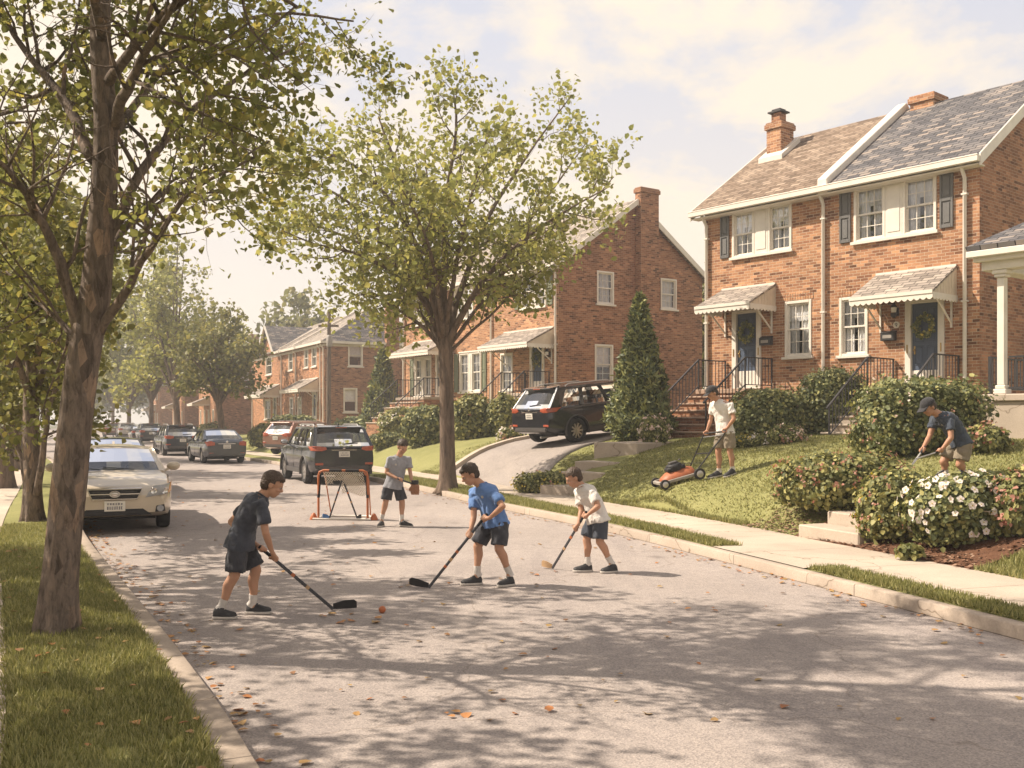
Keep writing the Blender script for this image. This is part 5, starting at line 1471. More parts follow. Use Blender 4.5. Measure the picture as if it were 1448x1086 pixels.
M['chip'] = leaf_mat('bark_chip', [(0.07, 0.036, 0.022), (0.16, 0.08, 0.05), (0.28, 0.16, 0.10), (0.36, 0.24, 0.17)], 0.0)
def litter(name, pos, size, g, mat):
    v, q = leaf_arrays(pos, size, g, np.tile(np.array([[0, 0, 3.0]]), (len(pos), 1)), 1.0)
    return tag(np_mesh(name, v, q, M[mat]), kind='stuff')
fr = scatter(KR, NR, 6.5, 40, -.26, .01, 48, G, lambda x, y, o: .012)
fl_ = scatter(KL, NL, 3.5, 40, -.32, .0, 52, G, lambda x, y, o: .012)
fm = []
for _ in range(420):
    y = 6+G.random()**1.3*30; x0 = np.interp(y, KL[:, 1], KL[:, 0]); x1 = np.interp(y, KR[:, 1], KR[:, 0]); fm.append((x0+(x1-x0)*G.random()**1.5, y, .012))
for (px, py) in [(455, 872), (470, 870), (487, 878), (530, 880), (537, 876), (575, 830)]:
    p = PG(px, py); fm += [(p.x+G.normal(0, .03), p.y+G.normal(0, .05), .014) for _ in range(3)]
vg = scatter(KL, NL, 3.2, 14, .2, 1.1, 5, G, lambda x, y, o: KERB_H+.07)
mb_ = scatter(KR, NR, 10.6, 15.1, lambda y: walk_w(y)-.05, lambda y: walk_w(y)+1.05, 420, G, lambda x, y, o: np.maximum(.137, ground_v(x, y)+.03))
litter('bark_chips', mb_, .05, G, 'chip')
litter('fallen_leaves', np.vstack([fr, fl_, np.array(fm), vg]), .06, G, 'leaf_fallen')
# ---------------------------------------------------------------- cars
M['car_glass'] = glass_mat('car_glass', (0.66, 0.72, 0.76), 0.62, 0.02)
M['tail_red'] = plain('tail_lens', (0.36, 0.075, 0.035), 0.2, 0.15, 20.0, spec=0.6)
M['lamp_clear'] = plain('lamp_lens', (0.34, 0.34, 0.35), 0.08, 0.15, 14.0, spec=0.8)
M['amber'] = plain('amber_lens', (0.62, 0.26, 0.06), 0.2, 0.1, 14.0, spec=0.6)
M['plate'] = plain('number_plate', (0.70, 0.66, 0.58), 0.5, 0.06, 8.0)
M['plate_ink'] = plain('plate_ink', (0.16, 0.15, 0.17), 0.6, 0.1, 8.0)
M['seat_cloth'] = plain('seat_cloth', (0.17, 0.15, 0.14), 0.9, 0.2, 8.0)
M['trim_grey'] = plain('bumper_plastic', (0.075, 0.068, 0.064), 0.6, 0.2, 12.0)
PAINT = {}
def paint(k, c, **kw):
    if k not in PAINT: PAINT[k] = paint_mat('paint_'+k, c, **kw)
    return PAINT[k]

def make_wheel(parent, x, y, r, w, side, spokes, ratio):
    t = MB()
    pr = [(r*.62, -w/2+.01), (r*.9, -w/2), (r*.985, -w/2+.03), (r, -w*.2), (r, w*.2), (r*.985, w/2-.03), (r*.9, w/2), (r*.62, w/2-.01)]
    t.lathe(pr, (0, 0, 0), 'y', 32, 0, False)
    for k in range(40):
        a = 2*math.pi*k/40; t.box(-.012, .012, -w*.3, w*.3, r-.002, r+.005) if k == 0 else None
    o = t.build('wheel', M['rubber'], parent, smooth=35); o.location = (x, y, r)
    q = MB(); s = side; rr = r*ratio; f = s*(w/2-.02)
    q.lathe([(rr, f), (rr*.93, f+s*.008), (rr*.88, f-s*.05)], (0, 0, 0), 'y', 32, 0, False)
    for k in range(spokes):
        a = 2*math.pi*k/spokes; c, sn = math.cos(a), math.sin(a); n = (-sn, c); w0, w1 = rr*.10, rr*.075
        pts = []
        for rad_, ww in ((rr*.12, w0), (rr*.92, w1)):
            for e in (-1, 1): pts.append((c*rad_+n[0]*ww*e, f-s*.004, sn*rad_+n[1]*ww*e))
        q.add(pts+[(p[0], p[1]-s*.04, p[2]) for p in pts], [(0, 1, 3, 2), (4, 5, 7, 6), (0, 2, 6, 4), (1, 3, 7, 5), (0, 1, 5, 4), (2, 3, 7, 6)])
    q.lathe([(rr*.2, f-s*.02), (rr*.19, f+s*.012), (rr*.1, f+s*.016)], (0, 0, 0), 'y', 14)
    q.build('rim', M['alloy'], o, smooth=35)
    d = MB(); d.lathe([(rr*.9, f-s*.055), (rr*.05, f-s*.055)], (0, 0, 0), 'y', 24); d.build('brake_disc', M['black'], o)
    return o

def make_car(name, label, cat, group, loc, heading, pitch, sp, pk):
    """x forward, y left, z up, built round the point under the middle of the wheelbase"""
    L, W, H, wb, wr = sp['L'], sp['W'], sp['H'], sp['wb'], sp['wr']
    root = empty(name, loc, 0); root.rotation_euler = (0, pitch, heading); tag(root, label, cat, group)
    xf, xr = L/2+sp.get('fo', 0), -L/2+sp.get('fo', 0); hw = W/2
    pm = pk
    prof_x = sp['px']; prof_z = sp['pz']          # top outline (fraction of length from rear, height)
    def ztop(x): return float(np.interp((x-xr)/L, prof_x, prof_z))
    def half(x):
        u = (x-xr)/L
        f = 1-.16*max(0, (u-.86)/.14)**2.2-.10*max(0, (.12-u)/.12)**2.0
        return hw*f
    def zbot(x):
        u = (x-xr)/L; return sp['zb']+.10*max(0, (u-.9)/.1)**1.5+.12*max(0, (.1-u)/.1)**1.5
    xs = np.unique(np.concatenate([np.linspace(xr, xr+.35, 6), np.linspace(xr+.35, xf-.5, 18), np.linspace(xf-.5, xf, 8)]))
    rings = []
    zsh = sp['shoulder']
    for x in xs:
        h, zb, zt = half(x), zbot(x), ztop(x); zs = min(zsh, zt-.05); m = zs-zb
        sec = [(h*.80, zb), (h*.94, zb+.03), (h*.985, zb+.14*m+.03), (h, zb+.42*m), (h*1.0, zb+.62*m), (h*.985, zb+.82*m), (h*.955, zs-.02), (h*.925, zs+.012), (h*.80, zs+(zt-zs)*.72), (h*.5, zt-.006), (h*.2, zt)]
        ring = [(x, y, z) for y, z in sec]+[(x, -y, z) for y, z in sec[::-1]]
        rings.append(ring)
    b = MB(); b.rings(rings)
    me = b.mesh('body')
    cut = MB()
    ax = [wb/2, -wb/2]
    for x in ax:
        for s in (1, -1): cut.lathe([(wr*1.17, s*(hw-.34)), (wr*1.17, s*(hw+.2))], (x, 0, wr*1.02), 'y', 36)
    cm = cut.mesh('cut'); cm.materials.append(pm); cm.materials.append(M['black']); cm.polygons.foreach_set('material_index', [1]*len(cm.polygons))
    me.materials.append(pm); me.materials.append(M['black'])
    me = bool_cut(me, cm)
    me.shade_smooth(); me.set_sharp_from_angle(angle=R(34))
    link('body', me, root)
    # greenhouse ---------------------------------------------------------
    yb, yr = hw*.90, hw*sp.get('tuck', .70)
    A0, A1, C1, C0 = sp['cowl'], sp['wtop'], sp['rtop'], sp['rbase']
    A0, A1, C1, C0 = [xr+v*L for v in (A0, A1, C1, C0)]
    zb0, zr_ = zsh-.01, H-.055
    zc = lambda x: ztop(x)-.01
    def side(u, v, s):
        bx = A0+(C0-A0)*u; rx = A1+(C1-A1)*u
        bz = max(zb0, ztop(bx)-.03) if u < .12 or u > .9 else zb0
        x = bx+(rx-bx)*v; y = yb+(yr-yb)*v+.035*math.sin(math.pi*v); z = bz+(zr_-bz)*v-.012*(2*u-1)**2*v
        return Vector((x, s*y, z))
    fr = MB()
    def panel(fn, us, vs, holes, th=.03, nrm=None, wind=1):
        """grid surface with window holes, given a little thickness"""
        for i in range(len(us)-1):
            for j in range(len(vs)-1):
                if (i, j) in holes: continue
                q = [fn(us[i], vs[j]), fn(us[i+1], vs[j]), fn(us[i+1], vs[j+1]), fn(us[i], vs[j+1])]
                n = (q[1]-q[0]).cross(q[3]-q[0]).normalized()*th*wind
                fr.add(q+[p-n for p in q], [(0, 1, 2, 3), (7, 6, 5, 4), (0, 4, 5, 1), (1, 5, 6, 2), (2, 6, 7, 3), (3, 7, 4, 0)])
    gl_sets = []
    wins = sp['wins']
    us = sorted(set([0, 1]+[w for p in wins for w in p])); vs = [0, .05, .9, 1.0]
    for s in (1, -1):
        holes = {(us.index(a), 1) for a, b_ in wins}
        panel(lambda u, v: side(u, v, s), us, vs, holes, .03, None, -s)
        for a, b_ in wins:
            m = MB(); n = 5
            for i in range(n):
                u0, u1 = a+(b_-a)*i/n, a+(b_-a)*(i+1)/n
                for j in range(4):
                    v0, v1 = .05+.85*j/4, .05+.85*(j+1)/4
                    off = Vector((0, -s*.012, 0)); m.poly([side(u0, v0, s)+off, side(u1, v0, s)+off, side(u1, v1, s)+off, side(u0, v1, s)+off])
            m.build('side_window', M['car_glass'], root, smooth=180)
        if sp.get('chrome'):
            m = MB(); k = 14
            path = [side(wins[0][0]+(wins[-1][1]-wins[0][0])*i/k, .04, s)+Vector((0, s*.006, 0)) for i in range(k+1)]
            path += [side(wins[-1][1], .04+.86*i/4, s)+Vector((-.0, s*.006, 0)) for i in range(1, 5)]
            m.tube(path, .012, 6); m.build('window_trim', M['chrome'], root, smooth=60)
    def screen(front):
        e0, e1 = (A0, A1) if front else (C0, C1); sgn = 1 if front else -1
        z0 = max(zb0, ztop(e0)-.03)
        def fn(u, v):
            t = 2*u-1; y = t*(yb+(yr-yb)*v+.035*math.sin(math.pi*v)); bow = (1-t*t)
            return Vector((e0+(e1-e0)*v+sgn*bow*(.10*(1-v)+.05*v), y, z0+(zr_-z0)*v+bow*.03*v))
        return fn
    ub = [0, .045, .2, .35, .5, .65, .8, .955, 1]
    for front in (True, False):
        fn = screen(front); v0, v1 = (.03, .95) if front else (.06, .90)
        panel(fn, ub, [0, v0, v1, 1], {(i, 1) for i in range(1, 7)}, .02, None, 1 if front else -1)
        m = MB()
        for i in range(1, 7):
            for j in range(5):
                a0, a1 = v0+(v1-v0)*j/5, v0+(v1-v0)*(j+1)/5; off = Vector((-.008 if front else .008, 0, 0))
                m.poly([fn(ub[i], a0)+off, fn(ub[i+1], a0)+off, fn(ub[i+1], a1)+off, fn(ub[i], a1)+off])
        m.build('windscreen' if front else 'rear_window', M['car_glass'], root, smooth=180)
    # roof skin
    n = 10; rg = []
    for i in range(n+1):
        u = i/n; rr = []
        for k in range(13):
            t = -1+2*k/12
            p = side(u, 1.0, 1); y = p.y*t; e = 1-t*t
            x = p.x+(e*.05 if i == 0 else (-e*.05 if i == n else 0))
            rr.append((x, y, p.z+.004+e*.045*math.sin(math.pi*(.12+.76*u))**.5+e*.018))
        rg.append(rr)
    fr.rings(rg, 0, False, False); fr.rings([[(x, y, z-.035) for x, y, z in r] for r in rg], 0, False, False)
    c = fr.build('cabin', pm, root, smooth=40, recalc=True)
    deck = MB(); deck.box(C0+.12, A0-.12, -yb+.06, yb-.06, zb0-.16, zb0-.14)
    deck.box(A0-.45, A0-.05, -yb+.08, yb-.08, zb0-.13, zb0+.01); deck.build('dashboard', M['trim_grey'], root, bevel=.02)
    for x in ([A1-.35, (A1+C1)/2-.25] if not sp.get('wagon') else [A1-.35, (A1+C1)/2, C1+.35]):
        for y in (.36, -.36):
            st = MB(); st.box(x-.10, x+.04, y-.24, y+.24, zb0-.2, zb0+.17); st.box(x-.08, x+.02, y-.13, y+.13, zb0+.19, zb0+.36); st.box(x-.05, x-.01, y-.06, y+.06, zb0+.12, zb0+.18)
            st.build('seat', M['seat_cloth'], root, bevel=.035, seg=2, smooth=50)
    sw = MB(); sw.tube([(A0-.55+.05*math.sin(t), .36+.18*math.cos(t), zb0+.02+.17*math.sin(t)) for t in np.linspace(0, 6.283, 20)], .014, 6); sw.build('steering_wheel', M['black'], root, smooth=60)
    mi = MB(); mi.box(A1-.02, A1+.02, -.13, .13, zr_-.16, zr_-.09); mi.box(A1-.005, A1+.01, -.015, .015, zr_-.09, zr_-.01); mi.build('rear_view_mirror', M['black'], root, bevel=.012)
    # wheels
    for x in ax:
        for s in (1, -1): make_wheel(root, x, s*(hw-.115), wr, .21, s, sp.get('spokes', 5), sp.get('rim', .66))
    # cladding, bumpers, handles, mirrors
    if sp.get('clad'):
        m = MB()
        for s in (1, -1):
            for x in ax:
                pts = [(x+wr*1.2*math.cos(t), s*(hw-.012), wr*1.02+wr*1.2*math.sin(t)) for t in np.linspace(-.25, math.pi+.25, 22)]
                m.tube(pts, .04, 6, squash=.6)
            m.box(-wb/2+wr*1.15, wb/2-wr*1.15, s*(hw-.03) if s > 0 else -hw-.015, hw+.015 if s > 0 else -(hw-.03), sp['zb']+.0, sp['zb']+.13)
        m.build('wheel_arch_trim', M['trim_grey'], root, smooth=50)
    for s in (1, -1):
        m = MB(); mx = A0-.32
        m.ball((mx, s*(hw+.09), zsh+.11), (.075, .115, .08), 12, 8); m.bar((mx, s*(hw-.06), zsh+.03), (mx, s*(hw+.05), zsh+.08), .06, .04)
        o = m.build('door_mirror', pm, root, smooth=60)
        g_ = MB(); g_.ball((mx-.035, s*(hw+.09), zsh+.11), (.045, .098, .064), 10, 6); g_.build('mirror_glass', M['lamp_clear'], o, smooth=180)
        for u in sp['handles']:
            x = xr+u*L; m = MB(); m.box(x-.09, x+.09, s*(hw*.985)-.01, s*(hw*.985)+.022, zsh-.13, zsh-.10); m.build('door_handle', pm, root, bevel=.01)
        for u in sp['cuts']:                      # shut lines
            x = xr+u*L; m = MB(); k = 8
            zs = np.linspace(sp['zb']+.12, zsh-.03, k); pts = []
            for z in zs:
                m_ = zsh-sp['zb']; t = (z-sp['zb'])/m_; y = hw*(.985+.015*math.sin(math.pi*min(1, max(0, t))))
                pts.append((x, s*(y-.004), z))
            m.tube(pts, .006, 4); m.build('door_seam', M['black'], root)
    # plan curves used to lay lamps and trim against the body
    def xfront(y):
        r_ = min(1, abs(y)/hw)
        if r_ <= .84: return xf
        return xr+L*(.86+.14*min(1, ((1-r_)/.16))**(1/2.2))
    def xrear(y):
        r_ = min(1, abs(y)/hw)
        if r_ <= .9: return xr
        return xr+L*(.12-.12*min(1, ((1-r_)/.10))**(1/2.0))
    def lens(nm, poly, front, mat, out=.014, parent=None, n=6):
        """outline in (y, z) wrapped round the end of the body"""
        m = MB(); fx = xfront if front else xrear; sg = 1 if front else -1
        ys = [p[0] for p in poly]; pts = []
        P2 = []
        for i in range(len(poly)):
            a, b_ = poly[i], poly[(i+1) % len(poly)]
            for k in range(4): P2.append((a[0]+(b_[0]-a[0])*k/4, a[1]+(b_[1]-a[1])*k/4))
        cy = sum(p[0] for p in P2)/len(P2); cz = sum(p[1] for p in P2)/len(P2)
        def at(y, z, o):
            base = fx(y); r_ = abs(y)/hw; tip = max(0, (r_-.8))*1.2
            return (base+sg*o, y+(math.copysign(.02*tip, y)), z)
        rings = [[at(y, z, -.06) for y, z in P2], [at(y, z, out*.7) for y, z in P2], [at(cy+(y-cy)*.85, cz+(z-cz)*.85, out) for y, z in P2], [at(cy+(y-cy)*.4, cz+(z-cz)*.4, out*1.25) for y, z in P2]]
        m.rings(rings)
        return m.build(nm, mat, parent or root, smooth=50)
    for s in (1, -1):
        h = lens('headlight', [(s*y, z) for y, z in sp['head']], True, M['lamp_clear'])
        if sp.get('amber'): lens('indicator', [(s*y, z) for y, z in sp['amber']], True, M['amber'], .02, h)
        yy = np.mean([p[0] for p in sp['head']]); zz = np.mean([p[1] for p in sp['head']])
        for k, off in enumerate((-.09, .07)):
            r_ = MB(); r_.lathe([(.058, 0), (.05, .012), (.02, .004)], (0, 0, 0), 'x', 16); o = r_.build('reflector', M['chrome'], h, smooth=50); y = s*(yy+off); o.location = (xfront(y)+.012, y, zz-.01)
        t = lens('tail_light', [(s*y, z) for y, z in sp['tail']], False, M['tail_red'])
        if sp.get('fog'):
            fg = lens('fog_light', [(s*y, z) for y, z in sp['fog']], True, M['black'], .01)
            y, z = np.mean([p[0] for p in sp['fog']])*s, np.mean([p[1] for p in sp['fog']]); r_ = MB(); r_.lathe([(.055, 0), (.05, .015)], (0, 0, 0), 'x', 14); o = r_.build('fog_lens', M['lamp_clear'], fg); o.location = (xfront(y)+.012, y, z)
        if sp.get('refl'): lens('rear_reflector', [(s*y, z) for y, z in sp['refl']], False, M['tail_red'], .012)
    gr = lens('grille', sp['grille'], True, M['black'], .012)
    gy = max(p[0] for p in sp['grille']); gz0 = min(p[1] for p in sp['grille']); gz1 = max(p[1] for p in sp['grille'])
    fm = MB(); pts = [Vector((xfront(y)+.02, y, z)) for y, z in sp['grille']]; fm.tube(pts+[pts[0]], .016, 6)
    gw = min(abs(p[0]) for p in sp['grille'])
    fm.bar((xf+.024, -gw*1.15, (gz0+gz1)/2), (xf+.024, gw*1.15, (gz0+gz1)/2), .02, .022, up=(1, 0, 0)); fm.build('grille_trim', M['chrome'], gr, smooth=50)
    for k in range(5):
        z = gz0+(gz1-gz0)*(k+.5)/5; sl_ = MB(); sl_.box(xf+.012, xf+.018, -gw*1.0, gw*1.0, z-.004, z+.004); sl_.build('slat', M['trim_grey'], gr)
    em = MB(); em.tube([(xf+.03, .075*math.cos(t), (gz0+gz1)/2+.048*math.sin(t)) for t in np.linspace(0, 6.283, 22)], .011, 6); em.tube([(xf+.03, .04*math.cos(t), (gz0+gz1)/2+.008+.02*math.sin(t)) for t in np.linspace(.3, 2.84, 10)], .007, 5)
    em.ball((xf+.018, 0, (gz0+gz1)/2), (.012, .07, .043), 12, 6); em.build('emblem', M['chrome'], gr, smooth=60)
    lens('lower_grille', sp['lower'], True, M['black'], .008)
    def plate(x, z, sg):
        p = MB(); p.box(min(x, x+sg*.012), max(x, x+sg*.012), -.155, .155, z-.08, z+.08); o = p.build('number_plate', M['plate'], root, bevel=.004)
        q = MB(); xx = x+sg*.0135; rs = random.Random(5)
        for row, (zz, hh, n_) in enumerate(((z+.035, .03, 6), (z-.028, .05, 7))):
            for k in range(n_):
                y = -.12+.24*(k+.5)/n_; w_ = .24/n_*.62
                for st in rs.sample(range(6), 4):
                    y0, y1, z0, z1 = [(y-w_/2, y-w_/2+.007, -hh/2, hh/2), (y+w_/2-.007, y+w_/2, -hh/2, hh/2), (y-w_/2, y+w_/2, hh/2-.006, hh/2), (y-w_/2, y+w_/2, -hh/2, -hh/2+.006), (y-w_/2, y+w_/2, -.003, .003), (y-.004, y+.004, -hh/2, hh/2)][st]
                    e = sg*.0002*(st+1); q.box(min(xx, xx+e+sg*.001), max(xx, xx+e+sg*.001), y0, y1, zz+z0, zz+z1)
        q.build('plate_lettering', M['plate_ink'], o, uv=False)
    plate(xf+.012, sp['fplate'], 1); plate(xr-.012, sp['rplate'], -1)
    rb = MB(); rb.box(xr-.035, xr+.06, -hw*.78, hw*.78, sp['zb']+.1, sp['zb']+.24); rb.build('rear_bumper', M['trim_grey'] if sp.get('clad') else pm, root, bevel=.03, seg=2, smooth=50)
    pr_ = MB(); pz = sp['rplate']; pr_.box(xr-.008, xr+.03, -.36, .36, pz+.10, pz+.135); pr_.build('boot_trim', M['chrome'], root, bevel=.008)
    be = MB(); be.lathe([(.05, -.012), (.04, -.02), (.01, -.024)], (xr, 0, pz+.20), 'x', 16); be.build('rear_badge', M['chrome'], root, smooth=50)
    ss = MB()
    for y0 in (-hw*.7, hw*.7): pass
    ss.tube([(xr+.6, -.45, .26), (xr-.02, -.45, .26)], .03, 10); ss.build('exhaust', M['alloy'], root, smooth=50)
    un = MB(); un.box(-wb/2-.3, wb/2+.3, -hw*.72, hw*.72, sp['zb']-.06, sp['zb']+.05); un.build('underbody', M['black'], root)
    if sp.get('rails'):
        for s in (1, -1):
            m = MB(); p0, p1 = side(.12, 1, s), side(.86, 1, s)
            m.tube([p0+Vector((0, -s*.05, .03)), p0+Vector((-.12, -s*.05, .085)), p1+Vector((.12, -s*.05, .085)), p1+Vector((0, -s*.05, .03))], .018, 8)
            m.build('roof_rail', M['alloy'], root, smooth=50)
    if sp.get('spoiler'):
        m = MB(); z = zr_+.03; m.prism([(C1+.12, -yr*.94, z+.02), (C1-.20, -yr*.88, z-.02), (C1-.20, -yr*.88, z-.06), (C1+.12, -yr*.94, z-.04)], (0, yr*1.85, 0)); m.build('spoiler', pm, root, bevel=.012)
        m = MB(); m.box(C1-.21, C1-.203, -.16, .16, z-.05, z-.03); m.build('brake_light', M['tail_red'], root)
        m = MB(); m.bar((C0-.02, 0, zb0+.10), (C0+.02, -.42, zb0+.14), .02, .02); m.build('wiper', M['black'], root)
    wv = MB()
    for y in (.32, -.22): wv.bar((A0+.06, y, max(zb0, ztop(A0)-.03)+.03), (A0-.02, y-.5 if y > 0 else y-.42, max(zb0, ztop(A0)-.03)+.075), .018, .012)
    wv.build('wiper', M['black'], root)
    an = MB(); an.prism([(C1+.25, -.02, H+.0), (C1+.10, -.02, H+.0), (C1+.10, -.02, H+.05)], (0, .04, 0)); an.build('antenna', pm, root)
    return root

SEDAN = dict(L=4.6, W=1.76, H=1.37, wb=2.68, wr=.315, zb=.24, shoulder=.90, px=[0, .03, .2, .36, .72, .9, .975, 1.0], pz=[.90, 1.02, 1.06, .98, .985, .86, .74, .62],
             cowl=.735, wtop=.58, rtop=.33, rbase=.16, wins=[(.07, .40), (.45, .78)], handles=(.44, .64), cuts=(.33, .52, .72), spokes=10,
             head=[(.45, .575), (.80, .63), (.86, .79), (.58, .76)], amber=[(.80, .63), (.868, .65), (.885, .80), (.84, .795)], tail=[(.50, .78), (.80, .74), (.86, .92), (.66, .96), (.50, .90)],
             grille=[(-.40, .72), (-.33, .56), (.33, .56), (.40, .72)], lower=[(-.55, .30), (.55, .30), (.42, .40), (-.42, .40)], fog=[(.60, .34), (.76, .35), (.74, .46), (.62, .44)], fplate=.45, rplate=.72, refl=[(.55, .44), (.72, .44), (.72, .47), (.55, .47)])
SUV = dict(L=4.62, W=1.88, H=1.67, wb=2.72, wr=.36, zb=.30, shoulder=1.06, px=[0, .02, .06, .3, .74, .9, .975, 1.0], pz=[1.02, 1.10, 1.14, 1.10, 1.12, 1.04, .94, .78],
           cowl=.75, wtop=.62, rtop=.115, rbase=.012, wins=[(.06, .33), (.37, .63), (.67, .88)], handles=(.42, .62), cuts=(.27, .50, .73), spokes=10, rim=.7, clad=True, rails=True, spoiler=True, chrome=True, wagon=True, tuck=.74,
           head=[(.50, .80), (.84, .84), (.88, .98), (.55, .92)], tail=[(.50, .99), (.64, .95), (.90, .96), (.93, 1.08), (.72, 1.09), (.52, 1.06)],
           grille=[(-.40, .92), (-.36, .68), (.36, .68), (.40, .92)], lower=[(-.6, .40), (.6, .40), (.5, .52), (-.5, .52)], fplate=.58, rplate=.86, refl=[(.60, .56), (.82, .56), (.82, .62), (.60, .62)])
HATCH = dict(SUV, L=4.5, W=1.80, H=1.60, wr=.34, zb=.27, shoulder=1.0, pz=[.96, 1.04, 1.08, 1.05, 1.06, .98, .88, .72], cowl=.74,
             head=[(.50, .74), (.80, .78), (.84, .92), (.55, .86)], tail=[(.44, .92), (.60, .87), (.85, .89), (.88, 1.03), (.68, 1.06), (.46, 1.02)], grille=[(-.40, .86), (-.36, .62), (.36, .62), (.40, .86)], rplate=.80, fplate=.52)
GC = 'cars parked along the street'
DARK = paint('dark_grey', (0.030, 0.033, 0.042), metal=.45, rough=.22)
TAN = paint('tan', (0.52, 0.435, 0.325), metal=.12, rough=.3)
STEEL = paint('steel_grey', (0.055, 0.060, 0.072), metal=.45, rough=.24)
SILV = paint('silver', (0.42, 0.40, 0.38), metal=.4)
CHAR = paint('charcoal', (0.028, 0.029, 0.034), metal=.4, rough=.2)
RUST = paint('red', (0.24, 0.115, 0.085), metal=.3)
def head_dir(dx, dy): return math.atan2(dy, dx)
def park(name, label, rear, hd, spec, pk, z=0, group=GC, pitch=0, cat='car', by='rear'):
    """place a car by the middle of its rear (or front) end"""
    d = Vector((math.cos(hd), math.sin(hd))); s = 1 if by == 'rear' else -1
    c = Vector(rear)+d*spec['L']/2*s
    return make_car(name, label, cat, group, (c.x, c.y, z), hd, pitch, spec, pk)
SD = R(90+23)      # the street runs 23 degrees left of straight ahead
park('sedan', 'tan saloon facing us at the left kerb, its plate and oval-badged grille showing', (-6.28, 15.9), SD+R(180)-R(1), SEDAN, TAN, by='front')
park('suv', 'dark grey SUV parked at the right kerb behind the hockey goal', (-4.72, 28.3), SD+R(1.5), SUV, DARK)
park('sedan', 'dark grey saloon parked ahead of the SUV behind the hockey goal', (-11.9, 42.0), SD+R(5), dict(SEDAN, H=1.46), STEEL)
park('hatchback_car', 'grey hatchback parked ahead of the dark saloon, seen from behind', (-16.85, 51.5), SD+R(4), HATCH, STEEL)
park('sedan', 'dark car whose roof shows just behind the tan saloon', (-9.6, 24.4), SD+R(180), SEDAN, CHAR, by='front')
for i, (x, y, sp_, pk_, lab) in enumerate([(-28.7, 80, HATCH, STEEL, 'small distant dark car nearest in the far parked row'), (-32.0, 87, SEDAN, CHAR, 'second distant car of the far parked row'), (-38.2, 100, HATCH, SILV, 'pale distant car, third in the far parked row'), (-43.2, 109, HATCH, RUST, 'farthest reddish car of the parked row')]):
    park('parked_car', lab, (x, y), R(90+25), sp_, pk_)
park('parked_car', 'pale distant car standing on the left side far down the street', (-44.0, 92), R(-90+25), SEDAN, SILV, by='front')
hd = math.atan2(.6, .8); dv = Vector((.8, .6)); rp_ = Vector((.56, 28.6)); 
ra_, fa_ = rp_+dv*.95, rp_+dv*3.67; z1, z2 = ground(*ra_)+.055, ground(*fa_)+.055
make_car('suv', 'black SUV parked up the sloping driveway before the brick gable', 'car', GC, ((ra_+fa_).x/2, (ra_+fa_).y/2, (z1+z2)/2), hd, -math.atan2(z2-z1, 2.72), SUV, CHAR)
park('parked_car', 'small dull red car on a far driveway left of the street SUV', (-11.2, 47.6), R(60), dict(HATCH), RUST, z=ground(-11.0, 49)+.02)
# ---------------------------------------------------------------- people
M['skin'] = plain('skin', (0.43, 0.235, 0.15), 0.55, 0.08, 9.0, spec=0.35, Subsurface_Weight=0.08)
M['skin_tan'] = plain('skin_tan', (0.40, 0.21, 0.13), 0.55, 0.08, 9.0, spec=0.35, Subsurface_Weight=0.08)
M['eye_white'] = plain('eye', (0.36, 0.32, 0.29), 0.5, 0.03, 5.0)
M['iris'] = plain('iris', (0.03, 0.02, 0.015), 0.2, 0.1, 5.0)
M['hair'] = plain('hair', (0.050, 0.032, 0.022), 0.5, 0.35, 60.0, spec=0.4, bump=0.6, bscale=90.0)
M['hair_brown'] = plain('hair_brown', (0.065, 0.040, 0.026), 0.5, 0.35, 60.0, spec=0.4, bump=0.6, bscale=90.0)
M['navy'] = cloth_mat('cloth_charcoal', (0.058, 0.062, 0.078), var=.3)
M['blue'] = cloth_mat('cloth_blue', (0.115, 0.205, 0.42))
M['offwhite'] = cloth_mat('cloth_offwhite', (0.62, 0.58, 0.535), var=.08)
M['grey'] = cloth_mat('cloth_grey', (0.27, 0.27, 0.29))
M['shorts'] = cloth_mat('cloth_black', (0.050, 0.051, 0.060), var=.3)
M['shorts_blue'] = cloth_mat('cloth_slate', (0.062, 0.070, 0.088))
M['khaki'] = cloth_mat('cloth_khaki', (0.225, 0.185, 0.135))
M['slate_shirt'] = cloth_mat('cloth_dark_slate', (0.052, 0.062, 0.082))
M['cap'] = cloth_mat('cap_cloth', (0.035, 0.034, 0.036))
M['sock'] = cloth_mat('sock_cloth', (0.58, 0.54, 0.50))
M['shoe'] = plain('shoe_leather', (0.032, 0.031, 0.033), 0.6, 0.2, 30.0)
M['sole'] = plain('shoe_sole', (0.45, 0.41, 0.37), 0.7, 0.1, 20.0)
M['orange'] = plain('orange_plastic', (0.42, 0.13, 0.05), 0.45, 0.15, 8.0)
M['tan_leather'] = plain('tan_leather', (0.25, 0.12, 0.065), 0.6, 0.2, 20.0)
M['tape'] = plain('stick_tape', (0.018, 0.018, 0.02), 0.8, 0.2, 40.0)
M['shaft'] = plain('stick_shaft', (0.055, 0.055, 0.062), 0.4, 0.2, 20.0)
M['blade_wood'] = plain('stick_wood', (0.42, 0.27, 0.15), 0.5, 0.15, 15.0)
M['net'] = plain('net_cord', (0.62, 0.55, 0.44), 0.9, 0.1, 20.0)
M['blue_paint'] = plain('blue_paint', (0.10, 0.22, 0.45), 0.5, 0.1, 10.0)
M['mower_orange'] = plain('mower_shell', (0.36, 0.115, 0.05), 0.5, 0.12, 9.0)

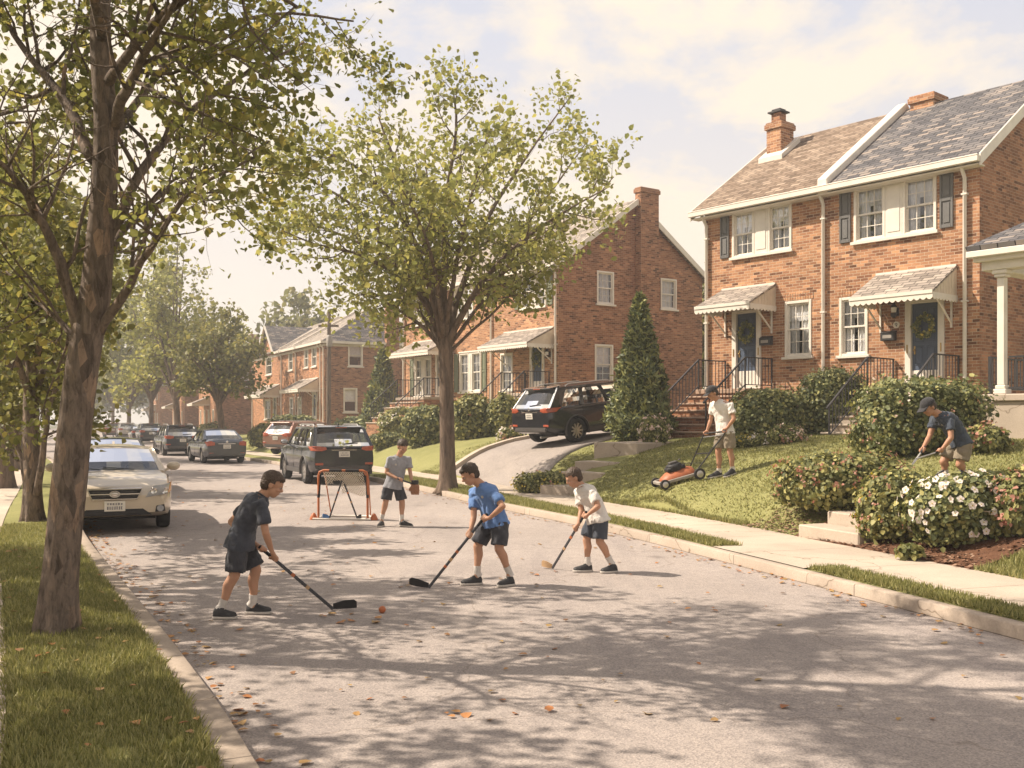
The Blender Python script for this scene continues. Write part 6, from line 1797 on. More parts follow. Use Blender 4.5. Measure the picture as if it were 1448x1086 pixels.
def frust(mb, a, b, ra, rb, n=14, ball=False, squash=1.0, side=None):
    """tapered limb piece; side gives the wide direction when it is flattened"""
    a, b = Vector(a), Vector(b); d = (b-a).normalized()
    u = d.orthogonal().normalized() if side is None else (Vector(side)-d*Vector(side).dot(d)).normalized()
    v = d.cross(u)
    rs = []
    if ball:
        for t in (-.85, -.5): rs.append([a+d*ra*t+(u*math.cos(2*math.pi*k/n)+v*math.sin(2*math.pi*k/n)*squash)*ra*math.sqrt(1-t*t) for k in range(n)])
    for t in np.linspace(0, 1, 5):
        c = a.lerp(b, t); r = ra+(rb-ra)*t; rs.append([c+(u*math.cos(2*math.pi*k/n)+v*math.sin(2*math.pi*k/n)*squash)*r for k in range(n)])
    if ball:
        for t in (.5, .85): rs.append([b+d*rb*t+(u*math.cos(2*math.pi*k/n)+v*math.sin(2*math.pi*k/n)*squash)*rb*math.sqrt(1-t*t) for k in range(n)])
    mb.rings(rs)
def chain(mb, pts, rads, n=14):
    for i in range(len(pts)-1): frust(mb, pts[i], pts[i+1], rads[i], rads[i+1], n, True)
def ring_loft(mb, rings, n=20):
    """rings of (centre, wide direction, deep direction, half width, half depth)"""
    rs = []
    for c, u, v, a, b in rings:
        c = Vector(c); rs.append([c+Vector(u)*a*math.copysign(abs(math.cos(2*math.pi*k/n))**.85, math.cos(2*math.pi*k/n))+Vector(v)*b*math.sin(2*math.pi*k/n) for k in range(n)])
    mb.rings(rs)
def eball(mb, c, F, S, U, rf, rs_, ru, nu=14, nv=9):
    c = Vector(c); rs = []
    for i in range(1, nv):
        t = math.pi*i/nv; rs.append([c+F*(rf*math.sin(t)*math.cos(2*math.pi*k/nu))+S*(rs_*math.sin(t)*math.sin(2*math.pi*k/nu))-U*(ru*math.cos(t)) for k in range(nu)])
    mb.rings(rs)
def wrinkle(me, amp, f, seed):
    n = len(me.vertices); co = np.empty(n*3); me.vertices.foreach_get('co', co); co = co.reshape(-1, 3)
    no = np.empty(n*3); me.vertices.foreach_get('normal', no); no = no.reshape(-1, 3)
    for i in range(n):
        p = Vector(co[i]); w = noise.noise(p*3+Vector((seed, 0, 0)))
        h = noise.noise(Vector((p.x*f+w*2.2, p.y*f+w*2.2, p.z*f*.55+seed)))
        h2 = noise.noise(Vector((p.x*f*2.1-w*2, p.y*f*2.1, p.z*f*1.2-seed)))
        co[i] += no[i]*amp*(abs(h)*1.6-.45+.35*h2)
    me.vertices.foreach_set('co', co.ravel()); me.update()
def flatcut(me, co, no):
    bm = bmesh.new(); bm.from_mesh(me)
    bmesh.ops.bisect_plane(bm, geom=bm.verts[:]+bm.edges[:]+bm.faces[:], plane_co=co, plane_no=no, clear_outer=True)
    ed = [e for e in bm.edges if e.is_boundary]
    bmesh.ops.holes_fill(bm, edges=ed); bm.to_mesh(me); bm.free()
    me.shade_smooth(); me.set_sharp_from_angle(angle=R(60))

def hand(mb, wrist, grip, axis, k, thumb_up, r_obj=.016):
    """palm and five fingers closed round a bar through `grip` along `axis`"""
    w = Vector(wrist); g_ = Vector(grip); a = Vector(axis).normalized()
    d = (w-g_); d = (d-a*d.dot(a))
    if d.length < 1e-3: d = a.orthogonal()
    d.normalize(); t = a.cross(d).normalized()
    if (w-g_).dot(t) < 0: t = -t
    fr = .0088*k; ro = r_obj+fr*.9
    pc = g_+d*(ro+.012*k)
    eball(mb, pc, d, a, t, .019*k, .040*k, .034*k)
    frust(mb, w, pc+d*.004, .021*k, .026*k, 10, True)
    for i, (ln, off) in enumerate(((.92, .030), (1.0, .010), (.95, -.010), (.78, -.029))):
        o = g_+a*off*k*(1 if thumb_up else -1); pts = []
        for s in range(7):
            an = .55+s/6*3.5*ln; pts.append(o+d*math.cos(an)*ro-t*math.sin(an)*ro)
        mb.tube(pts, [fr*1.05, fr*1.08, fr, fr*1.03, fr*.95, fr*.92, fr*.7], 7)
    o = g_+a*.046*k*(1 if thumb_up else -1); pts = []
    for s in range(5):
        an = -.75-s/4*1.7; q = o-a*.006*s*(1 if thumb_up else -1); pts.append(q+d*math.cos(an)*ro*1.05-t*math.sin(an)*ro*1.05)
    mb.tube([pc+t*.012*k+a*.02*k*(1 if thumb_up else -1)]+pts, [fr*1.5, fr*1.25, fr*1.2, fr*1.1, fr*1.0, fr*.75], 7)

def person(label, base, J, o):
    """J holds world joints; o holds build, colours, head direction and grips"""
    k = o.get('k', 1.0); base = Vector(base)
    J = {n: Vector(p)-base for n, p in J.items()}
    root = empty('person', base); tag(root, label, 'person', o.get('group'))
    skin = M[o.get('skin', 'skin')]
    ns, fs, nh, fh = J['n_sh'], J['f_sh'], J['n_hip'], J['f_hip']
    pel, neck, head = (nh+fh)/2, J['neck'], J['head']
    S_t = (ns-fs).normalized(); S_b = (nh-fh).normalized(); shc = (ns+fs)/2
    sp = (neck-pel).normalized()
    def fr(S, up):
        S = (S-up*S.dot(up)).normalized(); return S, S.cross(up).normalized()
    Us, Ds = fr(S_t, sp); Ub, Db = fr(S_b, sp)
    bow = o.get('bow', .03)*Vector(o.get('back', (0, 0, 1)))
    def spine(t): return pel.lerp(neck, t)+bow*math.sin(math.pi*t)
    shw = (ns-fs).length/2
    B = MB()
    T_ = [(-.16, .090, .070), (0, .108, .076), (.22, .102, .074), (.48, .112, .080), (.72, .130, .086), (.88, .125, .076), (.97, .07, .055)]
    rg = []
    for t, a, b in T_:
        u = Ub.lerp(Us, max(0, min(1, t))).normalized(); v = Db.lerp(Ds, max(0, min(1, t))).normalized()
        if t > .6: a = max(a, shw*(.9 if t < .93 else .45))
        rg.append((spine(max(t, 0))+sp*min(0, t)*.5, u, v, a*k, b*k))
    ring_loft(B, rg)
    U = o['up'] if 'up' in o else None
    F = Vector(o['face']).normalized(); Uh = Vector(o.get('head_up', (0, 0, 1))); Uh = (Uh-F*Uh.dot(F)).normalized(); Sd = F.cross(Uh).normalized()
    hs = o.get('hs', 1.0)
    frust(B, spine(.93), head-Uh*.055*hs-F*.012, .056*k, .050*k, 14, True)
    e = lambda f, s_, u, rf, rs_, ru: eball(B, head+F*f*hs+Sd*s_*hs+Uh*u*hs, F, Sd, Uh, rf*hs, rs_*hs, ru*hs)
    e(-.012, 0, .030, .098, .078, .088); e(.022, 0, -.045, .066, .058, .068); e(.040, 0, -.088, .036, .034, .026); e(.036, 0, .018, .055, .062, .06)
    e(.094, 0, -.022, .020, .013, .017); e(.083, 0, .002, .013, .009, .026); e(.080, 0, -.056, .013, .022, .0065); e(.078, 0, -.068, .013, .019, .0065)
    for s_ in (1, -1):
        e(-.010, s_*.079, -.010, .021, .009, .032); e(.062, s_*.038, -.026, .024, .020, .018); e(.078, s_*.030, .022, .012, .022, .007)
    for p in ('n', 'f'):
        sh, el, wr = J[p+'_sh'], J[p+'_el'], J[p+'_wr']
        chain(B, [sh, sh.lerp(el, .45), el, el.lerp(wr, .3), wr], [.044*k, .040*k, .033*k, .034*k, .0225*k])
        frust(B, shc.lerp(sh, .4), sh, .06*k, .047*k, 12, True)
        hp, kn, an = J[p+'_hip'], J[p+'_kn'], J[p+'_an']
        calf = kn.lerp(an, .32); back = Vector(o.get('calf_back', (0, 0, 0)))*.018*k
        chain(B, [hp, hp.lerp(kn, .5), kn, calf+back, kn.lerp(an, .7), an], [.066*k, .064*k, .050*k, .051*k, .037*k, .031*k])
        heel, toe = J[p+'_heel'], J[p+'_toe']
        frust(B, an, heel.lerp(toe, .25)+Vector((0, 0, .03)), .031*k, .035*k, 10, True)
        if p+'_grip' in o: hand(B, wr, Vector(o[p+'_grip'])-base, o[p+'_axis'], k*.98, o.get(p+'_tu', True), o.get('r_obj', .016))
    me = B.mesh('body', uv=False); me = remesh(me, .0075*max(1, k*.95), 2); me.materials.append(skin)
    body = link('body', me, root)
    # eyes
    for s_ in (1, -1):
        ey = MB(); c = head+F*.076*hs+Sd*s_*.031*hs+Uh*.001
        eball(ey, c, F, Sd, Uh, .0115*hs, .0125*hs, .0062*hs); eo = ey.build('eye', M['eye_white'], root, smooth=180, uv=False)
        ir = MB(); eball(ir, c+F*.0065*hs-Uh*.001, F, Sd, Uh, .0075*hs, .0085*hs, .0068*hs, 10, 6); ir.build('iris', M['iris'], eo, smooth=180, uv=False)
    # hair
    H = MB(); eball(H, head-F*.018*hs+Uh*.036*hs, F, Sd, Uh, .103*hs, .087*hs, .092*hs, 22, 14); eball(H, head-F*.045*hs-Uh*.005*hs, F, Sd, Uh, .068*hs, .080*hs, .082*hs, 18, 12)
    if o.get('fringe'): eball(H, head+F*.048*hs+Uh*.074*hs, F, Sd, Uh, .040*hs, .064*hs, .026*hs)
    hm = remesh(H.mesh('hair', uv=False), .0065, 1); wrinkle(hm, .008, 85, o.get('seed', 1)*1.7)
    bm = bmesh.new(); bm.from_mesh(hm)
    hl = []
    for f in bm.faces:
        q = f.calc_center_median()-head; qf, qu = q.dot(F)/hs, q.dot(Uh)/hs
        line_ = .052+.016*noise.noise(Vector(f.calc_center_median())*38)
        if (qf > .02 and qu < line_) or (qf > -.022 and qu < .012) or qu < -.075: hl.append(f)
    bmesh.ops.delete(bm, geom=hl, context='FACES'); bm.to_mesh(hm); bm.free(); hm.shade_smooth(); hm.materials.append(M[o.get('hair', 'hair')])
    link('hair', hm, root)
    if o.get('cap'):
        cp = MB(); rs = []
        for i in range(8):
            t = math.pi/2*i/7.4; rs.append([head+Uh*(.045+.092*math.sin(t))*hs+F*(-.012+.112*math.cos(t)*math.cos(2*math.pi*q/24))*hs+Sd*.094*math.cos(t)*math.sin(2*math.pi*q/24)*hs for q in range(24)])
        cp.rings(rs); co_ = cp.build('cap', M['cap'], root, smooth=60, uv=False)
        br = MB(); top = []; 
        for i in range(13):
            a = -1.15+2.3*i/12; top.append((head+Uh*.046*hs+F*.095*math.cos(a)*hs+Sd*.092*math.sin(a)*hs, head+Uh*(.028+.012*math.cos(a*2))*hs+F*(.075+.105*math.cos(a)**.7)*hs+Sd*.082*math.sin(a)*hs))
        for i in range(12):
            a, b = top[i], top[i+1]; up_ = Uh*.006
            br.add([a[0], b[0], b[1], a[1], a[0]+up_, b[0]+up_, b[1]+up_, a[1]+up_], [(3, 2, 1, 0), (4, 5, 6, 7), (2, 3, 7, 6), (0, 1, 5, 4)])
        br.build('cap_brim', M['cap'], co_, smooth=60, uv=False)
    # shirt
    sh_m = MB(); rg = []; flat_ = Vector((sp.x, sp.y, 0))
    hem = o.get('hem', -.08)
    for t, a, b in [(hem, .184, .140), (0, .172, .130), (.22, .152, .115), (.48, .148, .110), (.72, .158, .114), (.86, .15, .104), (.95, .105, .082), (1.0, .068, .060)]:
        u = Ub.lerp(Us, max(0, min(1, t))).normalized(); v = Db.lerp(Ds, max(0, min(1, t))).normalized()
        if .6 < t < .93: a = max(a, shw*1.0)
        if t < .1: v = Vector((v.x, v.y, v.z*.35)).normalized()
        rg.append((spine(max(t, 0))+sp*min(0, t)*.5+Vector((0, 0, -.012 if t < .1 else 0)), u, v, a*k, b*k))
    ring_loft(sh_m, rg, 24)
    for p in ('n', 'f'):
        sh, el = J[p+'_sh'], J[p+'_el']; e_ = sh.lerp(el, o.get('sleeve', .68))
        frust(sh_m, sh, e_, .060*k, .064*k, 14); frust(sh_m, shc.lerp(sh, .3)+sp*.005, sh, .072*k, .062*k, 14, True)
    sm_ = remesh(sh_m.mesh('shirt', uv=False), .010, 2); wrinkle(sm_, .015*k, 11, o.get('seed', 1)); sm_.materials.append(M[o['shirt']])
    shirt = link('shirt', sm_, root)
    col = MB(); c0 = spine(.985)+sp*.012; u, v = Us, Ds
    col.tube([c0+u*.062*k*math.cos(t)+v*.056*k*math.sin(t)+sp*.008*math.sin(t*2) for t in np.linspace(0, 6.283, 24)], .009*k, 6); col.build('collar', M[o['shirt']], shirt, smooth=60, uv=False)
    if o.get('mark'):
        fdir = (F-sp*F.dot(sp)).normalized()
        mk = MB(); c = spine(.72)+Us*.06*k+ (Ds if Ds.dot(F) > 0 else -Ds)*.118*k; eball(mk, c, Ds, Us, sp, .006, .02, .016); mk.build('emblem', M['sole'], shirt, uv=False)
    # shorts
    st = MB()
    ring_loft(st, [(spine(.06), Ub, Db, .130*k, .098*k), (pel, Ub, Db, .136*k, .102*k), (pel-sp*.05*k, Ub, Db, .138*k, .104*k), (pel-Vector((0, 0, .09*k)), Ub, Db, .11*k, .09*k)], 22)
    for p in ('n', 'f'):
        hp, kn = J[p+'_hip'], J[p+'_kn']; e_ = hp.lerp(kn, o.get('short', .88))
        frust(st, hp+Vector((0, 0, .0)), hp.lerp(e_, .5), .088*k, .096*k, 16); frust(st, hp.lerp(e_, .45), e_, .098*k, .096*k, 16)
    s2 = remesh(st.mesh('shorts', uv=False), .010, 2); wrinkle(s2, .014*k, 10, o.get('seed', 1)+5); s2.materials.append(M[o['shorts']])
    link('shorts', s2, root)
    # socks and shoes
    for p in ('n', 'f'):
        an, kn, heel, toe = J[p+'_an'], J[p+'_kn'], J[p+'_heel'], J[p+'_toe']
        sk = MB(); sk.tube([an.lerp(kn, o.get('sock', .24)), an.lerp(kn, o.get('sock', .24)*.5), an, an.lerp(heel, .4)+Vector((0, 0, .01))], [.041*k, .039*k, .037*k, .040*k], 16); sk.build('sock', M['sock'], root, smooth=60, uv=False)
        d = toe-heel; L = d.length; d.normalize(); up_ = Vector((0, 0, 1)); up_ = (up_-d*up_.dot(d)).normalized(); s_ = d.cross(up_).normalized()
        prof = [(0, .030, .065), (.06, .039, .088), (.22, .043, .108), (.38, .045, .096), (.55, .048, .072), (.72, .050, .058), (.88, .045, .050), (.97, .032, .038), (1.0, .016, .028)]
        so = MB(); rings = []
        for t, w_, h_ in prof:
            c = heel+d*L*t; rings.append([c+s_*(w_*k*math.cos(a))+up_*(.018+max(0, math.sin(a))*h_*k*.9-.004*(math.sin(a) < 0)) for a in np.linspace(0, 2*math.pi, 17)[:-1]])
        so.rings(rings); sho = so.build('shoe', M['shoe'], root, smooth=70, uv=False)
        sl_ = MB(); n = 9; top = []; bot = []
        rings = [[heel+d*L*t+s_*(x*(w_+.004)*k)+up_*z for x, z in ((-1, .0), (1, .0), (1, .024), (-1, .024))] for t, w_, h_ in prof]
        rings[0] = [p_-d*.008 for p_ in rings[0]]; rings[-1] = [p_+d*.008 for p_ in rings[-1]]
        sl_.rings(rings); sl_.build('sole', M['sole'], sho, bevel=.004, uv=False)
        lc = MB()
        for t in (.30, .40, .50): c = heel+d*L*t+up_*(.018+np.interp(t, [q[0] for q in prof], [q[2] for q in prof])*k*.9); lc.bar(c-s_*.018*k, c+s_*.018*k, .008, .006)
        lc.build('laces', M['sole'], sho, uv=False)
    return root

def px_joints(Y, spec, gz=0.0):
    """(px, py, depth offset) -> world; names ending heel/toe sit on the ground"""
    J = {}
    for n, v in spec.items():
        if n.endswith('heel') or n.endswith('toe'):
            yy = Y+v[2]; x = (v[0]-724)/FPX*yy; z = (gz(x, yy) if callable(gz) else gz); J[n] = Vector((x, yy, z+.004))
        else: J[n] = P(v[0], v[1], Y+v[2])
    return J

def stick(label, top, heel, tip, mats=('shaft', 'black'), group='hockey sticks', k=1.0, tape=None, name='hockey_stick'):
    top, heel, tip = Vector(top), Vector(heel), Vector(tip)
    base = heel.copy(); root = empty(name, base); tag(root, label, 'hockey stick', group)
    t, h, p = top-base, heel-base, tip-base
    s = MB(); s.bar(t, h, .022*k, .030*k); s.build('shaft', M[mats[0]], root, bevel=.005, uv=False)
    g = MB(); d = (h-t).normalized(); g.tube([t-d*.008, t, t+d*.16], .0165*k, 8); g.build('grip', M['tape'], root, smooth=50, uv=False)
    L = (h-t).length
    for i, (a, b_) in enumerate(tape or [(.42, .46), (.62, .66)]):
        w = MB(); w.bar(t+d*L*a, t+d*L*b_, .0235*k, .0315*k); w.build('band', M['blade_wood' if i % 2 else 'orange'], root, uv=False)
    bl = MB(); rings = []; bd = (p-h); side = bd.cross(Vector((0, 0, 1))).normalized()
    for i in range(9):
        u = i/8; c = h+bd*u+side*.05*u*u*k; hh = (.050+.03*min(1, u*2.2))*k*(1 if u < .88 else .72); th = .008*k
        z0 = -.0+.018*u*u*k
        c = Vector((c.x, c.y, h.z)); zz = (p.z-h.z)*max(0, u-.5)*1.2
        rings.append([c+side*th+Vector((0, 0, z0+zz)), c-side*th+Vector((0, 0, z0+zz)), c-side*th+Vector((0, 0, z0+hh+zz)), c+side*th+Vector((0, 0, z0+hh+zz))])
    bl.rings(rings); bl.build('blade', M[mats[1]], root, smooth=40, uv=False)
    return root

# ---- boy in dark clothes, foreground
Y = 9.22
s1t, s1h = P(367.5, 773.5, Y-.02), PG(471, 861, .012); s1tip = PG(505, 860.5, .012)
n_g, f_g = P(390.5, 790.5, Y-.045), P(371.5, 776.5, Y-.02)
ax1 = (s1h-s1t).normalized()
n_g = s1t+ax1*.17; f_g = s1t+ax1*.035
J = px_joints(Y, dict(head=(386, 685, -.02), neck=(371, 700, -.02), n_sh=(369.5, 716, -.16), f_sh=(354, 711, .15), n_el=(375.5, 753, -.20), n_wr=(384, 779, -.09), f_el=(327, 738, .22), f_wr=(360, 768, .06),
    n_hip=(337, 768, -.085), f_hip=(343, 766, .085), n_kn=(331.5, 814, -.10), f_kn=(362, 806, .10), n_an=(313.5, 857, -.07), f_an=(357.5, 851, .13), n_heel=(302, 0, -.09), n_toe=(334.5, 0, -.09), f_heel=(349, 0, .15), f_toe=(383.5, 0, .15)))
person('boy in charcoal shirt and shorts bent over his stick, nearest player', (J['f_heel']+J['n_heel'])/2, J,
       dict(k=1.0, face=(.86, .12, -.42), back=(-.55, -.1, .6), bow=.05, shirt='navy', shorts='shorts', hair='hair_brown', n_grip=n_g, n_axis=ax1, f_grip=f_g, f_axis=ax1, n_tu=False, f_tu=False, seed=2, fringe=True, calf_back=(-1, 0, 0), hs=1.0, group='people playing street hockey'))
stick('black hockey stick held by the charcoal-shirted boy', s1t, s1h, s1tip)

# ---- boy in the blue shirt
Y = 11.0
t_, h_, p_ = P(688.5, 727, Y-.10), PG(606, 831, .012), PG(576.5, 829.5, .012)
ax_ = (h_-t_).normalized()
J = px_joints(Y, dict(head=(664, 671, -.06), neck=(681, 685, -.02), n_sh=(698, 699, -.13), f_sh=(670, 696, .10), n_el=(711, 716, -.26), n_wr=(693, 732, -.19), f_el=(670, 731, -.02), f_wr=(666, 748, -.10),
    n_hip=(709, 738, -.06), f_hip=(692, 739, .07), n_kn=(705.5, 776, -.12), f_kn=(675.5, 772, .04), n_an=(719.5, 808, -.03), f_an=(675, 809, .03), n_heel=(726, 0, -.02), n_toe=(704.5, 0, -.14), f_heel=(681, 0, .05), f_toe=(652, 0, -.02)))
person('boy in bright blue polo shirt and black shorts, middle player', (J['f_heel']+J['n_heel'])/2, J,
       dict(k=1.0, face=(-.80, -.26, -.5), back=(.5, .4, .4), bow=.03, shirt='blue', shorts='shorts', hair='hair', n_grip=t_+ax_*.05, n_axis=ax_, f_grip=t_+ax_*.29, f_axis=ax_, n_tu=True, f_tu=True, seed=4, fringe=True, calf_back=(.6, .6, 0), hs=1.0, mark=True, group='people playing street hockey'))
stick('taped black hockey stick held by the boy in blue', t_, h_, p_, tape=[(.5, .53), (.6, .64), (.7, .73)])

# ---- boy in the white shirt
Y = 11.95
t_, h_, p_ = P(829, 724, Y-.12), PG(781, 803.5, .012), PG(765, 803, .012)
ax_ = (h_-t_).normalized()
J = px_joints(Y, dict(head=(811, 675.5, -.04), neck=(822, 687, -.02), n_sh=(838, 698, -.13), f_sh=(818, 696, .10), n_el=(846, 716, -.22), n_wr=(832, 727, -.16), f_el=(822, 722, .02), f_wr=(818.5, 740, -.06),
    n_hip=(851, 733, -.06), f_hip=(839, 733, .07), n_kn=(848, 766, -.08), f_kn=(829.5, 763, .05), n_an=(863, 793, -.02), f_an=(831, 795, .03), n_heel=(872, 0, -.02), n_toe=(850, 0, -.10), f_heel=(837, 0, .04), f_toe=(811, 0, .0)))
person('boy in white T-shirt and slate shorts, player nearest the right kerb', (J['f_heel']+J['n_heel'])/2, J,
       dict(k=.96, face=(-.86, -.12, -.46), back=(.55, .3, .5), bow=.035, shirt='offwhite', shorts='shorts_blue', hair='hair_brown', n_grip=t_+ax_*.04, n_axis=ax_, f_grip=t_+ax_*.24, f_axis=ax_, n_tu=True, f_tu=True, seed=6, calf_back=(.7, .4, 0), hs=.98, group='people playing street hockey'))
stick('hockey stick with pale wooden blade held by the white-shirted boy', t_, h_, p_, mats=('shaft', 'blade_wood'), k=.95)

# ---- goalkeeper in grey
Y = 17.1
gt_, gh_ = P(564, 677.5, Y-.18), P(584.5, 684.5, Y-.12)
gax = (gh_-gt_).normalized()
J = px_joints(Y, dict(head=(569.5, 631.5, -.08), neck=(564, 645, 0), n_sh=(551, 650, -.06), f_sh=(577, 650, .06), n_el=(546.5, 668, -.06), n_wr=(561, 676, -.15), f_el=(580, 668, .02), f_wr=(582, 679, -.08),
    n_hip=(549.5, 687, -.03), f_hip=(563, 687, .03), n_kn=(545.5, 709.5, -.05), f_kn=(568.5, 709.5, .02), n_an=(540, 732, 0), f_an=(568, 733, .02), n_heel=(541, 0, .05), n_toe=(536, 0, -.14), f_heel=(566, 0, .04), f_toe=(583, 0, -.12)))
person('goalkeeper boy in grey V-neck shirt and glove beside the goal', (J['f_heel']+J['n_heel'])/2, J,
       dict(k=1.0, face=(.42, -.72, -.5), back=(0, .6, .1), bow=.02, shirt='grey', shorts='shorts', hair='hair', n_grip=gt_+gax*.03, n_axis=gax, f_grip=gh_-gax*.01, f_axis=gax, seed=8, calf_back=(0, .9, 0), hs=1.02, mark=True, group='people playing street hockey'))
sg = empty('short_stick', gt_); tag(sg, 'short black stick held by the goalkeeper in grey', 'stick')
b = MB(); b.bar(gax*-.03, gh_-gt_+gax*.06, .022, .028); b.build('shaft', M['shaft'], sg, bevel=.004, uv=False)
gl = empty('hockey_glove', P(587, 687.5, Y-.13)); tag(gl, 'brown catching glove on the goalkeeper left hand', 'glove')
b = MB(); b.ball((0, .0, -.02), (.075, .05, .085), 14, 10); b.ball((.03, -.03, -.065), (.05, .035, .06), 12, 8)
for i in range(4): b.tube([(-.05+.032*i, -.01, -.06), (-.055+.036*i, -.02, -.11), (-.045+.034*i, -.04, -.14)], [.022, .021, .014], 8)
b.tube([(-.06, -.02, -.01), (-.085, -.04, -.05), (-.08, -.05, -.085)], [.022, .021, .015], 8)
me = remesh(b.mesh('g', uv=False), .008, 1); me.materials.append(M['tan_leather']); link('mitt', me, gl)
b = MB(); b.lathe([(.052, .03), (.062, .06), (.058, .10)], (0, 0, 0), 'z', 14, 0); b.build('cuff', M['black'], gl, smooth=50, uv=False)

# ---- man mowing the lawn
Y = 19.0
hz = lambda x, y: ground(x, y)+.01
bar_a, bar_b = P(1024.5, 609.5, Y-.18), P(998.5, 613, Y+.17)
hax = (bar_b-bar_a).normalized()
J = px_joints(Y, dict(head=(1007, 556, -.03), neck=(1016.5, 566, 0), n_sh=(1032, 574, -.14), f_sh=(1009, 573, .15), n_el=(1038, 592, -.24), n_wr=(1028.5, 605, -.18), f_el=(1005, 594, .22), f_wr=(1000, 608, .19),
    n_hip=(1031, 610, -.08), f_hip=(1020, 610, .09), n_kn=(1032.5, 640, -.09), f_kn=(1015.5, 640, .08), n_an=(1036, 666, -.09), f_an=(1017, 665, .09), n_heel=(1040, 0, -.09), n_toe=(1024, 0, -.17), f_heel=(1021, 0, .10), f_toe=(1001, 0, .04)), hz)
dz = (J['n_heel'].z+J['f_heel'].z)/2
man_b = (J['f_heel']+J['n_heel'])/2
for n in ('n_an', 'f_an'): J[n].z = J[n[:1]+'_heel'].z+.085
person('man in white T-shirt, khaki shorts and dark cap pushing the mower', man_b, J,
       dict(k=1.14, face=(-.82, -.22, -.5), back=(.5, .2, .4), bow=.03, shirt='offwhite', shorts='khaki', cap=True, n_grip=bar_a, n_axis=hax, f_grip=bar_b, f_axis=hax, seed=10, calf_back=(.8, .2, 0), hs=1.08, short=.80, sock=.16, sleeve=.62, skin='skin_tan'))

# ---- gardener with shears
Y = 15.0
g1, g2 = P(1305, 636, Y-.22), P(1328, 638.5, Y-.20)
tipp = P(1288, 660, Y-.36)
a1 = (tipp-g1).normalized(); a2 = (tipp-g2).normalized()
J = px_joints(Y, dict(head=(1313, 576, -.05), neck=(1327, 586, 0), n_sh=(1342.5, 597, -.15), f_sh=(1321, 594, .15), n_el=(1345, 619, -.24), n_wr=(1332.5, 635, -.21), f_el=(1314.5, 617, .10), f_wr=(1306.5, 631, -.13),
    n_hip=(1365, 626, -.09), f_hip=(1350, 626, .10), n_kn=(1357, 657, -.10), f_kn=(1334, 653, .08), n_an=(1362, 690, -.08), f_an=(1336, 688, .10), n_heel=(1366, 0, -.08), n_toe=(1343, 0, -.15), f_heel=(1341, 0, .10), f_toe=(1316, 0, .04)), hz)
for n in ('n_an', 'f_an'): J[n].z = J[n[:1]+'_heel'].z+.09
person('gardener in navy shirt, khaki shorts and cap bending to clip bushes', (J['f_heel']+J['n_heel'])/2, J,
       dict(k=1.16, face=(-.78, -.22, -.58), back=(.45, .2, .75), bow=.07, shirt='slate_shirt', shorts='khaki', cap=True, n_grip=g2, n_axis=a2, f_grip=g1, f_axis=a1, n_tu=False, f_tu=False, seed=12, calf_back=(.8, .2, 0), hs=1.08, short=.80, sock=.12, sleeve=.55, skin='skin_tan', mark=True))
sh = empty('garden_shears', g1); tag(sh, 'long-handled garden shears held by the bending gardener', 'shears')
pv = g1.lerp(tipp, .52)-g1
for i, (a, e) in enumerate(((g1-g1, 1), (g2-g1, -1))):
    d = (pv-a).normalized()
    b = MB(); b.tube([a-d*.07, a, a+d*.07], [.017, .019, .016], 8); b.build('handle', M['black'], sh, smooth=50, uv=False)
    b = MB(); b.tube([a+d*.07, pv], .012, 6); b.build('arm', M['alloy'], sh, smooth=50, uv=False)
    t2 = tipp-g1+Vector((.02*e, 0, .015*e)); n_ = (t2-pv).cross(Vector((0, 1, 0))).normalized()*.032
    b = MB(); b.prism([pv+n_*e*.6, pv-n_*e*.4, t2], (0, .005, 0)); b.build('cutting_blade', M['alloy'], sh, uv=False)

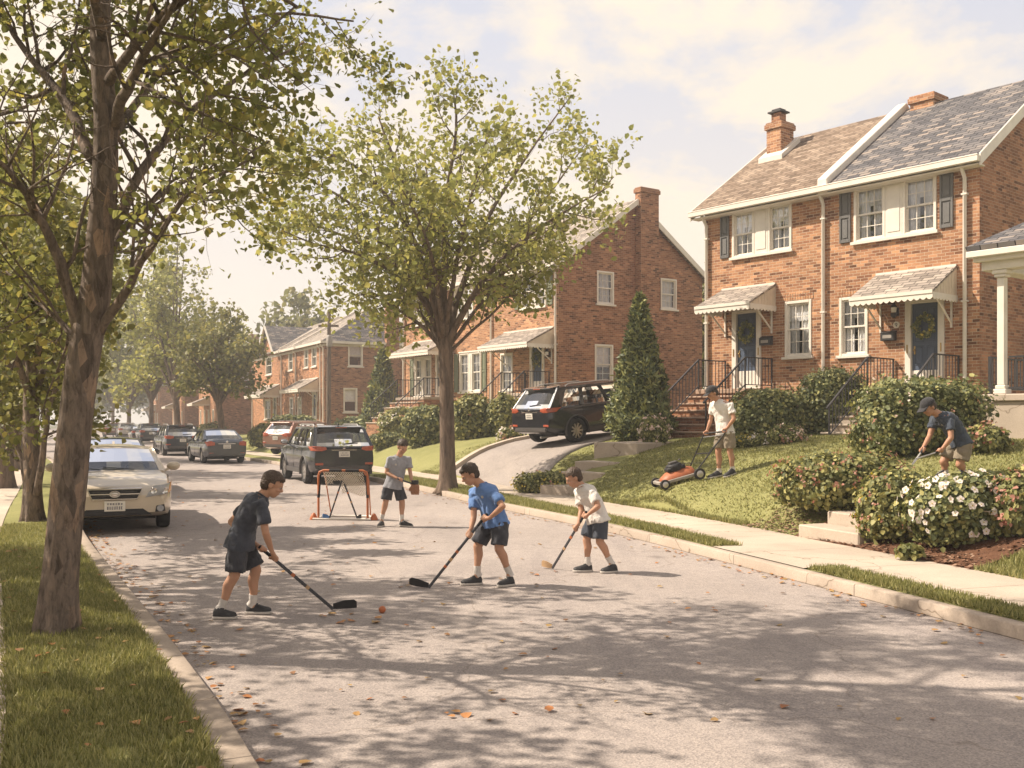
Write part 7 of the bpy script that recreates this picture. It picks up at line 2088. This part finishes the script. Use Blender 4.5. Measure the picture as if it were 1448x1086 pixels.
# ---- lawn mower
mw_c = PG(968, 682, .70); 
mw = None
def mower():
    x, y = 3.22, 19.35
    hdg = math.atan2(-.12, -1); f = Vector((math.cos(hdg), math.sin(hdg)))
    z = ground(x, y)
    zf, zb_ = ground(*(Vector((x, y))+f*.34)), ground(*(Vector((x, y))-f*.34))
    root = empty('lawn_mower', (x, y, (zf+zb_)/2)); root.rotation_euler = (0, -math.atan2(zf-zb_, .68), hdg); tag(root, 'orange walk-behind lawn mower with black engine on the sloping lawn', 'lawn mower')
    d = MB(); rs = []; K_ = .84
    for t, w, h in ((-.40, .16, .16), (-.36, .24, .22), (-.2, .27, .26), (.05, .28, .26), (.26, .26, .22), (.38, .20, .16), (.42, .12, .13)):
        rs.append([(t*K_, w*K_*math.cos(a)*(1 if math.sin(a) > -.1 else .98), .10+max(0, math.sin(a))*(h-.06)) for a in np.linspace(-.3, math.pi+.3, 15)])
    d.rings(rs, 0, True, True); d.build('deck', M['mower_orange'], root, smooth=50)
    s = MB(); s.box(-.40, .40, -.30, -.265, .09, .15); s.box(-.40, .40, .265, .30, .09, .15); s.box(.38, .44, -.24, .24, .09, .15); s.build('skirt', M['rail_light'], root, bevel=.01)
    e = MB(); e.lathe([(.15, .25), (.16, .30), (.16, .37), (.13, .40)], (.02, 0, 0), 'z', 20); e.box(-.17, .19, -.13, .13, .27, .345); e.box(-.05, .14, -.20, -.12, .26, .36); e.build('engine', M['black'], root, bevel=.015, smooth=50)
    c = MB(); c.box(-.06, .10, -.08, .08, .402, .44); c.lathe([(.03, .44), (.03, .462)], (-.1, .07, 0), 'z', 12); c.build('engine_cover', M['trim_grey'], root, bevel=.015)
    for (wx, r_) in ((.36, .095), (-.34, .11)):
        for s_ in (1, -1):
            w = MB(); w.lathe([(r_*.55, -.03), (r_*.95, -.032), (r_, -.02), (r_, .02), (r_*.95, .032), (r_*.55, .03)], (0, 0, 0), 'y', 22); o = w.build('wheel', M['rubber'], root, smooth=40); o.location = (wx, s_*.335, r_)
            h = MB(); h.lathe([(r_*.6, s_*.031), (r_*.5, s_*.036), (r_*.15, s_*.04)], (0, 0, 0), 'y', 18); h.build('hub', M['alloy'], o, smooth=40)
    bpy.context.view_layer.update()
    inv = root.matrix_world.inverted()
    A, B_ = inv @ bar_a, inv @ bar_b
    h = MB()
    dirn = (B_-A).normalized()
    A2, B2 = A-dirn*.05, B_+dirn*.05
    lo = [Vector((-.32, .25, .17)), Vector((-.32, -.25, .17))]
    if (A2-lo[0]).length > (A2-lo[1]).length: lo = lo[::-1]
    h.tube([lo[0], lo[0].lerp(A2, .5), A2-(A2-lo[0]).normalized()*.04, A2+dirn*.03, (A2+B2)/2, B2-dirn*.03, B2-(B2-lo[1]).normalized()*.04, lo[1].lerp(B2, .5), lo[1]], .0135, 8)
    h.bar(lo[0].lerp(A2, .45), lo[1].lerp(B2, .45), .02, .02)
    h.build('handlebar', M['iron'], root, smooth=60)
    k = MB(); k.tube([lo[0].lerp(A2, .9), lo[1].lerp(B2, .9)], .008, 6); k.build('brake_lever', M['chrome'], root, smooth=60)
    c = MB(); c.tube([lo[0].lerp(A2, .8), lo[0].lerp(A2, .5)+Vector((0, 0, .03)), lo[0].lerp(A2, .2), (-.15, 0, .36)], .006, 6); c.build('cable', M['black'], root, smooth=60)
mower()

# ---- street hockey goal, sticks leaning in it, balls
gb = PG(485, 735.5, 0); gx = Vector((.985, -.10, 0)).normalized(); gy = Vector((.10, .985, 0))
goal = empty('hockey_goal', gb, math.atan2(gx.y, gx.x)); tag(goal, 'orange tube street hockey goal with torn white net', 'hockey goal')
W2, HH, DD = .455, .90, .55
f = MB(); f.tube([(-W2, 0, .02), (-W2, 0, HH-.10), (-W2+.02, 0, HH-.03), (-W2+.09, 0, HH), (W2-.09, 0, HH), (W2-.02, 0, HH-.03), (W2, 0, HH-.10), (W2, 0, .02)], .021, 10); f.build('front_frame', M['orange'], goal, smooth=60, uv=False)
f = MB(); f.tube([(-W2, 0, .022), (-W2-.06, DD*.6, .022), (-W2+.12, DD, .022), (W2-.12, DD, .022), (W2+.06, DD*.6, .022), (W2, 0, .022)], .02, 10); f.tube([(-W2-.10, -.02, .02), (W2+.06, -.02, .02)], .018, 8); f.build('base_frame', M['trim'], goal, smooth=60, uv=False)
for s_ in (-1, 1):
    f = MB(); f.tube([(s_*W2, .0, HH*.45), (s_*(W2-.02), .02, HH*.9)], .025, 10); f.build('sleeve', M['black'] if s_ > 0 else M['tape'], goal, smooth=60, uv=False)
f = MB(); f.tube([(-.25, 0, HH), (-.02, 0, HH)], .0265, 10); f.tube([(.05, 0, HH), (.3, 0, HH)], .0265, 10); f.build('tape', M['tape'], goal, smooth=60, uv=False)
for s_ in (-1, 1):
    f = MB(); f.tube([(s_*(W2-.09), 0, HH), (s_*(W2-.05), .28, HH-.18), (s_*(W2-.08), DD, .04)], .012, 8); f.build('stay', M['orange'], goal, smooth=60, uv=False)
n = MB()
def cord(a, b, sag=.0, k=5):
    pts = [Vector(a).lerp(Vector(b), i/k)-Vector((0, 0, sag*math.sin(math.pi*i/k))) for i in range(k+1)]; n.tube(pts, .006, 4, 0, False)
def netpt(u, v): return Vector((-W2+.08+(2*W2-.16)*u, .02+.30*v+.05*math.sin(u*5), HH-.03-.42*v-.03*math.sin(u*9)*v))
for i in range(17):
    for j in range(8):
        u, v = i/17, j/8
        if u < .30 and v > .55 - u: continue
        cord(netpt(u, v), netpt(min(1, u+1/17), v+1/8), 0, 2); cord(netpt(min(1, u+1/17), v), netpt(u, v+1/8), 0, 2)
n.build('net', M['net'], goal, uv=False)
def gpt(x, y, z): return gb+gx*x+gy*y+Vector((0, 0, z))
stick('blue-bladed hockey stick leaning inside the goal', gpt(-.02, .20, .86), gpt(-.30, .16, .012), gpt(-.40, .10, .012), mats=('shaft', 'blue_paint'), k=.95)
stick('black hockey stick leaning the other way inside the goal', gpt(-.12, .26, .84), gpt(.22, .18, .012), gpt(.34, .12, .012), k=.95)


def ball(px, py, label, r=.034):
    p = PG(px, py, 0); b = MB(); b.ball((0, 0, r), r, 20, 12); o = b.build('ball', M['orange'], None, smooth=180, uv=False); o.location = p; tag(o, label, 'ball', 'orange street hockey balls')
ball(540.5, 867, 'orange ball on the road past the foreground stick blade')
for x, lab in ((-.56, 'orange cone-shaped cap beside the goal left foot'), (.56, 'orange-brown weight beside the goal right foot')):
    b = MB(); b.lathe([(.075, 0), (.07, .03), (.035, .10), (.012, .12)], (0, 0, .004), 'z', 16); o = b.build('goal_weight', M['orange'], None, smooth=50, uv=False); o.location = gpt(x, .05, 0); tag(o, lab, 'weight', 'goal weights')

# ---- utility pole and doors' wreaths
pz = ground(-10.9, 60)
up = empty('utility_pole', (-10.95, 60.0, pz)); tag(up, 'weathered wooden utility pole at the corner of the third house', 'utility pole')
b = MB(); b.tube([(0, 0, -.2), (.02, 0, 4), (.05, 0, 8.3-pz)], [.15, .13, .10], 10); b.build('pole', M['bark_grey'], up, smooth=60, uv=False)
b = MB(); b.box(-.6, .6, -.06, .06, 7.4-pz, 7.52-pz); b.build('crossarm', M['bark_grey'], up, uv=False)
b = MB(); b.lathe([(.16, 0), (.18, .1), (.18, .6), (.1, .7)], (.1, -.22, 6.2-pz), 'z', 14); b.build('transformer', M['rail_light'], up, smooth=50, uv=False)
def wreath(house_o, rz, x, z, label, r=.21):
    e = Matrix.Rotation(rz, 4, 'Z'); p = Vector((house_o[0], house_o[1], 0))+e @ Vector((x, .0, z))
    root = empty('wreath', p, rz); tag(root, label, 'wreath', 'wreaths on the doors')
    g = np.random.default_rng(int(x*100)); n_ = 420; a = g.uniform(0, 6.28, n_); rr_ = r+g.normal(0, .035, n_)
    pos = np.stack([np.cos(a)*rr_, -.03-np.abs(g.normal(0, .02, n_)), np.sin(a)*rr_*1.1], 1); v, q = leaf_arrays(pos, .07, g, np.tile([[0, -1., 0]], (n_, 1)), .1); np_mesh('foliage', v, q, M['leaf_hedge'], root)
    n_ = 16; a = g.uniform(0, 6.28, n_); pos = np.stack([np.cos(a)*r, np.full(n_, -.07), np.sin(a)*r*1.1], 1); v, q = leaf_arrays(pos, .055, g, np.tile([[0, -1., 0]], (n_, 1)), .1); np_mesh('blossom', v, q, M['petal_yellow'], root)
wreath(DUP_O, DUP_R, 1.48, 4.32, 'dark leafy wreath with yellow flecks on the left blue door')
wreath(DUP_O, DUP_R, 6.78, 4.12, 'dark leafy wreath with yellow flecks on the right blue door')
wreath(MID_O, MID_R, 11.0, 4.3, 'small wreath on the middle house door')
# ---------------------------------------------------------------- air
hz_b = MB(); hz_b.box(-440, 440, -65, 640, -1.4, 26.0)
hm = bpy.data.materials.new('haze'); hm.use_nodes = True
nt = hm.node_tree; nt.nodes.clear()
o_ = nt.nodes.new('ShaderNodeOutputMaterial'); pv_ = nt.nodes.new('ShaderNodeVolumePrincipled')
pv_.inputs['Color'].default_value = (0.95, 0.94, 0.95, 1); pv_.inputs['Density'].default_value = 0.0017; pv_.inputs['Anisotropy'].default_value = 0.25
nt.links.new(pv_.outputs[0], o_.inputs['Volume'])
haze = hz_b.build('haze', hm, uv=False); tag(haze, kind='stuff')
